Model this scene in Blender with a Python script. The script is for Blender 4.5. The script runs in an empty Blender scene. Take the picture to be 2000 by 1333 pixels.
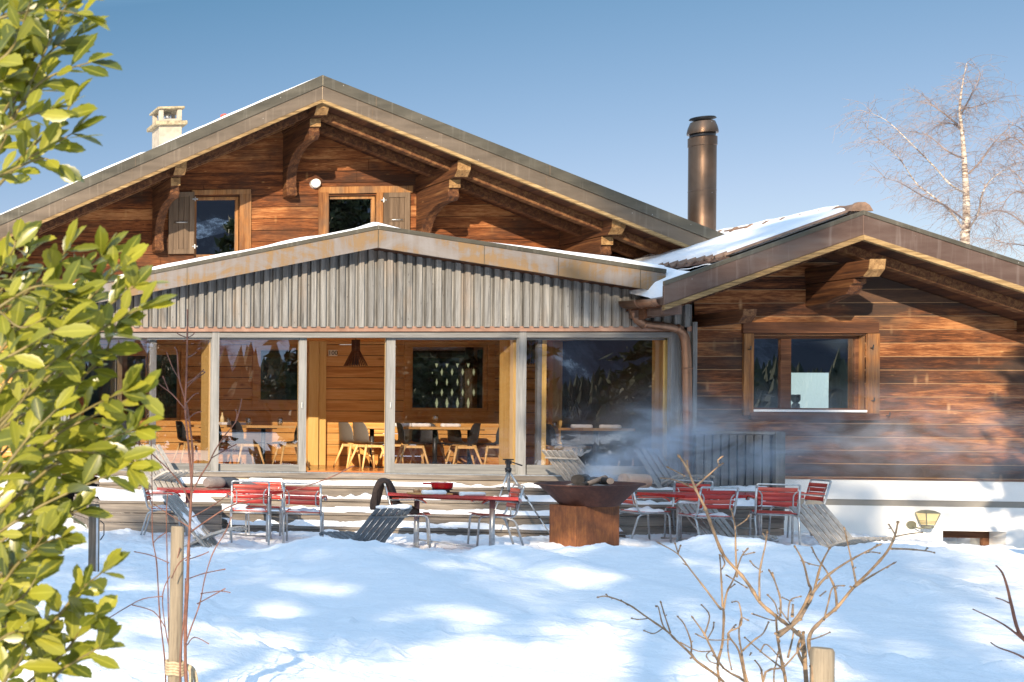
import bpy, bmesh, math, random
import numpy as np
from mathutils import Vector, Matrix

random.seed(7)
S = bpy.context.scene
COL = S.collection
R = math.radians

# ------------------------------------------------------------------ camera
F, CXP, CYP = 2500.0, -730.0, 815.8          # focal length and optical centre in photo pixels (2000 x 1333)
YAW, ROLL = R(7.5), 0.008
CAM = Vector((0.0, -22.6, 1.66))
D_ = Vector((-math.sin(YAW), math.cos(YAW), 0))
_r0 = Vector((math.cos(YAW), math.sin(YAW), 0)); _u0 = Vector((0, 0, 1))
R_ = _r0 * math.cos(ROLL) + _u0 * math.sin(ROLL)
U_ = _u0 * math.cos(ROLL) - _r0 * math.sin(ROLL)

cd = bpy.data.cameras.new('camera'); cam = bpy.data.objects.new('camera', cd); COL.objects.link(cam)
cd.sensor_width = 36.0; cd.lens = 36.0 * F / 2000.0
cd.shift_x = (1000.0 - CXP) / 2000.0; cd.shift_y = (CYP - 666.5) / 2000.0
cd.clip_start = 0.1; cd.clip_end = 6000
m = Matrix.Identity(4)
for i in range(3):
    m[i][0] = R_[i]; m[i][1] = U_[i]; m[i][2] = -D_[i]; m[i][3] = CAM[i]
cam.matrix_world = m
cd.dof.use_dof = True; cd.dof.focus_distance = 15.0; cd.dof.aperture_fstop = 10.0
S.camera = cam

# ------------------------------------------------------------------ light
SUN_AZ, SUN_EL = R(31.5), R(20.3)            # direction the sunlight travels: to +X by SUN_AZ from +Y
sd = bpy.data.lights.new('sun', 'SUN'); sd.energy = 5.0; sd.angle = R(0.45); sd.color = (1.0, 0.83, 0.62)
sun = bpy.data.objects.new('sun', sd); COL.objects.link(sun)
trav = Vector((math.sin(SUN_AZ) * math.cos(SUN_EL), math.cos(SUN_AZ) * math.cos(SUN_EL), -math.sin(SUN_EL)))
sun.rotation_euler = trav.to_track_quat('-Z', 'Y').to_euler()
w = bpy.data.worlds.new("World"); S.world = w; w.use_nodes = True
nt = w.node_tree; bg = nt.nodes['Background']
sky = nt.nodes.new('ShaderNodeTexSky'); sky.sky_type = 'NISHITA'; sky.sun_disc = False
sky.sun_elevation = SUN_EL; sky.sun_rotation = math.pi + SUN_AZ
sky.altitude = 1300; sky.air_density = 1.0; sky.dust_density = 0.6; sky.ozone_density = 2.2
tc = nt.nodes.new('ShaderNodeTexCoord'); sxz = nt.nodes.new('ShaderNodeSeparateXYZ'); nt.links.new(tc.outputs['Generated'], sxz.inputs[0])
grd = nt.nodes.new('ShaderNodeValToRGB'); nt.links.new(sxz.outputs[2], grd.inputs[0])          # sky dimmed low down, zenith boosted to brighten the shade
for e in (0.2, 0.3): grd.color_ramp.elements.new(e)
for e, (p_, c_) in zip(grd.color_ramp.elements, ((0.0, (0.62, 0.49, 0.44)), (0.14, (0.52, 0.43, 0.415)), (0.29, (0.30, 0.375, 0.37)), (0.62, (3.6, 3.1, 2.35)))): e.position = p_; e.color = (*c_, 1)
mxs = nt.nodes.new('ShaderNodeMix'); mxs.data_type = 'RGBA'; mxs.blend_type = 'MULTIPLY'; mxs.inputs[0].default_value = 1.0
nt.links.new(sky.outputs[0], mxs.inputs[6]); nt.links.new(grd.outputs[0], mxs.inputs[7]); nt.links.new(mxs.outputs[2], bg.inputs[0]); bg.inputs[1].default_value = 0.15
S.view_settings.view_transform = 'Standard'; S.view_settings.look = 'None'
S.view_settings.exposure = 0.75; S.view_settings.gamma = 1.0
S.cycles.max_bounces = 10; S.cycles.transparent_max_bounces = 16; S.cycles.diffuse_bounces = 4
S.cycles.glossy_bounces = 4; S.cycles.volume_bounces = 1
S.cycles.use_adaptive_sampling = True; S.cycles.use_denoising = True
S.cycles.sample_clamp_indirect = 6.0

# ------------------------------------------------------------------ survey: photo pixel -> point of the place
def ray(x, y):
    return D_ + R_ * ((x - CXP) / F) + U_ * ((CYP - y) / F)
def P(x, y, Y):                               # on the vertical plane Y
    d = ray(x, y); return CAM + d * ((Y - CAM.y) / d.y)
def T(x, y, t):                               # at depth t
    return CAM + ray(x, y) * t
def G(x, y, z=0.0):                           # on the level z
    d = ray(x, y); return CAM + d * ((z - CAM.z) / d.z)
def viewang(x):                               # compass angle (from +X) of the sight line through pixel x
    d = ray(x, 828); return math.atan2(d.y, d.x)

# ------------------------------------------------------------------ numpy noise
def _h(ix, iy, s):
    n = (ix.astype(np.int64) * 374761393 + iy.astype(np.int64) * 668265263 + s * 982451653) & 0xffffffff
    n = ((n ^ (n >> 13)) * 1274126177) & 0xffffffff
    return ((n ^ (n >> 16)) & 0xffff) / 65535.0
def vn(x, y, s=0):
    x = np.asarray(x, float); y = np.asarray(y, float)
    ix = np.floor(x); iy = np.floor(y); fx = x - ix; fy = y - iy
    fx = fx * fx * (3 - 2 * fx); fy = fy * fy * (3 - 2 * fy)
    a = _h(ix, iy, s); b = _h(ix + 1, iy, s); c = _h(ix, iy + 1, s); d = _h(ix + 1, iy + 1, s)
    return (a * (1 - fx) + b * fx) * (1 - fy) + (c * (1 - fx) + d * fx) * fy * 1.0
def fbm(x, y, o=4, s=0, g=0.5):
    v = 0; a = 1; t = 0
    for k in range(o):
        v = v + a * vn(x * 2 ** k + 17.3 * k, y * 2 ** k - 9.1 * k, s + k); t += a; a *= g
    return v / t

# ------------------------------------------------------------------ mesh builder
class MB:
    def __init__(s): s.v = []; s.f = []
    def add(s, vs, fs):
        n = len(s.v); s.v += [tuple(p) for p in vs]; s.f += [tuple(i + n for i in f) for f in fs]; return s
    def box(s, x0, x1, y0, y1, z0, z1):
        if x0 > x1: x0, x1 = x1, x0
        if y0 > y1: y0, y1 = y1, y0
        if z0 > z1: z0, z1 = z1, z0
        return s.add([(x0,y0,z0),(x1,y0,z0),(x1,y1,z0),(x0,y1,z0),(x0,y0,z1),(x1,y0,z1),(x1,y1,z1),(x0,y1,z1)],
                     [(0,3,2,1),(4,5,6,7),(0,1,5,4),(1,2,6,5),(2,3,7,6),(3,0,4,7)])
    def beam(s, p, q, w, h, up=(0,0,1)):
        p = Vector(p); q = Vector(q); d = (q - p).normalized(); up = Vector(up)
        if abs(d.dot(up)) > 0.98: up = Vector((0,1,0))
        a = d.cross(up).normalized(); b = a.cross(d).normalized()
        vs = [e + a * (sx * w / 2) + b * (sz * h / 2) for e in (p, q) for sx, sz in ((-1,-1),(1,-1),(1,1),(-1,1))]
        return s.add(vs, [(3,2,1,0),(4,5,6,7),(0,1,5,4),(1,2,6,5),(2,3,7,6),(3,0,4,7)])
    def tube(s, pts, r, n=8, closed=False):
        pts = [Vector(p) for p in pts]; N = len(pts)
        rs = r if isinstance(r, (list, tuple)) else [r] * N
        base = len(s.v); prev = None
        for i, p in enumerate(pts):
            if closed: t = (pts[(i + 1) % N] - pts[i - 1])
            else: t = pts[min(i + 1, N - 1)] - pts[max(i - 1, 0)]
            if t.length < 1e-9: t = Vector((0,0,1))
            t.normalize()
            if prev is None:
                a = t.cross(Vector((0,0,1)))
                if a.length < 0.1: a = t.cross(Vector((1,0,0)))
            else:
                a = prev - t * prev.dot(t)
                if a.length < 1e-4: a = t.cross(Vector((0.3,0.5,0.8)))
            a.normalize(); b = t.cross(a); prev = a
            for k in range(n):
                an = 2 * math.pi * k / n
                s.v.append(tuple(p + (a * math.cos(an) + b * math.sin(an)) * rs[i]))
        for i in range(N if closed else N - 1):
            j = (i + 1) % N
            for k in range(n):
                k2 = (k + 1) % n
                s.f.append((base + i*n + k, base + j*n + k, base + j*n + k2, base + i*n + k2)[::-1])
        if not closed and n > 2:
            s.f.append(tuple(base + k for k in range(n))); s.f.append(tuple(base + (N-1)*n + k for k in range(n))[::-1])
        return s
    def lathe(s, prof, c=(0,0,0), n=24):
        c = Vector(c); base = len(s.v)
        for (r, z) in prof:
            for k in range(n):
                an = 2 * math.pi * k / n
                s.v.append((c.x + r * math.cos(an), c.y + r * math.sin(an), c.z + z))
        for i in range(len(prof) - 1):
            for k in range(n):
                k2 = (k + 1) % n
                s.f.append((base + i*n + k, base + i*n + k2, base + (i+1)*n + k2, base + (i+1)*n + k))
        s.f.append(tuple(base + k for k in range(n))[::-1]); s.f.append(tuple(base + (len(prof)-1)*n + k for k in range(n)))
        return s
    def prism(s, poly, a0, a1, axis='y'):     # polygon extruded along an axis; poly in the other two coords
        def pt(u, v, a):
            return (u, a, v) if axis == 'y' else ((a, u, v) if axis == 'x' else (u, v, a))
        n = len(poly); vs = [pt(u, v, a0) for u, v in poly] + [pt(u, v, a1) for u, v in poly]
        fs = [tuple(range(n)), tuple(range(2*n - 1, n - 1, -1))] + [(i, i + n, (i+1) % n + n, (i+1) % n) for i in range(n)]
        return s.add(vs, fs)
    def grid(s, xs, ys, fn):
        base = len(s.v); nx, ny = len(xs), len(ys)
        for j in range(ny):
            for i in range(nx): s.v.append(tuple(fn(xs[i], ys[j])))
        for j in range(ny - 1):
            for i in range(nx - 1):
                a = base + j*nx + i; s.f.append((a, a + 1, a + nx + 1, a + nx))
        return s
    def build(s, name, mat, parent=None, smooth=False, bevel=0, fix=True, solid=0):
        me = bpy.data.meshes.new(name); me.from_pydata(s.v, [], s.f)
        if fix:
            bm = bmesh.new(); bm.from_mesh(me); bmesh.ops.recalc_face_normals(bm, faces=bm.faces); bm.to_mesh(me); bm.free()
        me.materials.append(mat)
        if smooth: me.polygons.foreach_set('use_smooth', [True] * len(me.polygons))
        o = bpy.data.objects.new(name, me); COL.objects.link(o)
        if smooth == 'auto':
            bm = bmesh.new(); bm.from_mesh(me)
            for e in bm.edges:
                if len(e.link_faces) == 2 and e.calc_face_angle(0) > R(38): e.smooth = False
            bm.to_mesh(me); bm.free()
        if bevel:
            b = o.modifiers.new('bevel', 'BEVEL'); b.width = bevel; b.segments = 2; b.limit_method = 'ANGLE'; b.angle_limit = R(40)
        if parent is not None:
            o.parent = parent
            if parent.type == 'EMPTY' and not parent.get('local_build'):
                o.matrix_parent_inverse = Matrix.Translation(-parent.location)
        return o
def thing(name, label, cat, loc=(0,0,0), group=None):
    o = bpy.data.objects.new(name, None); COL.objects.link(o); o.location = loc; o.empty_display_size = 0.2
    o['label'] = label; o['category'] = cat
    if group: o['group'] = group
    return o
def tag(o, label=None, cat=None, group=None, kind=None):
    if label: o['label'] = label
    if cat: o['category'] = cat
    if group: o['group'] = group
    if kind: o['kind'] = kind
    return o
def local(o):
    o['local_build'] = 1; return o
def kids(o): return [c for c in COL.objects if c.parent is o]
def dup(root, loc, rot, label, group=None, tilt=0.0):
    r = root.copy(); COL.objects.link(r); r.location = loc; r.rotation_euler = (tilt, 0, rot); r['label'] = label
    if group: r['group'] = group
    for ch in kids(root):
        c = ch.copy(); COL.objects.link(c); c.parent = r
        for g in kids(ch):
            d = g.copy(); COL.objects.link(d); d.parent = c
    return r

# ------------------------------------------------------------------ materials
class NM:
    def __init__(s, name):
        s.m = bpy.data.materials.new(name); s.m.use_nodes = True; s.t = s.m.node_tree
        s.b = s.t.nodes['Principled BSDF']; s.out = s.t.nodes['Material Output']
    def n(s, ty, **kw):
        x = s.t.nodes.new('ShaderNode' + ty)
        for k, v in kw.items():
            if k in ('ins',):
                for a, b in v.items(): x.inputs[a].default_value = b
            else: setattr(x, k, v)
        return x
    def l(s, a, b): s.t.links.new(a, b)
    def pos(s, obj=False, scale=(1,1,1), rot=(0,0,0)):
        mp = s.n('Mapping'); mp.inputs['Scale'].default_value = scale; mp.inputs['Rotation'].default_value = rot
        if obj: s.l(s.n('TexCoord').outputs['Object'], mp.inputs[0])
        else: s.l(s.n('NewGeometry').outputs['Position'], mp.inputs[0])
        return mp.outputs[0]
    def noise(s, vec, sc=1.0, det=4, rough=0.55, dist=0.0):
        x = s.n('TexNoise'); x.inputs['Scale'].default_value = sc; x.inputs['Detail'].default_value = det
        x.inputs['Roughness'].default_value = rough; x.inputs['Distortion'].default_value = dist
        s.l(vec, x.inputs['Vector']); return x.outputs['Fac']
    def ramp(s, fac, stops):
        x = s.n('ValToRGB'); cr = x.color_ramp
        while len(cr.elements) < len(stops): cr.elements.new(0.5)
        for e, (p, c) in zip(cr.elements, stops):
            e.position = p; e.color = (*c, 1) if not isinstance(c, (int, float)) else (c, c, c, 1)
        s.l(fac, x.inputs[0]); return x.outputs[0]
    def mix(s, fac, a, b, mode='MIX'):
        x = s.n('Mix', data_type='RGBA', blend_type=mode)
        for i, v in ((0, fac), (6, a), (7, b)):
            if hasattr(v, 'links') or isinstance(v, bpy.types.NodeSocket): s.l(v, x.inputs[i])
            else: x.inputs[i].default_value = v if i == 0 else (*v, 1)
        return x.outputs[2]
    def math(s, op, a, b=0.0, c=None):
        x = s.n('Math', operation=op)
        for i, v in enumerate((a, b) if c is None else (a, b, c)):
            if isinstance(v, bpy.types.NodeSocket): s.l(v, x.inputs[i])
            else: x.inputs[i].default_value = v
        return x.outputs[0]
    def bump(s, h, dist=0.01, strength=1.0):
        x = s.n('Bump'); x.inputs['Distance'].default_value = dist; x.inputs['Strength'].default_value = strength
        s.l(h, x.inputs['Height']); s.l(x.outputs[0], s.b.inputs['Normal']); return x.outputs[0]
    def col(s, c):
        if isinstance(c, bpy.types.NodeSocket): s.l(c, s.b.inputs['Base Color'])
        else: s.b.inputs['Base Color'].default_value = (*c, 1)
    def set(s, rough=0.6, metal=0.0, spec=0.5):
        s.b.inputs['Roughness'].default_value = rough; s.b.inputs['Metallic'].default_value = metal
        s.b.inputs['Specular IOR Level'].default_value = spec; return s

def wood(name, stops, axis='x', plank=0.0, plank_axis=2, knots=None, rough=0.75, var=0.35, bumpd=0.004, obj=False, streak=1.0, dirt=None, spec=0.3, blades=None):
    """timber: grain stretched along an axis, per-plank tone, knots, optional dirt patches"""
    N = NM(name)
    sc = {'x': (0.75, 15, 15), 'y': (15, 0.75, 15), 'z': (15, 15, 0.75)}[axis]
    v = N.pos(obj, sc)
    if blades: v = N.pos(obj, (1.5, 17, 17))
    if plank:
        g = N.n('SeparateXYZ'); N.l(N.n('NewGeometry').outputs['Position'], g.inputs[0])
        idx = N.math('FLOOR', N.math('DIVIDE', g.outputs[plank_axis], plank))
        wn = N.n('TexWhiteNoise', noise_dimensions='1D'); N.l(idx, wn.inputs['W'])
        off = N.n('VectorMath', operation='MULTIPLY_ADD'); N.l(wn.outputs['Color'], off.inputs[0]); off.inputs[1].default_value = (31, 17, 23); N.l(v, off.inputs[2]); v = off.outputs[0]
        pv = wn.outputs['Value']
    else:
        ri = N.n('NewGeometry'); pv = ri.outputs['Random Per Island']
    g1 = N.noise(v, 1.0 * streak, 5, 0.6, 0.6)
    g2 = N.noise(v, 4.5 * streak, 5, 0.65, 0.2)
    f = N.math('ADD', N.math('MULTIPLY', g1, 0.40 if blades else 0.62), N.math('MULTIPLY', g2, 0.36 if blades else 0.38))
    if blades: f = N.math('ADD', f, N.math('MULTIPLY', N.noise(N.pos(obj, (0.9, 1, 2.2)), 1.0, 4, 0.6, 0.5), 0.24))
    f = N.math('ADD', f, N.math('MULTIPLY', N.math('SUBTRACT', pv, 0.5), var * 0.5))
    c = N.ramp(f, stops)
    if knots:
        vo = N.n('TexVoronoi'); vo.inputs['Scale'].default_value = knots[1]
        ks = {'x': (1.0, 1.6, 2.2), 'z': (2.2, 1.6, 1.0), 'y': (1.6, 1, 2.2)}[axis]
        N.l(N.pos(obj, ks), vo.inputs['Vector'])
        kf = N.ramp(vo.outputs['Distance'], [(0.0, 1.0), (knots[2], 0.0)])
        c = N.mix(N.math('MULTIPLY', kf, knots[3]), c, knots[0])
    if blades:                         # pale blade-shaped knots standing across the board
        vb = N.n('TexVoronoi'); vb.inputs['Scale'].default_value = blades[1]; vb.inputs['Randomness'].default_value = 1.0
        mp2 = N.pos(obj, (2.6, 1.6, 0.85), (0, 0.22, 0)); N.l(mp2, vb.inputs['Vector'])
        sc2 = N.n('SeparateColor'); N.l(vb.outputs['Color'], sc2.inputs[0])
        bf = N.math('MULTIPLY', N.ramp(vb.outputs['Distance'], [(0.0, 1.0), (blades[2], 0.0)]), N.math('GREATER_THAN', sc2.outputs[0], 0.3))
        c = N.mix(N.math('MULTIPLY', bf, blades[3]), c, blades[0])
        vd = N.n('TexVoronoi'); vd.inputs['Scale'].default_value = 2.9; N.l(N.pos(obj, (1.2, 1.6, 1.6)), vd.inputs['Vector'])
        c = N.mix(N.ramp(vd.outputs['Distance'], [(0.0, 0.8), (0.10, 0.0)]), c, (0.02, 0.01, 0.007))
    if dirt:
        df = N.noise(N.pos(obj, dirt[1]), 1.0, 4, 0.6)
        c = N.mix(N.ramp(df, [(dirt[2], 0.0), (dirt[3], dirt[4])]), c, dirt[0])
    N.col(c); N.set(rough, 0, spec)
    N.bump(f, bumpd, 0.7)
    return N.m

M = {}
M['siding_main'] = wood('weathered_larch', [(0.39, (0.065, 0.024, 0.012)), (0.46, (0.155, 0.052, 0.019)), (0.53, (0.245, 0.088, 0.031)), (0.62, (0.41, 0.19, 0.075))], 'x', 0.222,
                        knots=((0.52, 0.27, 0.10), 2.6, 0.10, 0.75), dirt=((0.050, 0.030, 0.021), (0.7, 1, 1.3), 0.46, 0.62, 0.8), var=0.40, rough=0.88, spec=0.15, blades=((0.46, 0.25, 0.10), 1.6, 0.15, 0.6))
M['siding_wing'] = wood('smoked_larch', [(0.40, (0.040, 0.018, 0.012)), (0.47, (0.105, 0.040, 0.018)), (0.53, (0.185, 0.066, 0.026)), (0.62, (0.40, 0.18, 0.072))], 'x', 0.215,
                        knots=((0.56, 0.33, 0.15), 2.7, 0.11, 0.85), dirt=((0.050, 0.036, 0.029), (0.5, 1, 1.1), 0.44, 0.58, 0.85), var=0.36, rough=0.88, spec=0.15, blades=((0.50, 0.30, 0.15), 1.8, 0.17, 0.75))
M['beam_old'] = wood('old_beam', [(0.36, (0.035, 0.014, 0.007)), (0.5, (0.105, 0.040, 0.015)), (0.66, (0.23, 0.115, 0.045))], 'y', 0, knots=((0.36, 0.20, 0.08), 2.0, 0.1, 0.5))
M['beam_end'] = wood('pale_beam', [(0.36, (0.11, 0.06, 0.025)), (0.5, (0.25, 0.14, 0.055)), (0.66, (0.40, 0.25, 0.11))], 'y', 0)
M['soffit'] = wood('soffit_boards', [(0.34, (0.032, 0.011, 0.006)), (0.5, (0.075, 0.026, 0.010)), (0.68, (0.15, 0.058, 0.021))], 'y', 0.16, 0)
M['trim'] = wood('verge_trim', [(0.36, (0.10, 0.065, 0.03)), (0.5, (0.26, 0.165, 0.07)), (0.64, (0.42, 0.29, 0.14))], 'x', 0, streak=2.2)
M['frame_wood'] = wood('window_frame_wood', [(0.36, (0.13, 0.05, 0.018)), (0.5, (0.28, 0.125, 0.042)), (0.66, (0.42, 0.22, 0.085))], 'z', 0, dirt=((0.13, 0.085, 0.055), (4, 4, 1.5), 0.45, 0.66, 0.75))
M['dark_wood'] = wood('dark_lintel', [(0.3, (0.04, 0.017, 0.010)), (0.5, (0.10, 0.04, 0.018)), (0.72, (0.20, 0.09, 0.04))], 'x', 0)
M['shutter'] = wood('grey_brown_shutter', [(0.3, (0.07, 0.048, 0.032)), (0.5, (0.13, 0.09, 0.06)), (0.7, (0.20, 0.145, 0.10))], 'z', 0)
M['pine'] = wood('new_pine', [(0.32, (0.46, 0.19, 0.045)), (0.5, (0.66, 0.34, 0.095)), (0.66, (0.76, 0.45, 0.16))], 'x', 0.21,
                 knots=((0.22, 0.07, 0.02), 1.6, 0.12, 0.85), rough=0.5)
M['pine_post'] = wood('new_pine_post', [(0.28, (0.62, 0.37, 0.10)), (0.5, (0.74, 0.50, 0.17)), (0.7, (0.80, 0.58, 0.24))], 'z', 0, rough=0.5)
M['oak'] = wood('oiled_oak', [(0.3, (0.52, 0.28, 0.09)), (0.5, (0.66, 0.40, 0.15)), (0.7, (0.74, 0.50, 0.22))], 'x', 0, rough=0.45, obj=True)
M['oak_leg'] = wood('oak_leg', [(0.3, (0.56, 0.32, 0.11)), (0.5, (0.70, 0.45, 0.18)), (0.7, (0.76, 0.53, 0.25))], 'z', 0, rough=0.45, obj=True)
M['cladding'] = wood('silvered_cladding', [(0.33, (0.070, 0.066, 0.060)), (0.45, (0.155, 0.152, 0.145)), (0.57, (0.235, 0.230, 0.218)), (0.70, (0.33, 0.315, 0.29))], 'z', 0.148, 0, var=0.16,
                     knots=((0.05, 0.04, 0.035), 5.0, 0.13, 0.85), dirt=((0.34, 0.24, 0.16), (1.5, 1, 0.5), 0.55, 0.75, 0.6))
M['grey_frame'] = wood('grey_door_frame', [(0.34, (0.165, 0.165, 0.16)), (0.5, (0.245, 0.243, 0.235)), (0.68, (0.32, 0.312, 0.295))], 'z', 0, bumpd=0.001)
M['grey_rail'] = wood('grey_rail', [(0.34, (0.13, 0.13, 0.127)), (0.5, (0.20, 0.198, 0.19)), (0.68, (0.28, 0.27, 0.255))], 'x', 0, bumpd=0.001)
M['deck'] = wood('weathered_deck', [(0.33, (0.10, 0.087, 0.075)), (0.48, (0.20, 0.172, 0.145)), (0.58, (0.28, 0.24, 0.20)), (0.70, (0.40, 0.33, 0.25))], 'x', 0,
                 dirt=((0.07, 0.06, 0.055), (0.7, 1, 2), 0.52, 0.75, 0.7))
M['slat'] = wood('grey_slat', [(0.28, (0.17, 0.16, 0.15)), (0.5, (0.34, 0.32, 0.295)), (0.72, (0.50, 0.465, 0.41))], 'z', 0, obj=True, streak=0.8)
M['slat_shaded'] = wood('shaded_grey_slat', [(0.28, (0.07, 0.08, 0.09)), (0.5, (0.12, 0.135, 0.15)), (0.72, (0.19, 0.20, 0.21))], 'z', 0, obj=True)  # darker copy of the slat wood, shade put into its colour
M['screen'] = wood('dark_screen', [(0.34, (0.09, 0.088, 0.085)), (0.5, (0.20, 0.193, 0.18)), (0.66, (0.34, 0.315, 0.27))], 'z', 0.118, 0,
                   dirt=((0.05, 0.05, 0.05), (0.8, 1, 0.8), 0.45, 0.7, 0.7))
M['post_wood'] = wood('round_post', [(0.36, (0.12, 0.097, 0.07)), (0.5, (0.22, 0.178, 0.125)), (0.66, (0.31, 0.255, 0.18))], 'z', 0, streak=2.5)
M['post_dark'] = wood('dark_post', [(0.3, (0.06, 0.045, 0.035)), (0.5, (0.14, 0.115, 0.09)), (0.7, (0.24, 0.20, 0.16))], 'z', 0, streak=2)

def metal_sheet(name, a, b, c, rough=0.42, metal=0.55, sc=(0.6, 1, 2.5), streak=0.35):
    N = NM(name); v = N.pos(False, sc)
    f = N.noise(v, 1.3, 5, 0.65, 0.4)
    col = N.ramp(f, [(0.32, a), (0.52, b), (0.72, c)])
    st = N.noise(N.pos(False, (14, 14, 0.8)), 1.0, 3, 0.6)
    col = N.mix(N.ramp(st, [(0.55, 0.0), (0.75, streak)]), col, tuple(min(1, q * 1.7 + 0.05) for q in c))
    sp = N.n('TexVoronoi'); sp.inputs['Scale'].default_value = 6.0; N.l(N.pos(False, (1, 1, 0.7)), sp.inputs['Vector'])
    col = N.mix(N.ramp(sp.outputs['Distance'], [(0.025, 0.8), (0.05, 0.0)]), col, (0.6, 0.56, 0.5))
    N.col(col); N.set(rough, metal)
    rr = N.math('ADD', N.math('MULTIPLY', f, 0.35), rough - 0.16); N.l(rr, N.b.inputs['Roughness'])
    N.bump(f, 0.004, 0.3)
    return N.m
M['fascia_main'] = metal_sheet('aged_copper_main', (0.15, 0.115, 0.082), (0.195, 0.15, 0.108), (0.235, 0.18, 0.13))
M['fascia_cap'] = metal_sheet('aged_copper_cap', (0.10, 0.09, 0.068), (0.135, 0.12, 0.09), (0.17, 0.15, 0.115))
M['fascia_pav'] = metal_sheet('aged_copper_pavilion', (0.27, 0.15, 0.065), (0.32, 0.225, 0.14), (0.28, 0.22, 0.175), sc=(0.9, 1, 1.2), streak=0.5)
N = NM('patinated_copper_pavilion')      # golden brown sheet with grey bloom and brown drips
fa = N.noise(N.pos(False, (1.1, 1, 1.6)), 1.0, 6, 0.7, 0.9); fb_ = N.noise(N.pos(False, (11, 11, 1.0)), 1.0, 4, 0.65); fc_ = N.noise(N.pos(False, (0.35, 1, 0.4)), 1.0, 2, 0.5)
k = N.math('ADD', N.math('ADD', N.math('MULTIPLY', fa, 0.5), N.math('MULTIPLY', fb_, 0.25)), N.math('MULTIPLY', fc_, 0.25))
N.col(N.ramp(k, [(0.40, (0.30, 0.185, 0.085)), (0.47, (0.27, 0.18, 0.10)), (0.52, (0.25, 0.215, 0.19)), (0.62, (0.29, 0.265, 0.25))])); N.set(0.45, 0.35); N.bump(fa, 0.004, 0.3); M['fascia_pav'] = N.m
M['fascia_wing'] = metal_sheet('aged_copper_wing', (0.14, 0.085, 0.065), (0.19, 0.125, 0.098), (0.215, 0.165, 0.135))
M['copper_pipe'] = metal_sheet('copper_pipe', (0.22, 0.12, 0.075), (0.30, 0.165, 0.10), (0.36, 0.22, 0.15), 0.36, 0.75, (2, 2, 1), 0.15)
M['flue'] = metal_sheet('brown_steel_flue', (0.16, 0.09, 0.055), (0.20, 0.125, 0.08), (0.25, 0.165, 0.115), 0.33, 0.8, (1, 1, 0.7), 0.12)
M['flashing'] = metal_sheet('copper_flashing', (0.28, 0.16, 0.11), (0.36, 0.21, 0.15), (0.42, 0.27, 0.20), 0.4, 0.3, (3, 1, 3), 0.1)

def plain(name, c, rough=0.5, metal=0.0, spec=0.5, nv=0.18, nsc=6.0, bumpd=0.0, obj=True, coat=0.0):
    N = NM(name); f = N.noise(N.pos(obj), nsc, 4, 0.6)
    a = tuple(q * (1 - nv) for q in c); b = tuple(min(1, q * (1 + nv)) for q in c)
    N.col(N.ramp(f, [(0.3, a), (0.7, b)])); N.set(rough, metal, spec)
    N.l(N.math('ADD', N.math('MULTIPLY', f, 0.25), rough - 0.12), N.b.inputs['Roughness'])
    if bumpd: N.bump(f, bumpd, 0.8)
    if coat: N.b.inputs['Coat Weight'].default_value = coat; N.b.inputs['Coat Roughness'].default_value = 0.12
    return N.m
N = NM('red_lacquer'); oi = N.n('ObjectInfo'); f = N.noise(N.pos(True), 7.0, 5, 0.65)      # some slats more faded than others
k = N.math('ADD', N.math('MULTIPLY', oi.outputs['Random'], 0.5), N.math('MULTIPLY', f, 0.5)); N.col(N.ramp(k, [(0.25, (0.40, 0.028, 0.022)), (0.5, (0.50, 0.050, 0.030)), (0.75, (0.55, 0.10, 0.065))])); N.set(0.42)
N.l(N.math('ADD', N.math('MULTIPLY', f, 0.3), 0.25), N.b.inputs['Roughness']); M['red'] = N.m
M['red_table'] = plain('red_table_lacquer', (0.40, 0.022, 0.02), 0.17, nv=0.12, nsc=5)
M['red_enamel'] = plain('red_enamel', (0.44, 0.008, 0.012), 0.12, nv=0.05, coat=0.6)
M['steel'] = plain('galvanised_steel', (0.48, 0.49, 0.49), 0.36, 0.7, nv=0.2, nsc=25)
M['steel_dark'] = plain('dark_steel', (0.05, 0.052, 0.055), 0.4, 0.5)
M['black'] = plain('black_plastic', (0.018, 0.018, 0.02), 0.42)
M['iron'] = plain('black_iron', (0.022, 0.021, 0.021), 0.5, 0.4, nsc=20)
M['shell'] = plain('taupe_shell', (0.10, 0.088, 0.075), 0.5, nv=0.06)
M['shell_dark'] = plain('charcoal_shell', (0.035, 0.036, 0.038), 0.5, nv=0.06)
M['linen'] = plain('white_linen', (0.80, 0.79, 0.77), 0.9, nv=0.05, nsc=30, bumpd=0.003)
M['plaster'] = plain('white_render', (0.80, 0.785, 0.75), 0.9, nv=0.035, nsc=3, bumpd=0.004, obj=False)
M['band'] = plain('grey_plinth_band', (0.27, 0.25, 0.22), 0.85, nv=0.06, obj=False)
M['stone'] = plain('chimney_stone', (0.37, 0.325, 0.26), 0.9, nv=0.22, nsc=7, bumpd=0.01, obj=False)
M['lichen'] = plain('lichen_slab', (0.33, 0.27, 0.17), 0.95, nv=0.55, nsc=14, bumpd=0.02, obj=False)
M['zinc'] = plain('zinc', (0.62, 0.64, 0.67), 0.3, 0.9)
M['tile'] = plain('brown_roof_tile', (0.20, 0.125, 0.085), 0.85, nv=0.4, nsc=9, bumpd=0.006, obj=False)
M['floor'] = plain('terracotta_floor', (0.46, 0.16, 0.055), 0.16, nv=0.18, nsc=5, obj=False)
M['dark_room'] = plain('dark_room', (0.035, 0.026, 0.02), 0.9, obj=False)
M['lamp_glass'] = plain('amber_lamp_glass', (0.72, 0.58, 0.30), 0.35, nv=0.08)
M['lamp_white'] = plain('opal_lamp', (0.85, 0.84, 0.80), 0.4, nv=0.02)
M['lamp_metal'] = plain('verdigris_lamp_metal', (0.20, 0.20, 0.15), 0.5, 0.4, nv=0.3)
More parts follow.
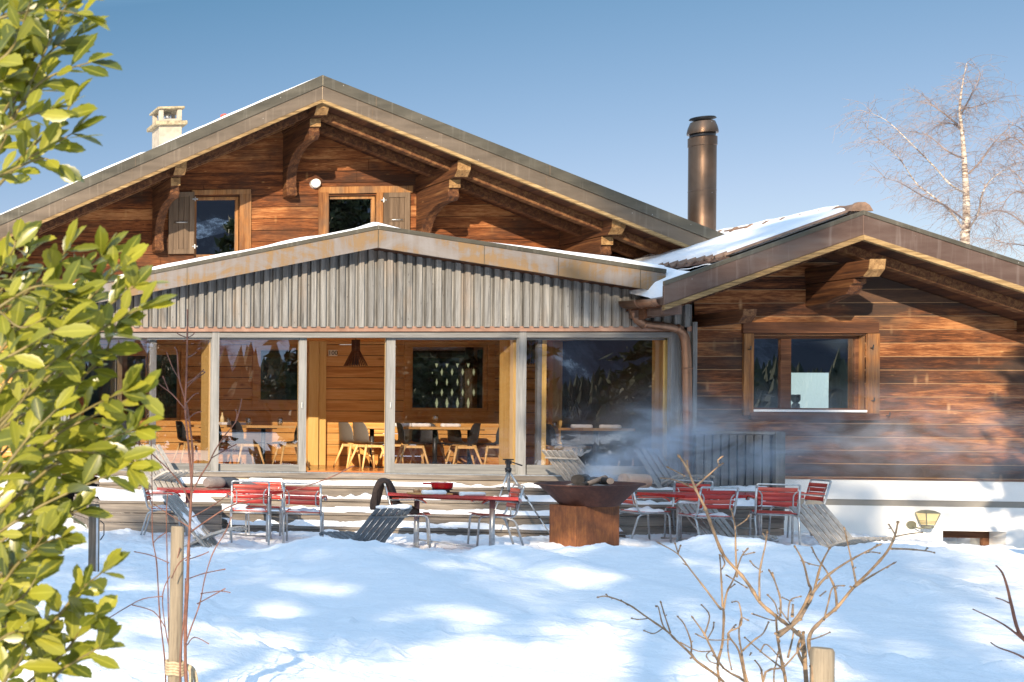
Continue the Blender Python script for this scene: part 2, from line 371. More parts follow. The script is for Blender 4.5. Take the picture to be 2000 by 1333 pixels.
M['fur'] = plain('brown_fleece', (0.028, 0.019, 0.017), 0.95, nv=0.5, nsc=40, bumpd=0.01)
M['grey_felt'] = plain('grey_felt', (0.19, 0.165, 0.155), 0.95, nv=0.2, nsc=40, bumpd=0.004)
M['navy_felt'] = plain('navy_felt', (0.035, 0.042, 0.055), 0.95, nv=0.3, nsc=40, bumpd=0.004)
M['bread'] = plain('bread_crust', (0.46, 0.30, 0.16), 0.8, nv=0.3, nsc=20, bumpd=0.006)
M['board'] = plain('chopping_board', (0.52, 0.27, 0.09), 0.5, nv=0.15)
M['bowl_wood'] = plain('dark_wood_bowl', (0.10, 0.05, 0.025), 0.45, nv=0.2)
M['rope'] = plain('jute_rope', (0.46, 0.36, 0.23), 0.95, nv=0.3, nsc=50, bumpd=0.006)
M['log'] = plain('split_log', (0.34, 0.23, 0.16), 0.9, nv=0.35, nsc=8, bumpd=0.01)
M['log_end'] = plain('sawn_log', (0.55, 0.38, 0.27), 0.9, nv=0.2, nsc=12, bumpd=0.004)
M['char'] = plain('charred_log', (0.030, 0.026, 0.024), 0.9, nv=0.6, nsc=14, bumpd=0.012)
M['ash'] = plain('ash', (0.22, 0.21, 0.20), 0.95, nv=0.4, nsc=22, bumpd=0.02)
M['bark'] = plain('shrub_bark', (0.25, 0.165, 0.095), 0.85, nv=0.5, nsc=18, bumpd=0.003, obj=False)
M['bark_red'] = plain('sapling_bark', (0.17, 0.075, 0.05), 0.8, nv=0.5, nsc=18, bumpd=0.003, obj=False)
M['pine_bark'] = plain('pine_bark', (0.13, 0.075, 0.045), 0.95, nv=0.5, nsc=6, bumpd=0.03, obj=False)
M['twig'] = plain('birch_twig', (0.23, 0.175, 0.155), 0.9, nv=0.3, nsc=3, obj=False)
M['sign'] = plain('cream_plate', (0.78, 0.70, 0.46), 0.5, nv=0.04)
M['ink'] = plain('black_paint', (0.02, 0.018, 0.016), 0.6)
M['picture'] = plain('blue_canvas', (0.03, 0.075, 0.095), 0.7, nv=0.5, nsc=3)
M['stem_green'] = plain('green_stem', (0.17, 0.135, 0.04), 0.5, nv=0.3, nsc=20, obj=False)
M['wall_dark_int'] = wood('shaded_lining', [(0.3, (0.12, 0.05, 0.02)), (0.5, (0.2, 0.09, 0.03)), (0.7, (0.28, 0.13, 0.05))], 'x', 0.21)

# birch bark
N = NM('birch_bark'); f = N.noise(N.pos(False, (3, 3, 9)), 1.4, 4, 0.6); N.col(N.ramp(f, [(0.40, (0.14, 0.09, 0.065)), (0.50, (0.42, 0.34, 0.27)), (0.62, (0.62, 0.54, 0.45))])); N.set(0.7); M['birch'] = N.m
# corten steel
def corten(name, a, b, c):
    N = NM(name)
    f = N.noise(N.pos(True, (1.5, 1.5, 1.0)), 2.2, 6, 0.68, 0.5); g = N.noise(N.pos(True, (9, 9, 2.2)), 3, 5, 0.7)
    k = N.math('ADD', N.math('MULTIPLY', f, 0.6), N.math('MULTIPLY', g, 0.4))
    N.col(N.ramp(k, [(0.34, a), (0.5, b), (0.66, c)])); N.set(0.72, 0.15, 0.35); N.bump(g, 0.003, 0.5); return N.m
M['corten'] = corten('rusted_steel', (0.10, 0.042, 0.024), (0.22, 0.082, 0.034), (0.38, 0.15, 0.048))
M['corten_dark'] = corten('dark_rusted_steel', (0.045, 0.022, 0.020), (0.085, 0.038, 0.030), (0.15, 0.065, 0.042))
# snow
def snow(name, fine=1.0):
    N = NM(name); v = N.pos(False)
    a = N.noise(v, 2.3, 5, 0.6); b = N.noise(v, 13.0, 5, 0.65); c = N.noise(v, 90.0, 2, 0.6)
    h = N.math('ADD', N.math('ADD', N.math('MULTIPLY', a, 0.35 * fine), N.math('MULTIPLY', b, 0.24 * fine)), N.math('MULTIPLY', c, 0.06))
    N.col(N.ramp(a, [(0.3, (0.83, 0.85, 0.88)), (0.7, (0.90, 0.90, 0.91))])); N.set(0.72, 0, 0.25)
    N.b.inputs['Subsurface Weight'].default_value = 0.0
    N.bump(h, 0.10, 0.9); return N.m
M['snow'] = snow('snow', 1.0); M['snow_clump'] = snow('snow_clump', 0.8)
# glass: mostly lets light through, mirrors more at grazing angles
def glass(name, tint=(0.95, 0.97, 0.96), gain=1.9, base=0.045, rough=0.0):
    N = NM(name)
    lw = N.n('LayerWeight'); f5 = N.math('POWER', lw.outputs['Facing'], 5.0); lw.inputs[0].default_value = 0.5
    geo = N.n('NewGeometry'); vm = N.n('VectorMath', operation='DOT_PRODUCT'); N.l(geo.outputs['Normal'], vm.inputs[0]); N.l(geo.outputs['Incoming'], vm.inputs[1])
    ca = N.math('ABSOLUTE', vm.outputs['Value']); f5 = N.math('POWER', N.math('SUBTRACT', 1.0, ca), 5.0)
    fr = N.math('MINIMUM', N.math('MULTIPLY', N.math('ADD', base, N.math('MULTIPLY', f5, 1 - base)), gain), 1.0)
    tr = N.n('BsdfTransparent'); tr.inputs[0].default_value = (*tint, 1)
    gl = N.n('BsdfGlossy'); gl.inputs[0].default_value = (1, 1, 1, 1); gl.inputs['Roughness'].default_value = rough
    mx = N.n('MixShader'); N.l(fr, mx.inputs[0]); N.l(tr.outputs[0], mx.inputs[1]); N.l(gl.outputs[0], mx.inputs[2]); N.l(mx.outputs[0], N.out.inputs[0])
    return N.m
M['glass'] = glass('door_glass', (0.82, 0.81, 0.84), 4.6, 0.05)
M['glass_win'] = glass('window_glass', (0.85, 0.90, 0.92), 6.0, 0.06)
M['glass_thin'] = glass('drinking_glass', (0.88, 0.90, 0.88), 2.5, 0.08)
# foliage
def leafmat(name, stops, trans, rough=0.38, tw=0.35):
    N = NM(name); g = N.n('NewGeometry')
    f = N.math('ADD', N.math('MULTIPLY', g.outputs['Random Per Island'], 0.75), N.math('MULTIPLY', N.noise(N.pos(False), 4.0, 2), 0.25))
    at = N.n('Attribute'); at.attribute_name = 'rib'
    N.col(N.mix(N.ramp(at.outputs['Fac'], [(0.86, 0.0), (1.0, 0.5)]), N.ramp(f, stops), tuple(min(1, q * 1.5 + 0.03) for q in stops[-1][1]))); N.set(rough, 0, 0.5)
    tl = N.n('BsdfTranslucent'); tl.inputs[0].default_value = (*trans, 1)
    mx = N.n('MixShader'); mx.inputs[0].default_value = tw
    N.l(N.b.outputs[0], mx.inputs[1]); N.l(tl.outputs[0], mx.inputs[2]); N.l(mx.outputs[0], N.out.inputs[0])
    return N.m
M['leaf'] = leafmat('evergreen_leaf', [(0.12, (0.040, 0.060, 0.013)), (0.42, (0.14, 0.155, 0.018)), (0.90, (0.33, 0.315, 0.036))], (0.36, 0.35, 0.02), 0.32, 0.26)
M['needle'] = leafmat('conifer_needle', [(0.2, (0.016, 0.030, 0.012)), (0.6, (0.035, 0.055, 0.018)), (0.9, (0.06, 0.075, 0.024))], (0.04, 0.06, 0.015), 0.6, 0.12)
# far mountain: rock and snow by slope
N = NM('alpine_rock'); g = N.n('NewGeometry'); sx = N.n('SeparateXYZ'); N.l(g.outputs['Normal'], sx.inputs[0])
nf = N.noise(N.pos(False, (0.05, 0.03, 0.02), (0, 0.5, 0)), 1.0, 10, 0.78); nf2 = N.noise(N.pos(False, (0.012, 0.012, 0.02)), 1.0, 6, 0.65)
k = N.math('ADD', N.math('MULTIPLY', sx.outputs[2], 0.55), N.math('MULTIPLY', N.math('ADD', nf, nf2), 0.42))
N.col(N.ramp(k, [(0.80, (0.05, 0.052, 0.07)), (0.865, (0.16, 0.17, 0.21)), (0.90, (0.88, 0.90, 0.95))])); N.set(0.9); M['alp'] = N.m
N = NM('far_forest'); nf = N.noise(N.pos(False, (0.2, 0.2, 0.1)), 1.0, 5, 0.7); N.col(N.ramp(nf, [(0.35, (0.02, 0.03, 0.02)), (0.7, (0.07, 0.085, 0.06))])); N.set(0.9); M['forest'] = N.m
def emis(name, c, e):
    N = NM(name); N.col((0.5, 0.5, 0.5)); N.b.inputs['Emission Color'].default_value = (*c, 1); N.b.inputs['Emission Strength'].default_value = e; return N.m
M['glow_lozenge'] = emis('daylight_glow', (0.85, 0.85, 0.42), 0.55)  # glow standing in for daylight behind the lozenges

# ================================================================== THE GROUND
CREST = [(-200,1085),(300,1085),(400,1086),(440,1080),(470,1074),(520,1062),(560,1052),(600,1043),(640,1040),(665,1046),(700,1054),(745,1052),(780,1060),(830,1068),(880,1075),(910,1076),(940,1066),(965,1060),(1000,1058),(1030,1064),(1060,1070),(1090,1068),(1120,1066),(1150,1060),(1200,1057),(1240,1060),(1300,1061),(1340,1052),(1390,1040),(1430,1044),(1480,1052),(1540,1058),(1580,1063),(1640,1068),(1690,1058),(1740,1053),(1790,1060),(1830,1068),(1860,1073),(1900,1066),(1960,1063),(2010,1078),(2200,1090)]
YC = -6.6
_cx = []; _cz = []
for (x, y) in CREST:
    p = P(x, y, YC); _cx.append(p.x); _cz.append(p.z)
_cx = np.array(_cx); _cz = np.array(_cz)
_ga = G(395, 1222); _gb = G(700, 1340)
_gd = Vector((_gb.x - _ga.x, _gb.y - _ga.y)).normalized()
def ground(X, Y):
    X = np.asarray(X, float); Y = np.asarray(Y, float)
    # light and dark patches come from real bumps: broad drifts, trodden lumps, wind ripples
    base = 0.10 * (fbm(X * 0.35, Y * 0.35, 3, 3) - 0.5) + 0.09 * (fbm(X * 0.9 + 0.4 * Y, Y * 1.2, 4, 11) - 0.5) + 0.045 * (fbm(X * 3.1, Y * 4.0, 4, 23) - 0.5)
    foot = np.clip(fbm(X * 2.2, Y * 2.2, 2, 41) - 0.56, 0, 1) * -0.28
    lump = np.clip(fbm(X * 5.5, Y * 5.5, 3, 33) - 0.5, 0, 1) * 0.26 * np.clip(fbm(X * 0.8, Y * 0.8, 2, 34) * 3 - 1.2, 0, 1)
    z = base + foot + lump + 0.022 * (fbm(X * 11, Y * 11, 2, 35) - 0.5) * np.clip(fbm(X * 0.6, Y * 0.6, 2, 36) * 3 - 0.9, 0, 1)
    cz = np.interp(X, _cx, _cz)
    cz = cz + 0.03 * (fbm(X * 4, Y * 4, 3, 5) - 0.5)
    d = Y - YC
    prof = np.where(d > 0, np.exp(-(d / 0.75) ** 2), np.exp(-(np.abs(d) / 3.4) ** 1.7))
    amp = np.clip(cz, 0.0, 1.0)
    z = z * (1 - 0.75 * prof) + amp * prof + prof * (0.05 * (fbm(X * 4, Y * 4, 3, 9) - 0.5) + 0.10 * np.clip(fbm(X * 9, Y * 9, 3, 10) - 0.52, 0, 1)) * np.clip((Y + 8.6) / 1.0, 0, 1)
    # raised drift bottom left with a ploughed edge
    s = (X - _ga.x) * (-_gd.y) + (Y - _ga.y) * _gd.x        # signed distance to the edge
    s = s + 0.12 * (fbm(X * 1.5, Y * 1.5, 3, 77) - 0.5)
    step = 1 / (1 + np.exp(np.clip(s / 0.07, -30, 30)))
    along = (X - _ga.x) * _gd.x + (Y - _ga.y) * _gd.y
    z = z + 0.16 * step * np.clip((along + 1.2) / 1.0, 0, 1)
    # terrace is trodden and lies low
    ter = np.clip((Y + 5.9) / 0.5, 0, 1)
    z = z * (1 - ter) + ter * (0.02 + 0.12 * np.clip(fbm(X * 2.6, Y * 2.6, 4, 51) - 0.42, 0, 1) + 0.14 * np.clip(fbm(X * 8, Y * 8, 3, 52) - 0.5, 0, 1))
    z = z - 0.62 * np.exp(-((X - 18.7) / 1.2) ** 2 - (np.minimum(Y + 0.4, 0) / 2.2) ** 2)
    return z
def axis_pts(lo, hi, step, far):
    a = list(np.arange(lo, hi + 1e-6, step)); s = step; x = hi
    while x < far: s *= 1.35; x += s; a.append(x)
    s = step; x = lo
    while x > -far: s *= 1.35; x -= s; a.insert(0, x)
    return np.array(a)
gx = axis_pts(-1.0, 20.5, 0.042, 2500); gy = axis_pts(-17.5, 0.2, 0.042, 2500)
XX, YY = np.meshgrid(gx, gy); ZZ = ground(XX, YY)
far = np.clip((np.hypot(XX - 8, YY + 8) - 30) / 40, 0, 1); ZZ = ZZ * (1 - far) - 0.05
nx, ny = len(gx), len(gy)
me = bpy.data.meshes.new('snow_ground')
vs = np.stack([XX, YY, ZZ], -1).reshape(-1, 3)
ii = (np.arange(ny - 1)[:, None] * nx + np.arange(nx - 1)[None, :]).reshape(-1)
fs = np.stack([ii, ii + 1, ii + nx + 1, ii + nx], 1)
me.from_pydata(vs.tolist(), [], fs.tolist()); me.materials.append(M['snow'])
me.polygons.foreach_set('use_smooth', [True] * len(me.polygons))
snow_ground = bpy.data.objects.new('snow_ground', me); COL.objects.link(snow_ground); tag(snow_ground, kind='structure')
def gz(x, y): return float(ground(np.array([x]), np.array([y]))[0]) - 0.05

# mountain across the valley (behind the camera, mirrored in the panes)
mx_ = np.linspace(-60, 1500, 150); my_ = np.linspace(-1300, -420, 70)
X2, Y2 = np.meshgrid(mx_, my_)
rid = 1 - np.abs(2 * fbm(X2 * 0.0045, Y2 * 0.0045, 6, 91, 0.55) - 1)
pro = np.clip((-420 - Y2) / 520, 0, 1)
Z2 = pro ** 0.85 * (330 + 210 * (rid - 0.5)) * np.clip((X2 + 60) / 260, 0, 1) + 30 * pro * (fbm(X2 * 0.03, Y2 * 0.03, 4, 93) - 0.5) - 3
me = bpy.data.meshes.new('mountain'); vs = np.stack([X2, Y2, Z2], -1).reshape(-1, 3); nx, ny = len(mx_), len(my_)
ii = (np.arange(ny - 1)[:, None] * nx + np.arange(nx - 1)[None, :]).reshape(-1)
me.from_pydata(vs.tolist(), [], np.stack([ii, ii + 1, ii + nx + 1, ii + nx], 1).tolist()); me.materials.append(M['alp'])
o = bpy.data.objects.new('mountain', me); COL.objects.link(o); tag(o, kind='structure')

# ================================================================== TREES BEHIND THE CAMERA (they throw the dappled shade)
def clump(mb, c, rad, n, rng, size=0.2, droop=0.0):
    for _ in range(n):
        d = Vector((rng.gauss(0, 1), rng.gauss(0, 1), rng.gauss(0, 0.55))); d.normalize()
        p = c + Vector((d.x, d.y, d.z * 0.6)) * rad * rng.uniform(0.2, 1) ** 0.6
        u = Vector((rng.gauss(0, 1), rng.gauss(0, 1), rng.gauss(0, 0.6) - droop)).normalized(); v = u.cross(Vector((rng.gauss(0, 1), rng.gauss(0, 1), rng.gauss(0, 1)))).normalized()
        a = size * rng.uniform(0.6, 1.3); b = a * rng.uniform(0.25, 0.5)
        mb.add([p - u * a, p + v * b, p + u * a, p - v * b], [(0, 1, 2, 3)])
def pine(x, y, h, crown0, spread, label, seed, dens=1.0, lean=0.0, needles=26, keep=0.62):
    rng = random.Random(seed); z0 = gz(x, y) if math.hypot(x - 8, y + 8) < 30 else -0.05
    root = thing('pine_tree', label, 'tree', (x, y, z0), 'conifers behind the camera')
    tr = MB(); pts = []; n = 9
    for i in range(n + 1):
        f = i / n; pts.append((x + lean * f * f + 0.1 * math.sin(4 * f + seed), y + 0.1 * math.cos(3 * f + seed), z0 - 0.1 + h * f))
    tr.tube(pts, [0.23 * (1 - 0.9 * i / n) for i in range(n + 1)], 9)
    cr = MB()
    k = 0; z = crown0
    while z < h - 0.2:
        f = (z - crown0) / (h - crown0); reach = spread * (math.sin(min(1, f * 1.25 + 0.28) * math.pi * 0.62) * (1 - f) ** 0.55 + 0.1)
        for b in range(rng.choice((3, 4))):
            an = k * 2.4 + rng.uniform(-0.4, 0.4); L = reach * rng.uniform(0.55, 1.15); k += 1
            p0 = Vector((x + lean * (z / h) ** 2, y, z0 + z)); p1 = p0 + Vector((math.cos(an) * L, math.sin(an) * L, L * rng.uniform(-0.12, 0.28)))
            tr.tube([p0, p0.lerp(p1, 0.5) + Vector((0, 0, 0.06)), p1], [0.05, 0.032, 0.012], 5)
            m_ = max(2, int(L / 0.42 * dens))
            for q in range(m_):
                c = p0.lerp(p1, (q + 0.8) / (m_ + 0.3)) + Vector((rng.uniform(-.25, .25), rng.uniform(-.25, .25), rng.uniform(-.1, .2)))
                if rng.random() < keep: clump(cr, c, rng.uniform(0.32, 0.56), needles, rng, 0.19, 0.1)
        z += rng.uniform(0.30, 0.46)
    tr.build('trunk', M['pine_bark'], root, True); cr.build('crown', M['needle'], root, fix=False)
    return root
_a0 = Vector((0.5225, 0.8526)); _q0 = Vector((0.8526, -0.5225))   # along the sunlight / across it
def aq(a, q): return (_a0.x * a + _q0.x * q, _a0.y * a + _q0.y * q)
for i, (a, q, h, c0, sp, dens, lab) in enumerate([
        (-35.5, 6.2, 13.8, 10.6, 2.2, 0.8, 'tall pine standing behind the viewpoint, westernmost of the row shading the snow'),
        (-36.0, 9.75, 15.0, 10.4, 2.1, 1.0, 'pine behind the viewpoint, next right of the drift-edge pine, dappling the middle snow'),
        (-37.0, 8.0, 14.6, 10.6, 2.3, 0.9, 'tall pine behind the viewpoint shading the snow below the drift edge'),
        (-35.0, 11.75, 24.4, 10.9, 2.7, 0.95, 'very tall pine behind the viewpoint mottling the pavilion front with shade'),
        (-36.5, 13.5, 15.0, 9.8, 2.3, 0.9, 'tall pine behind the viewpoint between two taller ones, shading the drift'),
        (-35.5, 15.6, 13.4, 8.4, 2.0, 0.7, 'tall pine behind the viewpoint shading the snow round the bare shrub'),
        (-36.5, 17.6, 14.4, 8.6, 1.9, 0.7, 'easternmost tall pine of the row behind the viewpoint shading the right hand snow'),
        (-39.5, 13.2, 23.0, 13.5, 2.3, 1.0, 'very tall pine behind the viewpoint, its high crown mottling the wing gable'),
        ]):
    x, y = aq(a, q); pine(x, y, h, c0, sp, lab, 40 + i, dens, 0.0, 26, 0.42 if q > 13 else 0.50)
def spruce(x, y, h, rad, label, seed):
    rng = random.Random(seed); root = thing('spruce_tree', label, 'tree', (x, y, -0.05), 'spruces mirrored in the glass')
    tr = MB().tube([(x, y, -0.1), (x, y, h * 0.6), (x, y, h)], [0.28, 0.15, 0.02], 8); cr = MB()
    z = 0.8
    while z < h - 0.2:
        Rr = rad * (1 - z / h) ** 0.85 + 0.12; nb = int(6 + Rr * 3)
        for b in range(nb):
            an = rng.uniform(0, 6.283); L = Rr * rng.uniform(0.7, 1.1)
            p0 = Vector((x, y, z)); p1 = Vector((x + math.cos(an) * L, y + math.sin(an) * L, z - L * rng.uniform(0.15, 0.42)))
            for q in range(max(2, int(L / 0.4))):
                c = p0.lerp(p1, (q + 1) / (max(2, int(L / 0.4)) + 0.2)); clump(cr, c, 0.30, 7, rng, 0.24, 0.5)
        z += 0.42
    tr.build('trunk', M['pine_bark'], root, True); cr.build('crown', M['needle'], root, fix=False)
for i, (x, y, h, r_, lab) in enumerate([
        (26.5, -31, 13.0, 3.3, 'big dark spruce mirrored in the sliding pane beside the doorway'),
        (33.2, -30, 12.0, 3.2, 'dark spruce mirrored in the right hand pavilion pane'),
        (24.0, -62, 13.0, 3.0, 'distant spruce mirrored in the left hand pavilion panes'),
        (24.8, -33.5, 21.0, 4.0, 'spruce mirrored in the small upper window beside the round lamp')]):
    spruce(x, y, h, r_, lab, 80 + i)
x, y = aq(-2.2, 16.55); spruce(x, y, 7.9, 1.75, 'young spruce just outside the right edge, its shadow falling on the larch wall', 91)
# dark wood across the meadow, a far-off mass
fw = MB(); rng = random.Random(5)
for i in range(3600):
    x = rng.uniform(-20, 620); y = -270 - 0.10 * x + rng.uniform(-60, 60); h = rng.uniform(6, 15) * (0.75 + 0.5 * math.sin(x * 0.021) ** 2); r = h * rng.uniform(0.16, 0.26)
    for k in range(5):
        z0 = h * (0.05 + 0.17 * k); z1 = min(h, z0 + h * 0.30); rk = r * (1 - 0.17 * k) * rng.uniform(0.75, 1.2); a = rng.uniform(0, 3); ox, oy = rng.uniform(-.15, .15) * r, rng.uniform(-.15, .15) * r
        n0 = [(x + ox + rk * rng.uniform(.7, 1.3) * math.cos(a + q * 1.2566), y + oy + rk * math.sin(a + q * 1.2566), z0 + rng.uniform(-.06, .06) * h) for q in range(5)]
        fw.add(n0 + [(x, y, z1)], [(q, (q + 1) % 5, 5) for q in range(5)])
tag(fw.build('distant_wood', M['forest'], None, fix=False), 'dark spruce wood across the valley mirrored in the panes', 'wood', kind='stuff')

# ================================================================== BUILDINGS
YP, YMW, YMF, YWW, YWF, YPF = 0.0, 3.2, 1.5, 0.3, -1.0, -0.42

def clip_conv(poly, conv):
    """Sutherland-Hodgman, conv counter-clockwise"""
    out = list(poly)
    for i in range(len(conv)):
        a = conv[i]; b = conv[(i + 1) % len(conv)]; inp = out; out = []
        def side(p): return (b[0]-a[0]) * (p[1]-a[1]) - (b[1]-a[1]) * (p[0]-a[0])
        for j in range(len(inp)):
            p = inp[j]; q = inp[(j + 1) % len(inp)]; sp, sq = side(p), side(q)
            if sp >= 0: out.append(p)
            if sp * sq < 0:
                t = sp / (sp - sq); out.append((p[0] + (q[0]-p[0]) * t, p[1] + (q[1]-p[1]) * t))
        if len(out) < 3: return []
    return out
def plank_wall(mb, conv, holes, y, bh, th=0.05, joint=None, rng=None, gap=0.0055):
    zs = [p[1] for p in conv]; xs = [p[0] for p in conv]
    x0, x1 = min(xs) - 0.01, max(xs) + 0.01
    k = math.floor(min(zs) / bh)
    while k * bh < max(zs):
        cuts = {k * bh, (k + 1) * bh}
        for (a, b, c, d) in holes:
            for e in (c, d):
                if k * bh < e < (k + 1) * bh: cuts.add(e)
        cuts = sorted(cuts)
        for za, zb in zip(cuts[:-1], cuts[1:]):
            iv = [(x0, x1)]
            for (a, b, c, d) in holes:
                if c < zb - 1e-5 and d > za + 1e-5:
                    iv = [s for (p, q) in iv for s in ((p, min(q, a)), (max(p, b), q)) if s[1] - s[0] > 0.004]
            for (p, q) in iv:
                segs = [(p, q)]
                if joint:
                    segs = []; cur = p
                    while q - cur > joint * 1.4:
                        e = cur + joint * rng.uniform(0.6, 1.3); segs.append((cur, e - 0.006)); cur = e
                    segs.append((cur, q))
                for (sa, sb) in segs:
                    ga = gap if abs(za / bh - round(za / bh)) < 1e-4 else 0; gb_ = gap if abs(zb / bh - round(zb / bh)) < 1e-4 else 0
                    pl = clip_conv([(sa, za + ga), (sb, za + ga), (sb, zb - gb_), (sa, zb - gb_)], conv)
                    if len(pl) >= 3: mb.prism(pl, y, y + th)
        k += 1
def slope_strip(mb, line, off0, off1, y0, y1):
    """line: list of (x, z); strip between vertical offsets below the line"""
    for (a, b) in zip(line[:-1], line[1:]):
        mb.prism([(a[0], a[1] - off1), (b[0], b[1] - off1), (b[0], b[1] - off0), (a[0], a[1] - off0)], y0, y1)
    return mb
def lerp_line(line, x):
    for (a, b) in zip(line[:-1], line[1:]):
        if a[0] <= x <= b[0] or (b is line[-1] and x > b[0]) or (a is line[0] and x < a[0]):
            return a[1] + (b[1] - a[1]) * (x - a[0]) / (b[0] - a[0])
def snow_cap(line, x0, x1, y0, y1, hf, step=0.12, lip=0.02):
    """snow lying on a roof edge: rounded front, uneven thickness"""
    mb = MB(); xs = np.arange(x0, x1 + step, step); ys = [y0 - lip, y0 - lip + 0.015, y0 + 0.06, y0 + 0.25, y1]
    pr = [0.0, 0.55, 0.95, 1.0, 1.0]
    def f(x, y):
        z = lerp_line(line, x); h = max(0.0, hf(x)); k = pr[ys.index(y)]
        return (x, y, z - 0.01 + (h * k if h > 0 else -0.05))
    mb.grid(list(xs), ys, f); return mb
def ext(a, b, px, Y):                       # continue the line a-b to pixel column px on plane Y
    X = P(px, 800, Y).x; t = (X - a[0]) / (b[0] - a[0]); return (X, a[1] + (b[1] - a[1]) * t)
def xz(x, y, Y): p = P(x, y, Y); return (p.x, p.z)
def ring(mb, x0, x1, z0, z1, wd, y0, y1, top=None, bot=None):
    t = wd if top is None else top; b = wd if bot is None else bot
    mb.box(x0, x0 + wd, y0, y1, z0, z1); mb.box(x1 - wd, x1, y0, y1, z0, z1)
    mb.box(x0 + wd, x1 - wd, y0, y1, z1 - t, z1); mb.box(x0 + wd, x1 - wd, y0, y1, z0, z0 + b)

# ---------------------------------------------------------------- the old chalet
chalet = thing('chalet', 'large old timber chalet with broad copper edged gable rising behind the glazed pavilion', 'house', P(629, 925, YMW))
mA = xz(629, 148, YMF); mL = ext(mA, xz(0, 421, YMF), -170, YMF); mR = ext(mA, xz(1341, 430, YMF), 1445, YMF)
mline = [mL, mA, mR]
roof = slope_strip(MB(), mline, 0.015, 0.40, YMF + 0.03, 15.0).build('roof', M['tile'], chalet)
slope_strip(MB(), mline, -0.005, 0.185, YMF - 0.03, YMF + 0.02).build('verge_cap', M['fascia_cap'], roof, bevel=0.006)
slope_strip(MB(), mline, 0.187, 0.425, YMF - 0.012, YMF + 0.025).build('fascia', M['fascia_main'], roof, bevel=0.005)
slope_strip(MB(), mline, 0.427, 0.485, YMF - 0.03, YMF + 0.03).build('verge_trim', M['trim'], roof, bevel=0.004)
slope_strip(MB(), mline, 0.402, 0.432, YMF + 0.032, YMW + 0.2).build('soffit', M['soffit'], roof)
bj = MB()
for yy in (YMF + 0.42, YMF + 1.02): slope_strip(bj, mline, 0.434, 0.60, yy, yy + 0.13)
bj.build('barge_rafter', M['beam_old'], roof, bevel=0.008)
# seams across the copper
for px in (263, 732, 1072):
    sm = MB(); x = P(px, 400, YMF).x; z = lerp_line(mline, x); sm.box(x - 0.006, x + 0.006, YMF - 0.036, YMF - 0.03, z - 0.18, z)
    sm.box(x - 0.05, x - 0.038, YMF - 0.018, YMF - 0.012, z - 0.42, z - 0.19); sm.build('seam', M['fascia_main'], roof)
def hmain(x):
    px_ = x
    n = float(fbm(np.array([x * 0.7]), np.array([3.0]), 3, 61)[0]); n2 = float(fbm(np.array([x * 3.0]), np.array([7.0]), 2, 62)[0])
    base = 0.045 if x < mA[0] else 0.03
    e = 0.03 if x < mA[0] - 3 else 0
    return base * 1.6 * (n - 0.28) * 2 + 0.02 * (n2 - 0.5) + e
snow_cap(mline, mL[0], mR[0], YMF + 0.0, 12.0, hmain, 0.1).build('roof_snow', M['snow_clump'], roof, True, fix=False)
# upper gable wall with window openings
def rect(px0, py0, px1, py1, Y):
    a = P(px0, py0, Y); b = P(px1, py1, Y); return (a.x, b.x, b.z, a.z)
wA, wB = rect(380, 385, 467, 502, YMW), rect(640, 383, 734, 502, YMW)
conv = [(mL[0] - 0.3, 3.35), (mR[0] - 0.4, 3.35), (mR[0] - 0.4, max(3.36, lerp_line(mline, mR[0] - 0.4) - 0.43)), (mA[0], mA[1] - 0.43), (mL[0] + 0.9, lerp_line(mline, mL[0] + 0.9) - 0.43)]
conv = [(mL[0] + 0.9, 3.35)] + conv[1:]
wm = MB(); plank_wall(wm, conv, [wA, wB], YMW, 0.222, 0.10, 4.2, random.Random(3))
wall = wm.build('gable_wall', M['siding_main'], chalet, bevel=0.006)
bk = MB(); plank_wall(bk, conv, [wA, wB], YMW + 0.02, 2.0, 0.06, gap=0); bk.build('wall_backing', M['dark_wood'], wall)
MB().box(mL[0] + 0.9, P(88, 600, YP).x, YMW + 0.01, YMW + 0.1, -0.2, 3.35).build('plaster_wall', M['plaster'], chalet)
MB().box(mL[0] + 0.9, mL[0] + 1.0, YMW + 0.1, 14.0, -0.2, lerp_line(mline, mL[0] + 0.9) - 0.41).build('side_wall', M['siding_main'], chalet)
MB().prism([(mL[0] + 1.0, 0), (mR[0] - 0.4, 0), (mR[0] - 0.4, 3.0), (mA[0], mA[1] - 0.43), (mL[0] + 1.0, lerp_line(mline, mL[0] + 1.0) - 0.43)], 13.9, 14.0).build('rear_wall', M['siding_main'], chalet)

